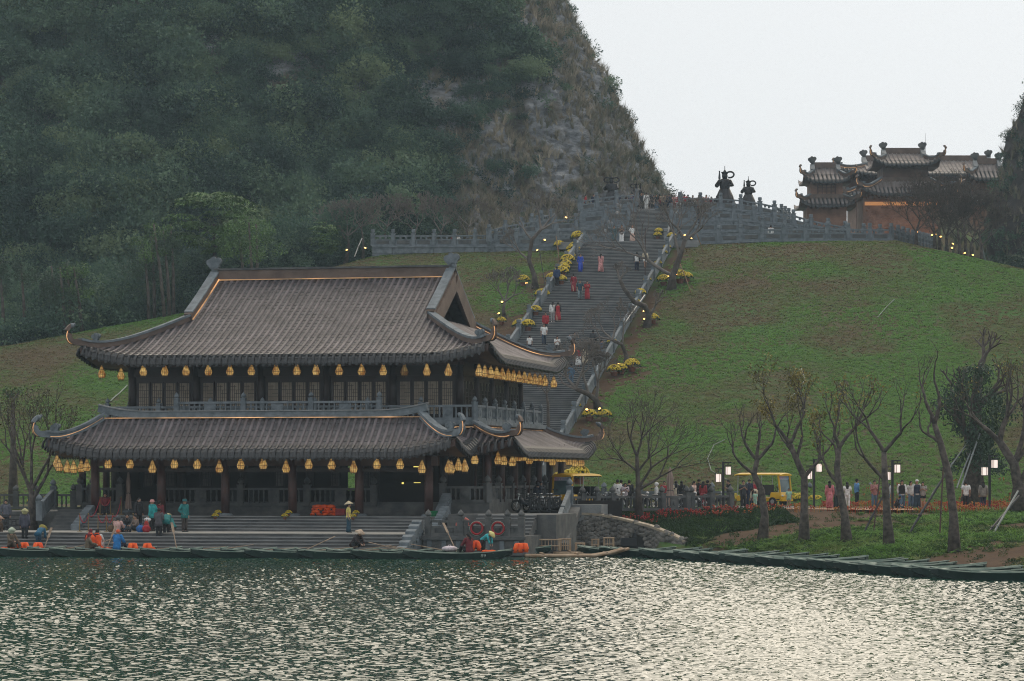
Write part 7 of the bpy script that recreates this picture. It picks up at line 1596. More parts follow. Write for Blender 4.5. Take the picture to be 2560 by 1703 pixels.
LEFTB = [(10, None), (62, '120'), (150, '17'), (232, '97'), (296, None), (352, '17'), (412, '120'), (468, '31'), (524, '170'), (590, '38'), (650, '107'), (718, '87'), (786, '77'), (850, '91'), (918, None), (985, '92'), (1052, None), (1118, '53'), (1185, '89')]
for i, (u, num) in enumerate(LEFTB):
    a, b_, z = t_onb(u, 1398, -23.3); yaw = -TH+R(24 if i % 3 else 17)+R(((i*37) % 7)-3)
    put_boat(T(a-0.8, -23.3+0.9*(i % 2)*0.5, 0), yaw, 'green rowing boat%s before the temple steps, %s from the left' % (' numbered %s' % num if num else '', ORD[i]), num)
bx1 = put_boat(P(1248, 1386, 139.5)-Vector((0, 0, P(1248, 1386, 139.5).z)), R(4), 'longer green rowing boat numbered 99 and 33 carrying orange vests', '33', x=1.7); digits('99', bx1, .7)
RIGHTN = ['', '10', '', '', '', '20', '', '105', '17', '121', '108', '', '7', '143', '', '03', '', '41', '', '11', '', '63', '']
n = 23
for i in range(n):
    f = i/(n-1); u = lerp(1650, 2600, f**0.93); v = lerp(1391, 1452, f**1.15); Y = Yz(v, 0.0); p = PZ(u, Y, 0)
    put_boat(p+Vector((-1.6+0.35*math.sin(i*2.7), 1.2+0.3*math.sin(i*1.9), 0)), R(158)+R(((i*29) % 11)-5)+math.pi, 'green rowing boat%s moored along the right bank, %s from the culvert' % (' numbered %s' % RIGHTN[i] if RIGHTN[i] else '', ORD[i]), RIGHTN[i] or None, 'green rowing boats moored along the right bank')
for i, (u, v, yw, pt) in enumerate([(130, 1372, 10, 8), (168, 1368, 14, 12), (360, 1372, 8, 6), (440, 1360, 110, 50), (490, 1370, 5, 6), (560, 1368, 6, 8), (660, 1372, 4, 5), (700, 1372, 8, 6), (775, 1366, 30, 22), (820, 1370, 10, 5), (905, 1370, 12, 8), (990, 1368, 160, 12), (1045, 1372, 165, 8), (1100, 1370, 170, 10), (1135, 1362, 125, 50), (940, 1370, 6, 6), (265, 1372, 62, 55), (108, 1376, 70, 55), (210, 1370, 25, 20), (330, 1366, 140, 10)]):
    a, b_, z = t_onb(u, v+4, -22.6); oar('wooden oar resting across the moored boats, %s from the left' % ORD[sorted([130,168,360,440,490,560,660,700,775,820,905,990,1045,1100,1135,940,265,108,210,330]).index(u)], T(a, -22.6, z), R(yw), R(pt), 'oars lying in the boats')
# life vests
M['vest'] = mat('orange_life_vest', (0.80, 0.07, 0.008), 0.7, scale=5, col2=(0.95, 0.16, 0.02))
vest0 = thing('life_vest', 'x', 'life vest', (0, 0, 0))
for sg in (-1, 1): mb = MB(); mb.tube([(sg*.14, 0, .02), (sg*.15, -.01, .22), (sg*.12, .02, .44)], [.10, .12, .08], 8, ell=.6); mb.build('front_float', M['vest'], vest0, smooth=True)
mb = MB(); mb.tube([(0, .12, .04), (0, .13, .25), (0, .10, .46)], [.2, .21, .16], 8, ell=.35); mb.build('back_float', M['vest'], vest0, smooth=True)
mb = MB(); mb.box((0, -.02, .14), (.52, .06, .04)); mb.build('belt', M['black'], vest0)
VS = [(12, 1372, 'orange life vest lying low at the far left boat', 80), (38, 1370, 'orange life vest upright in the numbered left boat, nearer the edge', 0), (60, 1370, 'lighter orange life vest right of the upright one in the left boat', 0), (95, 1372, 'red orange life vest below the stooping person in blue', 0), (253, 1371, 'small orange life vest behind the seated passengers', 60), (266, 1372, 'orange life vest right of the seated passengers', 80), (332, 1371, 'orange life vest between the man in blue and the empty boats', 0), (368, 1372, 'orange life vest pair end, upright', 0), (378, 1373, 'orange life vest lying over the boat edge', 70), (1190, 1366, 'orange life vest held by the stooping woman in turquoise', 20), (1212, 1382, 'orange life vest lying in the boat beside her', 80), (1228, 1381, 'second orange life vest lying in the boat beside her', 80), (1296, 1372, 'red orange life vest in the long boat near the bamboo raft', 10), (1308, 1371, 'bright orange life vest in the long boat next to the raft', 0)]
for i, (u, v, lb, tilt) in enumerate(VS):
    a, b_, z = t_onb(u, v+6, -22.9); p = T(a, -22.9, max(z-.1, .2))
    if i == 0: vest0.location = p; vest0['label'] = lb; vest0['group'] = 'orange life vests'; vest0.rotation_euler = (R(tilt), 0, 0)
    else: c = clone(vest0, p, 0, lb, 'orange life vests'); c.rotation_euler = (R(tilt), 0, R((u*3) % 50-25))
# boat people
def boatp(label, u, v, b_, yaw, pose, wear, h=1.6): a, b2, z = t_onb(u, v, b_); return person(label, T(a, b_, max(.18, z)), yaw-12.5, pose, wear+[SH], h, GBT)
boatp('rower with a flowered scarf hat bending over an oar at the left', 28, 1372, -23.2, 60, 'low', [('shirt', (.12, .09, .06)), ('trousers', BRN), ('scarf_hat', (.40, .45, .35))], 1.7)
boatp('passenger in an orange life vest with a dark red scarf', 226, 1374, -23.4, 190, 'low', [('shirt', DRED), ('life_vest', ORG), ('trousers', BLK), ('long_hair', DRED)], 1.75)
boatp('passenger in an orange life vest with long black hair', 243, 1374, -23.2, 185, 'low', [('shirt', WHT), ('life_vest', ORG), ('trousers', WHT), HL], 1.75)
boatp('rower in a brown tweed coat in front of the two passengers', 221, 1378, -23.9, 120, 'low', [('jacket', (.13, .10, .065)), ('trousers', BRN), ('long_hair', DRED)], 1.5)
boatp('man in a bright blue jacket and orange cap sitting in a boat', 294, 1376, -23.4, 170, 'low', [('jacket', (.015, .16, .42)), ('trousers', NAVY), ('cap', (.6, .10, .03))], 1.75)
boatp('woman in dark red sitting in the boat by the carved stone', 1172, 1384, -23.2, 230, 'low', [('jacket', DRED), ('trousers', BLK), HT], 1.7)
a, b_, z = t_onb(1208, 1378, -22.4); person('woman in a turquoise top and conical hat stooping over life vests', T(a, -22.4, .22), 60, 'bend', [('shirt', TURQ), ('trousers', BLK), ('conical_hat', (.62, .55, .22)), SH], 1.35, GBT)
# ------------------------------------------------------------------ bamboo rafts
M['bamboo'] = mat('pale_bamboo', (0.26, 0.17, 0.10), 0.6, scale=2, col2=(0.42, 0.31, 0.21))
def raft(label, u, v, Y, L_, np_, yaw, bow=.5):
    p = PZ(u, Yz(v, 0.02), 0); root = thing('bamboo_raft', label, 'raft', p, yaw); r_ = random.Random(int(u))
    for k in range(np_):
        y = (k-np_/2)*.15; x1 = L_/2+r_.uniform(-.2, .2); mb = MB(); mb.tube([(-L_/2+r_.uniform(-.15, .15), y, .08), (x1*.35, y, .08), (x1*.7, y, .08+bow*.35), (x1, y, .08+bow)], [.075, .075, .07, .06], 7); mb.build('pole', M['bamboo'], root, smooth=True)
    for x in (-L_*.35, 0, L_*.3): mb = MB(); mb.cyl((x, -np_*.08, .19 if x <= 0 else .22), (x, np_*.075, .19 if x <= 0 else .22), .05, .05, 6); mb.build('cross_pole', M['bamboo'], root)
    return root
raft('bamboo raft with an upturned bow beside the green boats', 1440, 1392, 139, 4.8, 9, R(6), .34)
raft('second bamboo raft with a flat end close to the right bank boats', 1500, 1386, 141, 4.4, 8, R(4), .15)
def bamboo_frame(label, u, v, Y, w, d, h, slats):
    p = P(u, v, Y); p.z = .2; root = thing('bamboo_table', label, 'bamboo table', p, -TH*.5)
    for sx_ in (-1, 1):
        for sy_ in (-1, 1): mb = MB(); mb.cyl((sx_*w/2, sy_*d/2, 0), (sx_*w/2*.95, sy_*d/2, h), .03, .03, 6); mb.build('leg', M['bamboo'], root)
    for sy_ in (-1, 1): mb = MB(); mb.cyl((-w*.56, sy_*d/2, h), (w*.56, sy_*d/2, h), .035, .035, 6); mb.build('rail', M['bamboo'], root); mb = MB(); mb.cyl((-w*.5, sy_*d/2, h*.45), (w*.5, sy_*d/2, h*.45), .025, .025, 6); mb.build('rail', M['bamboo'], root)
    for k in range(slats): x = -w/2+w*(k+.5)/slats; mb = MB(); mb.cyl((x, -d/2, 0.05), (x, -d/2, h), .018, .018, 5); mb.build('slat', M['bamboo'], root)
    return root
bamboo_frame('long bamboo railing frame standing on the raft', 1372, 1366, 140.2, 1.15, .5, .56, 7)
bamboo_frame('bamboo frame with vertical slats at the right of the long one', 1412, 1366, 140.6, .55, .45, .58, 6)
bamboo_frame('small low bamboo stool on the raft', 1450, 1368, 141, .45, .35, .36, 3)
bamboo_frame('bamboo stand near the drain opening, left one', 1488, 1368, 143, .35, .3, .5, 3)
bamboo_frame('bamboo stand near the drain opening, right one', 1522, 1366, 143, .5, .35, .58, 4)
# life rings on the pier rail
M['ring'] = mat('red_life_ring', (0.30, 0.012, 0.018), 0.6, var=0.25, scale=5)
for u, lb in ((1192, 'red life ring hanging on the left half of the pier rail'), (1245, 'red life ring hanging on the right half of the pier rail')):
    a, b_, z = t_onb(u, 1321, -19.5); rt = thing('life_ring', lb, 'life ring', T(a, -19.5, z), -TH); mb = MB(); mb.tube([(.29*math.cos(q), 0, .29*math.sin(q)) for q in np.linspace(0, 2*math.pi, 25)], .055, 8, cap=False); mb.build('ring', M['ring'], rt, smooth=True)
    mb = MB(); mb.tube([(.36*math.cos(q), -.03, .36*math.sin(q)) for q in np.linspace(.3, 5.9, 13)], .012, 4); mb.build('rope', M['gunwale'], rt)
for u, v, lb in ((1140, 1330, 'red life ring lying flat near the dark bag'), (1158, 1312, 'faded pink life ring leaning on the mossy carved stone')):
    a, b_, z = t_onb(u, v, -16.5); rt = thing('life_ring', lb, 'life ring', T(a, -16.5, max(z, 1.16)), 0); mb = MB(); k = 1 if 'flat' in lb else 0; mb.tube([(.32*math.cos(q), .32*math.sin(q)*k, .32*math.sin(q)*(1-k)) for q in np.linspace(0, 2*math.pi, 21)], .07, 8, cap=False); mb.build('ring', M['ring'] if k else cloth((.5, .16, .13)), rt, smooth=True)
# ------------------------------------------------------------------ electric carts
M['cart'] = mat('yellow_cart_body', (0.62, 0.36, 0.008), 0.35, var=0.12, scale=2)
M['glass'] = mat('cart_windscreen', (0.03, 0.06, 0.065), 0.08, scale=1.2, col2=(0.10, 0.17, 0.18), spec=0.7)
def banner_mat():
    m, t, b = nt('cart_banner'); L = t.links; tc = t.nodes.new('ShaderNodeTexCoord'); s_ = t.nodes.new('ShaderNodeSeparateXYZ'); L.new(tc.outputs['Object'], s_.inputs[0]); mr_ = t.nodes.new('ShaderNodeMapRange'); mr_.inputs[1].default_value = -.6; mr_.inputs[2].default_value = .6; L.new(s_.outputs[0], mr_.inputs[0]); r = t.nodes.new('ShaderNodeValToRGB'); e = r.color_ramp.elements; e.new(.35); e.new(.7)
    for i, (p, c) in enumerate([(0, (.65, .30, .60)), (.35, (.70, .62, .75)), (.7, (.55, .68, .80)), (1, (.10, .38, .70))]): e[i].position = p; e[i].color = c+(1,)
    L.new(mr_.outputs[0], r.inputs['Fac']); L.new(r.outputs['Color'], b.inputs['Base Color']); b.inputs['Roughness'].default_value = .5; return m
M['banner'] = banner_mat(); M['rubber'] = mat('tyre_rubber', (.012, .012, .012), .8, var=.2); M['silver'] = mat('bright_metal', (.45, .46, .47), .3, var=.1, metal=.8); M['banner_ink'] = mat('banner_ink', (.16, .10, .30), .6, var=0)
def cart(label, p, yaw, text):
    """front faces -y; 1.35 wide, 3.4 long, 2.0 tall"""
    r = thing('electric_cart', label, 'cart', p, yaw); W = 1.36
    b = MB(); b.add([(-.62, -1.65, .30), (.62, -1.65, .30), (.66, -1.66, .62), (.60, -1.58, .84), (-.60, -1.58, .84), (-.66, -1.66, .62), (-.66, 1.6, .30), (.66, 1.6, .30), (.66, 1.6, .62), (.62, -.9, .84), (-.62, -.9, .84), (-.66, 1.6, .62), (.66, -.85, .5), (-.66, -.85, .5)], [(0, 1, 2, 5), (5, 2, 3, 4), (4, 3, 9, 10), (0, 5, 13, 6), (5, 4, 10, 13), (1, 7, 12, 2), (2, 12, 9, 3), (10, 9, 12, 13), (13, 12, 8, 11), (6, 11, 8, 7), (6, 13, 11), (7, 8, 12), (0, 6, 7, 1)]); b.build('body', M['cart'], r)
    b = MB(); b.box((0, -1.69, .36), (1.24, .1, .14)); b.build('bumper', M['cart'], r)
    for x in (-.46, .46): l = MB(); l.ball((x, -1.64, .62), (.13, .05, .07), 10, 6); l.build('headlight', M['silver'], r, smooth=True)
    f = MB(); f.box((0, 0, .40), (1.28, 3.1, .08)); f.build('floor', M['black'], r)
    rf = MB(); prof = [(-.70, 1.90), (-.66, 1.98), (-.3, 2.03), (0, 2.05), (.3, 2.03), (.66, 1.98), (.70, 1.90)]; ys = (-1.62, -1.5, 1.6, 1.75); vs = [(x*(.93 if y == -1.62 else 1), y, z-(.05 if y in (-1.62, 1.75) else 0)) for y in ys for x, z in prof]; rf.add(vs, [(7*i+j, 7*i+j+1, 7*i+j+8, 7*i+j+7) for i in range(3) for j in range(6)]); rf.add([vs[i] for i in (0, 6, 27, 21)], [(0, 1, 2, 3)]); rf.add(vs[:7], [tuple(range(6, -1, -1))]); rf.add(vs[-7:], [tuple(range(7))]); rf.build('roof', M['cart'], r)
    w = MB(); w.add([(-.56, -1.56, .86), (.56, -1.56, .86), (.60, -1.42, 1.90), (-.60, -1.42, 1.90)], [(0, 1, 2, 3)]); ws = w.build('windscreen', M['glass'], r)
    bn = MB(); bn.add([(-.565, -1.455, 1.64), (.565, -1.455, 1.64), (.58, -1.425, 1.88), (-.58, -1.425, 1.88)], [(0, 1, 2, 3)]); bo = bn.build('banner', M['banner'], ws)
    c = bpy.data.curves.new('lettering', 'FONT'); c.body = text; c.size = .13; c.align_x = 'CENTER'; o = bpy.data.objects.new('lettering', c); COL.objects.link(o); dg = bpy.context.evaluated_depsgraph_get(); me = bpy.data.meshes.new_from_object(o.evaluated_get(dg)); bpy.data.objects.remove(o); me.materials.clear(); me.materials.append(M['banner_ink']); q = link('lettering', me, ws, (0, -1.463, 1.68)); q.rotation_euler = (R(82), 0, 0)
    for x in (-.62, .62):
        a = MB(); a.sweep([(x, -1.58, .82), (x, -1.44, 1.92)], .10, .09, up=(0, 1, 0)); a.build('windscreen_pillar', M['cart'], r)
        for y in (-.2, 1.55): a = MB(); a.cyl((x, y, .5), (x, y-.04, 1.92), .022, .022, 6); a.build('roof_post', M['silver'], r)
        for y in (-1.05, 1.05): wl = MB(); wl.lathe((x*.96, y, .27), [(.27, -.09), (.27, .09), (.15, .10)], 16, 0, Matrix.Rotation(R(90), 3, 'Y')); wo = wl.build('wheel', M['rubber'], r); hb_ = MB(); hb_.lathe((x*.96+(.1 if x > 0 else -.1), y, .27), [(.13, -.01), (.13, .01), (.05, .02)], 12, 0, Matrix.Rotation(R(90), 3, 'Y')); hb_.build('rim', M['silver'], wo)
    for y in (-.55, .35, 1.15):
        s_ = MB(); s_.box((0, y, .72), (1.2, .45, .12)); s_.box((0, y+.24, 1.02), (1.2, .09, .55)); s_.build('seat', M['black'], r)
        h_ = MB(); h_.tube([(.58, y+.2, .8), (.60, y-.1, .98), (.58, y-.2, .8)], .018, 5); h_.build('handrail', M['silver'], r)
    st = MB(); st.tube([(-.3+.16*math.cos(q), -1.1+.05*math.sin(q), 1.05+.16*math.sin(q)) for q in np.linspace(0, 6.28, 13)], .016, 5); st.build('steering_wheel', M['black'], r)
    return r
cart('yellow electric tour cart with a pink and blue banner facing the lake', PZ(1440, 160.5, 2.02), R(-32), 'LUC & HAI DINH'); 
cart('yellow electric tour cart half hidden by the crooked bank tree', PZ(1910, 174, 2.05), R(52), 'LUC & HAI DINH')
# ------------------------------------------------------------------ motorbikes
M['paint'] = mat('black_bike_paint', (.014, .015, .018), .3, var=.2)
def motorbike_parts(r, paint):
    for y, nm in ((-.62, 'front'), (.62, 'rear')):
        w = MB(); w.tube([(0, y+.27*math.cos(q), .29+.27*math.sin(q)) for q in np.linspace(0, 6.283, 19)], .045, 6, cap=False); wo = w.build('wheel', M['rubber'], r, smooth=True)
        h = MB(); h.lathe((0, y, .29), [(.06, -.05), (.06, .05)], 8, 0, Matrix.Rotation(R(90), 3, 'Y'))
        for k in range(5): a = k*1.256; h.cyl((0, y, .29), (0, y+.24*math.cos(a), .29+.24*math.sin(a)), .014, .012, 4)
        h.build('rim', M['silver'], wo)
    b = MB(); b.tube([(0, -.40, .78), (0, -.30, .52), (0, -.05, .40), (0, .25, .52), (0, .62, .66)], [.09, .13, .12, .14, .07], 8, ell=[1.3, 1, 1, .9, .8], up=(1, 0, 0)); b.ball((0, .05, .36), (.12, .2, .13), 8, 6); b.build('body', paint, r, smooth=True)
    f = MB(); f.tube([(0, -.62, .29), (0, -.50, .66), (0, -.42, .92)], [.03, .035, .04], 6); f.build('fork', M['silver'], r)
    m_ = MB(); m_.tube([(0, -.62+.32*math.cos(q), .29+.32*math.sin(q)) for q in np.linspace(.5, 2.6, 8)], [.05]*8, 6); m_.build('mudguard', paint, r)
    s_ = MB(); s_.tube([(0, -.02, .70), (0, .25, .76), (0, .62, .80)], [.09, .14, .10], 8, ell=.4, up=(1, 0, 0)); s_.build('seat', M['black'], r, smooth=True)
    hb_ = MB(); hb_.tube([(-.34, -.28, .98), (-.12, -.40, .97), (.12, -.40, .97), (.34, -.28, .98)], .018, 6); hb_.build('handlebar', M['black'], r)
    hl = MB(); hl.ball((0, -.50, .90), (.11, .09, .09), 9, 7); hl.build('headlight', M['silver'], r, smooth=True)
    for x in (-.26, .26): mm = MB(); mm.cyl((x, -.33, .98), (x*1.15, -.36, 1.14), .008, .008, 4); mm.ball((x*1.15, -.36, 1.17), (.06, .015, .04), 8, 5); mm.build('mirror', M['black'], r)
    e = MB(); e.cyl((.12, 0, .25), (.15, .62, .34), .03, .045, 7); e.build('exhaust', M['silver'], r)
    st = MB(); st.cyl((.05, .05, .3), (-.18, .1, .02), .012, .012, 4); st.build('kickstand', M['black'], r)
bkA = thing('motorbike', 'black motorbike at the left end of the parked group, its front wheel seen side on', 'motorbike', PZ(1316, 151.6, 2.02), R(-62)); motorbike_parts(bkA, M['paint']); bkA['group'] = 'parked motorbikes'
bkB = thing('motorbike', 'white and silver scooter among the black motorbikes behind the short fence', 'motorbike', PZ(1362, 152.2, 2.02), R(-25)); motorbike_parts(bkB, cloth((.5, .52, .54))); bkB['group'] = 'parked motorbikes'
for i, (u, Y, yw, src) in enumerate(((1334, 152.4, -40, bkA), (1348, 152.2, -30, bkA), (1376, 152.8, -20, bkA), (1388, 152.0, -28, bkA))): clone(src, PZ(u, Y, 2.02), R(yw), 'black motorbike behind the short fence, %s right of the one seen side on' % ORD[i], 'parked motorbikes')
for i, (u, Y, yw, src) in enumerate(((1496, 163, 60, bkA), (1510, 163, 50, bkA), (1550, 161.5, 20, bkA), (1612, 162, 15, bkA), (1655, 162, 60, bkB), (1668, 162, 20, bkA), (1695, 162, 70, bkA), (1718, 163, 60, bkB), (1726, 162, 30, bkA), (1785, 164, 70, bkA))): clone(src, PZ(u, Y, 2.02), R(yw), 'motorbike parked behind the road rail, %s from the carts end' % ORD[i], 'motorbikes parked along the road rail')
# ------------------------------------------------------------------ folded parasols
M['canvas'] = mat('taupe_canvas', (.25, .18, .15), .85, scale=3, col2=(.36, .27, .23), stretch=(3, 3, .6))
def parasol(label, p, h, r_):
    o = thing('folded_parasol', label, 'parasol', p); mb = MB(); mb.cyl((0, 0, 0), (0, 0, h*.95), .03, .03, 8); mb.build('pole', M['silver'], o); n = 16; vs = []; prof = [(.02, 1.0), (.30, .90), (.62, .72), (.50, .46), (.80, .30), (1.0, .08)]
    for k_, (rr, z) in enumerate(prof):
        for k in range(n): a = 6.283*k/n; q = rr*r_*(1.0 if k % 2 else .72); vs.append((q*math.cos(a), q*math.sin(a), z*h))
    mb = MB(); mb.add(vs, [(i*n+k, i*n+(k+1) % n, (i+1)*n+(k+1) % n, (i+1)*n+k) for i in range(5) for k in range(n)]); mb.build('canvas', M['canvas'], o)
    mb = MB(); mb.tube([(r_*.52*math.cos(a), r_*.52*math.sin(a), h*.44+.02*math.sin(3*a)) for a in np.linspace(0, 6.283, 15)], .02, 5, cap=False); mb.build('tie_rope', M['black'], o); mb = MB(); mb.lathe((0, 0, 0), [(.3, 0), (.28, .08), (.05, .1)], 12); mb.build('base', M['stone'], o); return o
parasol('tall folded taupe parasol standing behind the road rail', PZ(1675, 160, 2.02), 2.45, .36)
a, b_, z = t_onb(321, 1246, -11.2); parasol('pale folded parasol standing in the left bay of the porch', T(a, -11.2, 2.0), 2.3, .19)
# ------------------------------------------------------------------ street lamps
M['lamp'] = mat('frosted_lamp_glass', (.85, .78, .74), .5, var=0, emit=(1.0, .80, .70), es=.62)
def lamp(label, u, vb, vt, Y):
    p = PZ(u, Y, 1.95); h = zv(vt, Y)-p.z; o = thing('street_lamp', label, 'street lamp', p, 0, 'street lamps along the path'); mb = MB(); mb.box((0, 0, h/2), (.13, .13, h)); mb.build('pole', M['black'], o)
    for sg, dz in ((1, 0.0), (-1, -.42)):
        x = sg*.28; a = MB(); a.box((sg*.24, 0, h-.04+dz*.85), (.46, .10, .06)); a.build('arm', M['black'], o)
        g = MB(); g.box((x, 0, h-.50+dz), (.30, .30, .44)); g.build('lamp_glass', M['lamp'], o)
        f = MB()
        for qx in (-1, 1):
            for qy in (-1, 1): f.box((x+qx*.16, qy*.16, h-.46+dz), (.025, .025, .56))
        f.box((x, 0, h-.20+dz), (.36, .36, .03)); f.box((x-sg*.07, -.165, h-.50+dz), (.025, .02, .46)); f.box((x, 0, h-.735+dz), (.35, .35, .025)); f.box((x, 0, h-.1+dz), (.03, .03, .18)); f.build('lamp_frame', M['black'], o)
    return o
lamp('black two headed street lamp left of the second cart', 1808, 1262, 1155, 160); lamp('black two headed street lamp right of the second cart', 2035, 1272, 1148, 161); lamp('black two headed street lamp by the straight bank tree', 2231, 1278, 1150, 160.5); lamp('tallest black two headed street lamp near the vine covered tree', 2474, 1282, 1138, 159)
# ------------------------------------------------------------------ props, poles, hoses
M['pole'] = mat('grey_steel_prop', (.16, .18, .18), .5, var=.2, metal=.3); M['rustpole'] = mat('rusty_prop', (.05, .022, .016), .7, var=.3); M['bambpole'] = mat('tan_bamboo_prop', (.24, .15, .08), .7, var=.2)
def prop(label, p, q, r_, m_): o = thing('tree_prop', label, 'prop pole', p); mb = MB(); d = Vector(q)-Vector(p); mb.tube([(0, 0, -.15), d*.5, d], [r_, r_, r_], 7); mb.build('pole', M[m_], o); mb = MB(); mb.lathe(d*.5, [(r_*1.5, -.05), (r_*1.5, .05)], 8, 0, d.to_track_quat('Z', 'Y').to_matrix()); mb.build('coupler', M[m_], o); return o
for lb, a, b, r_, m_ in (('long pale steel prop leaning over the lowest bare tree by the stairs', (1490, 972, 214), (1612, 738, 226), .05, 'silver'), ('rust coloured upright prop beside the upper right frangipani', (1613, 720, 235), (1613, 570, 235), .035, 'rustpole'), ('tan bamboo prop right of the largest right frangipani, upper', (1760, 634, 246), (1742, 585, 245), .04, 'bambpole'), ('tan bamboo prop right of the largest right frangipani, lower', (1728, 728, 233), (1700, 660, 233.5), .04, 'bambpole'), ('thin dark prop on the left tree by the stairs', (1364, 722, 232), (1349, 628, 233), .03, 'black'), ('tan bamboo prop on the left tree by the stairs', (1397, 640, 243), (1390, 590, 243.5), .04, 'bambpole'), ('grey prop beside the slender lit tree', (886, 638, 243), (905, 596, 246), .05, 'pole'),
  ('dark steel prop leaning to the straight bank tree, left', (2130, 1384, 138), (2224, 1210, 140), .05, 'black'), ('thin rusty prop standing behind the left dark prop', (2177, 1388, 138), (2200, 1190, 140), .035, 'rustpole'), ('long dark steel prop leaning to the leaning bank tree', (2234, 1394, 136), (2364, 1185, 139), .06, 'black'), ('rusty upright prop beside the leaning bank tree', (2346, 1396, 134), (2358, 1170, 136), .04, 'rustpole'), ('long dark prop leaning right near the edge', (2412, 1400, 132), (2548, 1240, 136), .05, 'black'), ('pale steel prop leaning right near the edge', (2441, 1406, 131), (2545, 1228, 136), .05, 'pole'), ('upper grey prop on the vine covered trunk', (2330, 1230, 168), (2430, 1092, 172), .045, 'pole'), ('middle grey prop on the vine covered trunk', (2392, 1214, 168), (2432, 1118, 171.5), .045, 'pole'), ('lower grey prop on the vine covered trunk', (2402, 1216, 168), (2458, 1062, 171.5), .05, 'pole'), ('grey prop on the hill shoulder right of the bare trees', (2466, 660, 247), (2452, 606, 247), .05, 'pole')):
    p = P(*a); p.z = max(p.z, g1(p.x, p.y)-.1) if a[2] > 200 else p.z; prop(lb, p, P(*b), r_, m_)
M['hose'] = mat('pale_hose', (.16, .20, .17), .5, var=.2)
def hose(label, pts, r_): ps = [hit(u, v, 165, 255)+Vector((0, 0, .09)) for u, v in pts]; o = thing('hose', label, 'hose', ps[0]); mb = MB(); mb.tube([p-ps[0] for p in ps], r_, 5); mb.build('tube', M['hose'], o)
hose('thin pale hose curving down the middle of the right hill', [(2003, 925), (2012, 950), (2005, 970), (1990, 985), (1972, 1000)], .035)
hose('thin pale hose looping on the lower right hill above the first street lamp', [(1812, 1105), (1785, 1118), (1769, 1150), (1778, 1180), (1800, 1195), (1818, 1203)], .03)
hose('thin straight hose lying diagonally high on the right hill', [(2236, 752), (2215, 772), (2194, 798)], .03)
hose('dark pipe lying on the left slope beside the upper wall', [(318, 968), (300, 985), (284, 1000), (276, 1006)], .05)
# uplights on the trunks
M['uplight'] = mat('lit_uplight_lens', (1, .7, .3), .5, var=0, emit=(1.0, .52, .12), es=3.2)
upl = thing('spotlight', 'x', 'spotlight', (0, 0, 0)); mb = MB(); mb.lathe((0, 0, 0), [(.09, -.16), (.13, -.02), (.14, 0)], 10); mb.build('housing', M['black'], upl); mb = MB(); mb.lathe((0, 0, .005), [(.10, 0), (.08, .03), (.02, .05)], 10); mb.build('lens', M['uplight'], upl)
UL = [(1343, 626, 240, 'on the left frangipani stem'), (1362, 600, 242, 'high on the left frangipani'), (1316, 708, 236, 'at the foot of the left frangipani'), (1415, 544, 248, 'in the top twigs of the left frangipani'), (1712, 588, 244, 'upper left of the largest right frangipani'), (1728, 596, 244, 'upper right of the largest right frangipani'), (1690, 686, 235, 'low on the largest right frangipani trunk'), (1672, 690, 235, 'left of the largest right frangipani trunk'), (1611, 798, 224, 'under the frangipani with the thick limb'), (1610, 778, 224, 'above it on the frangipani with the thick limb'), (1563, 905, 213, 'above the three pots below the mid flight tree, right'), (1547, 911, 213, 'above the three pots below the mid flight tree, left'), (1499, 1022, 196, 'above the pots by the lower roof curl'), (1467, 1024, 196, 'left of the pots by the lower roof curl'), (867, 625, 247, 'below the pale tree at the left end of the wall'), (913, 620, 248, 'below the slender tree beside the wall'), (1255, 755, 232, 'on the short leaning frangipani'), (1247, 790, 230, 'low beside the short leaning frangipani'),
 (2292, 580, 250, 'first on the hill shoulder trees'), (2330, 588, 249, 'second on the hill shoulder trees'), (2338, 586, 249, 'third on the hill shoulder trees'), (2352, 592, 248, 'fourth on the hill shoulder trees'), (2382, 610, 247, 'fifth on the hill shoulder trees'), (2380, 620, 247, 'sixth on the hill shoulder trees'), (2412, 633, 246, 'seventh on the hill shoulder trees'), (2432, 638, 246, 'eighth on the hill shoulder trees'), (2452, 642, 246, 'ninth on the hill shoulder trees')]
for i, (u, v, Y, lb) in enumerate(UL):
    p = P(u, v, Y); lb = 'small warm spotlight '+lb
    if p.z < surf(p.x, p.y): p = hit(u, v)+Vector((0, 0, .2))
    if i == 0: upl.location = p; upl['label'] = lb; upl['group'] = 'warm spotlights in the bare trees'; c = upl
    else: c = clone(upl, p, 0, lb, 'warm spotlights in the bare trees')
    c.rotation_euler = (R(38), 0, R((i*53) % 90-45))
# ------------------------------------------------------------------ small things on the landing
M['brass'] = mat('brass_post', (.22, .15, .06), .4, var=.15, metal=.5); M['redrope'] = cloth((.32, .015, .03))
SPX = [(199, 1329, -18.2), (221, 1329, -18.2), (245, 1329, -18.2), (266, 1329, -18.2), (282, 1329, -18.0), (250, 1296, -14.0), (276, 1290, -13.3), (303, 1290, -13.3), (333, 1329, -17.5)]
tops = []
for i, (u, v, b_) in enumerate(SPX):
    a = t_onb(u, v, b_)[0]; z = LZ if b_ < -15 else 1.9; o = thing('stanchion', 'brass rope post at the left of the temple steps, %s of the group' % ORD[i], 'rope post', T(a, b_, z), 0, 'brass rope posts'); mb = MB(); mb.lathe((0, 0, 0), [(.14, 0), (.13, .03), (.03, .05), (.018, .85), (.035, .87)], 10); mb.build('post', M['brass'], o); mb = MB(); mb.ball((0, 0, .91), .045, 8, 6); mb.build('knob', M['brass'], o); tops.append(T(a, b_, z+.84))
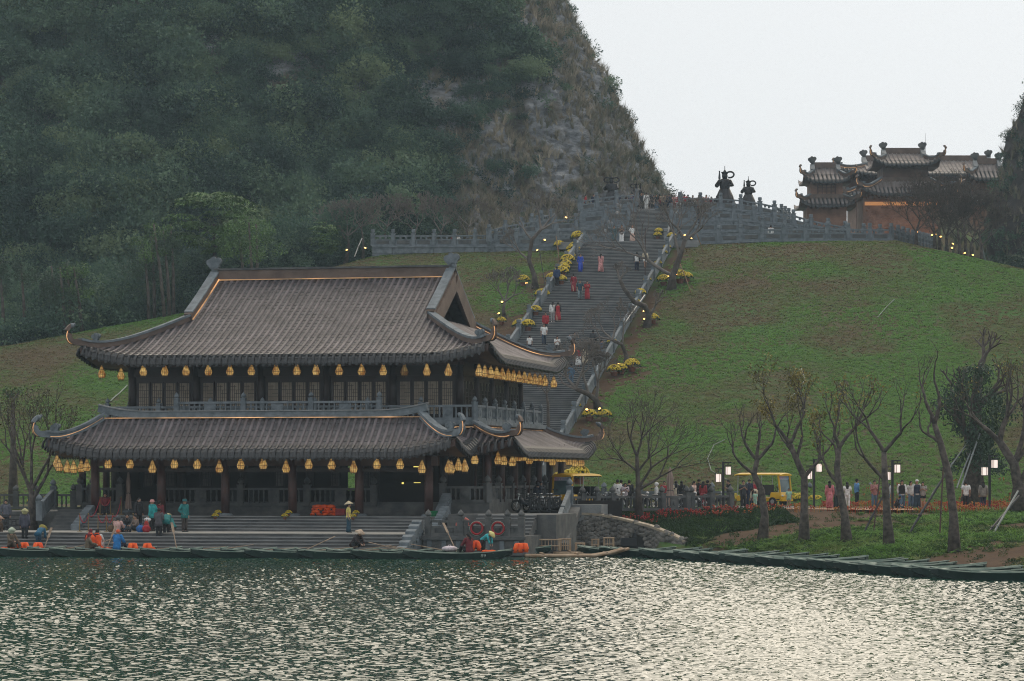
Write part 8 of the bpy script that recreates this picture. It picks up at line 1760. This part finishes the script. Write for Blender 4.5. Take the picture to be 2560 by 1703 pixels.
for i, (p, q) in enumerate(((0, 1), (1, 5), (2, 3), (3, 4), (4, 7), (5, 6))):
    a, b = tops[p], tops[q]; o = thing('barrier_rope', 'sagging red barrier rope between brass posts, %s one' % ORD[i], 'rope', a, 0, 'red barrier ropes'); mb = MB(); mb.tube([(b-a)*t-Vector((0, 0, .42*4*t*(1-t)*.9)) for t in np.linspace(0, 1, 9)], .022, 6); mb.build('rope', M['redrope'], o, smooth=True)
def bag(label, u, v, b_, c, sc=(.22, .16, .2), z=None): a, b2, zz = t_onb(u, v, b_); o = thing('bag', label, 'bag', T(a, b_, zz if z is None else z), .3); mb = MB(); mb.ball((0, 0, sc[2]*.9), sc, 10, 8); mb.build('sack', cloth(c), o, smooth=True); mb = MB(); mb.tube([(-.07, 0, sc[2]*1.6), (-.04, 0, sc[2]*2.2), (.04, 0, sc[2]*2.2), (.07, 0, sc[2]*1.6)], .014, 5); mb.build('strap', cloth(c), o)
bag('blue patterned bag beside the sitting woman', 351, 1343, -19.2, (.02, .12, .35), z=LZ); bag('red bag next to the blue one on the landing', 366, 1343, -19.2, (.35, .02, .03), z=LZ); bag('tall red carrier bag behind the other red bag', 366, 1326, -18.2, (.35, .03, .02), (.15, .13, .3), LZ); bag('brown paper bag left of the woman in pink', 279, 1342, -19.2, (.10, .06, .025), z=LZ); bag('white cloth bundle beside the turquoise jacket', 369, 1302, -17.2, WHT, (.2, .18, .1), 1.62); bag('black bag lying at the right end of the landing', 1112, 1330, -16.2, BLK, (.32, .25, .2), LZ); bag('white sack at the foot of the mossy carved stone', 1146, 1333, -18.2, WHT, (.28, .2, .14), LZ); bag('white and pink sack lying in the boats before the carved stone', 1124, 1372, -22.8, (.6, .52, .55), (.4, .25, .14), .35)
a, b_, z = t_onb(1085, 1290, -13.6); o = thing('basket', 'green plastic basket on the ledge right of the temple steps', 'basket', T(a, -13.6, 1.85)); mb = MB(); mb.lathe((0, 0, 0), [(.17, 0), (.22, .28), (.24, .29), (.2, .27)], 14); mb.build('tub', cloth((.01, .16, .06)), o); mb = MB(); mb.lathe((0, 0, .27), [(.245, 0), (.245, .03)], 14); mb.build('rim', cloth((.012, .20, .08)), o)
lg = MB(); lg.box((10.2, -13.7, 1.78), (2.4, 1.3, .14)); lg.box((9.2, -13.7, 1.4), (.3, 1.0, .7)); lg.box((11.2, -13.7, 1.4), (.3, 1.0, .7)); o = thing('stone_ledge', 'low stone ledge carrying the green basket', 'ledge', TC, -TH); lg.build('ledge', M['stone_dark'], o)
# heaps of life vests under the porch
for i, (u, v, lb) in enumerate(((790, 1281, 'lower left'), (812, 1282, 'lower middle'), (836, 1281, 'lower right'), (783, 1271, 'upper left'), (806, 1270, 'upper middle'), (830, 1271, 'upper right'), (850, 1283, 'outermost right'))):
    a, b_, z = t_onb(u, v+8, -11.6); c = clone(vest0, T(a, -11.6, 1.9+(.28 if 'upper' in lb else 0)), 0, 'life vest in the orange heap under the porch, %s' % lb, 'orange life vests stacked under the porch'); c.rotation_euler = (R(84), 0, R(i*40)); c.scale = (1.15,)*3
o = thing('crate', 'red plastic crate beside the orange life vest heap', 'crate', T(t_onb(852, 1290, -11.9)[0], -11.9, 1.87), -TH); mb = MB(); mb.box((0, 0, .17), (.5, .35, .3)); mb.build('tub', cloth((.22, .02, .02)), o); mb = MB(); mb.box((0, 0, .33), (.54, .39, .05)); mb.build('rim', cloth((.3, .03, .03)), o)
# ------------------------------------------------------------------ the hazy air
hm = bpy.data.materials.new('thin_mist'); hm.use_nodes = True; hm.node_tree.nodes.clear()
pv = hm.node_tree.nodes.new('ShaderNodeVolumePrincipled'); pv.inputs['Density'].default_value = 0.00028; pv.inputs['Color'].default_value = (0.66, 0.86, 1.0, 1); pv.inputs['Anisotropy'].default_value = 0.0
ho = hm.node_tree.nodes.new('ShaderNodeOutputMaterial'); hm.node_tree.links.new(pv.outputs[0], ho.inputs['Volume'])
hb = MB(); hb.box((0, 320, 38.6), (830, 830, 83)); hz = hb.build('haze', hm, kind='stuff')
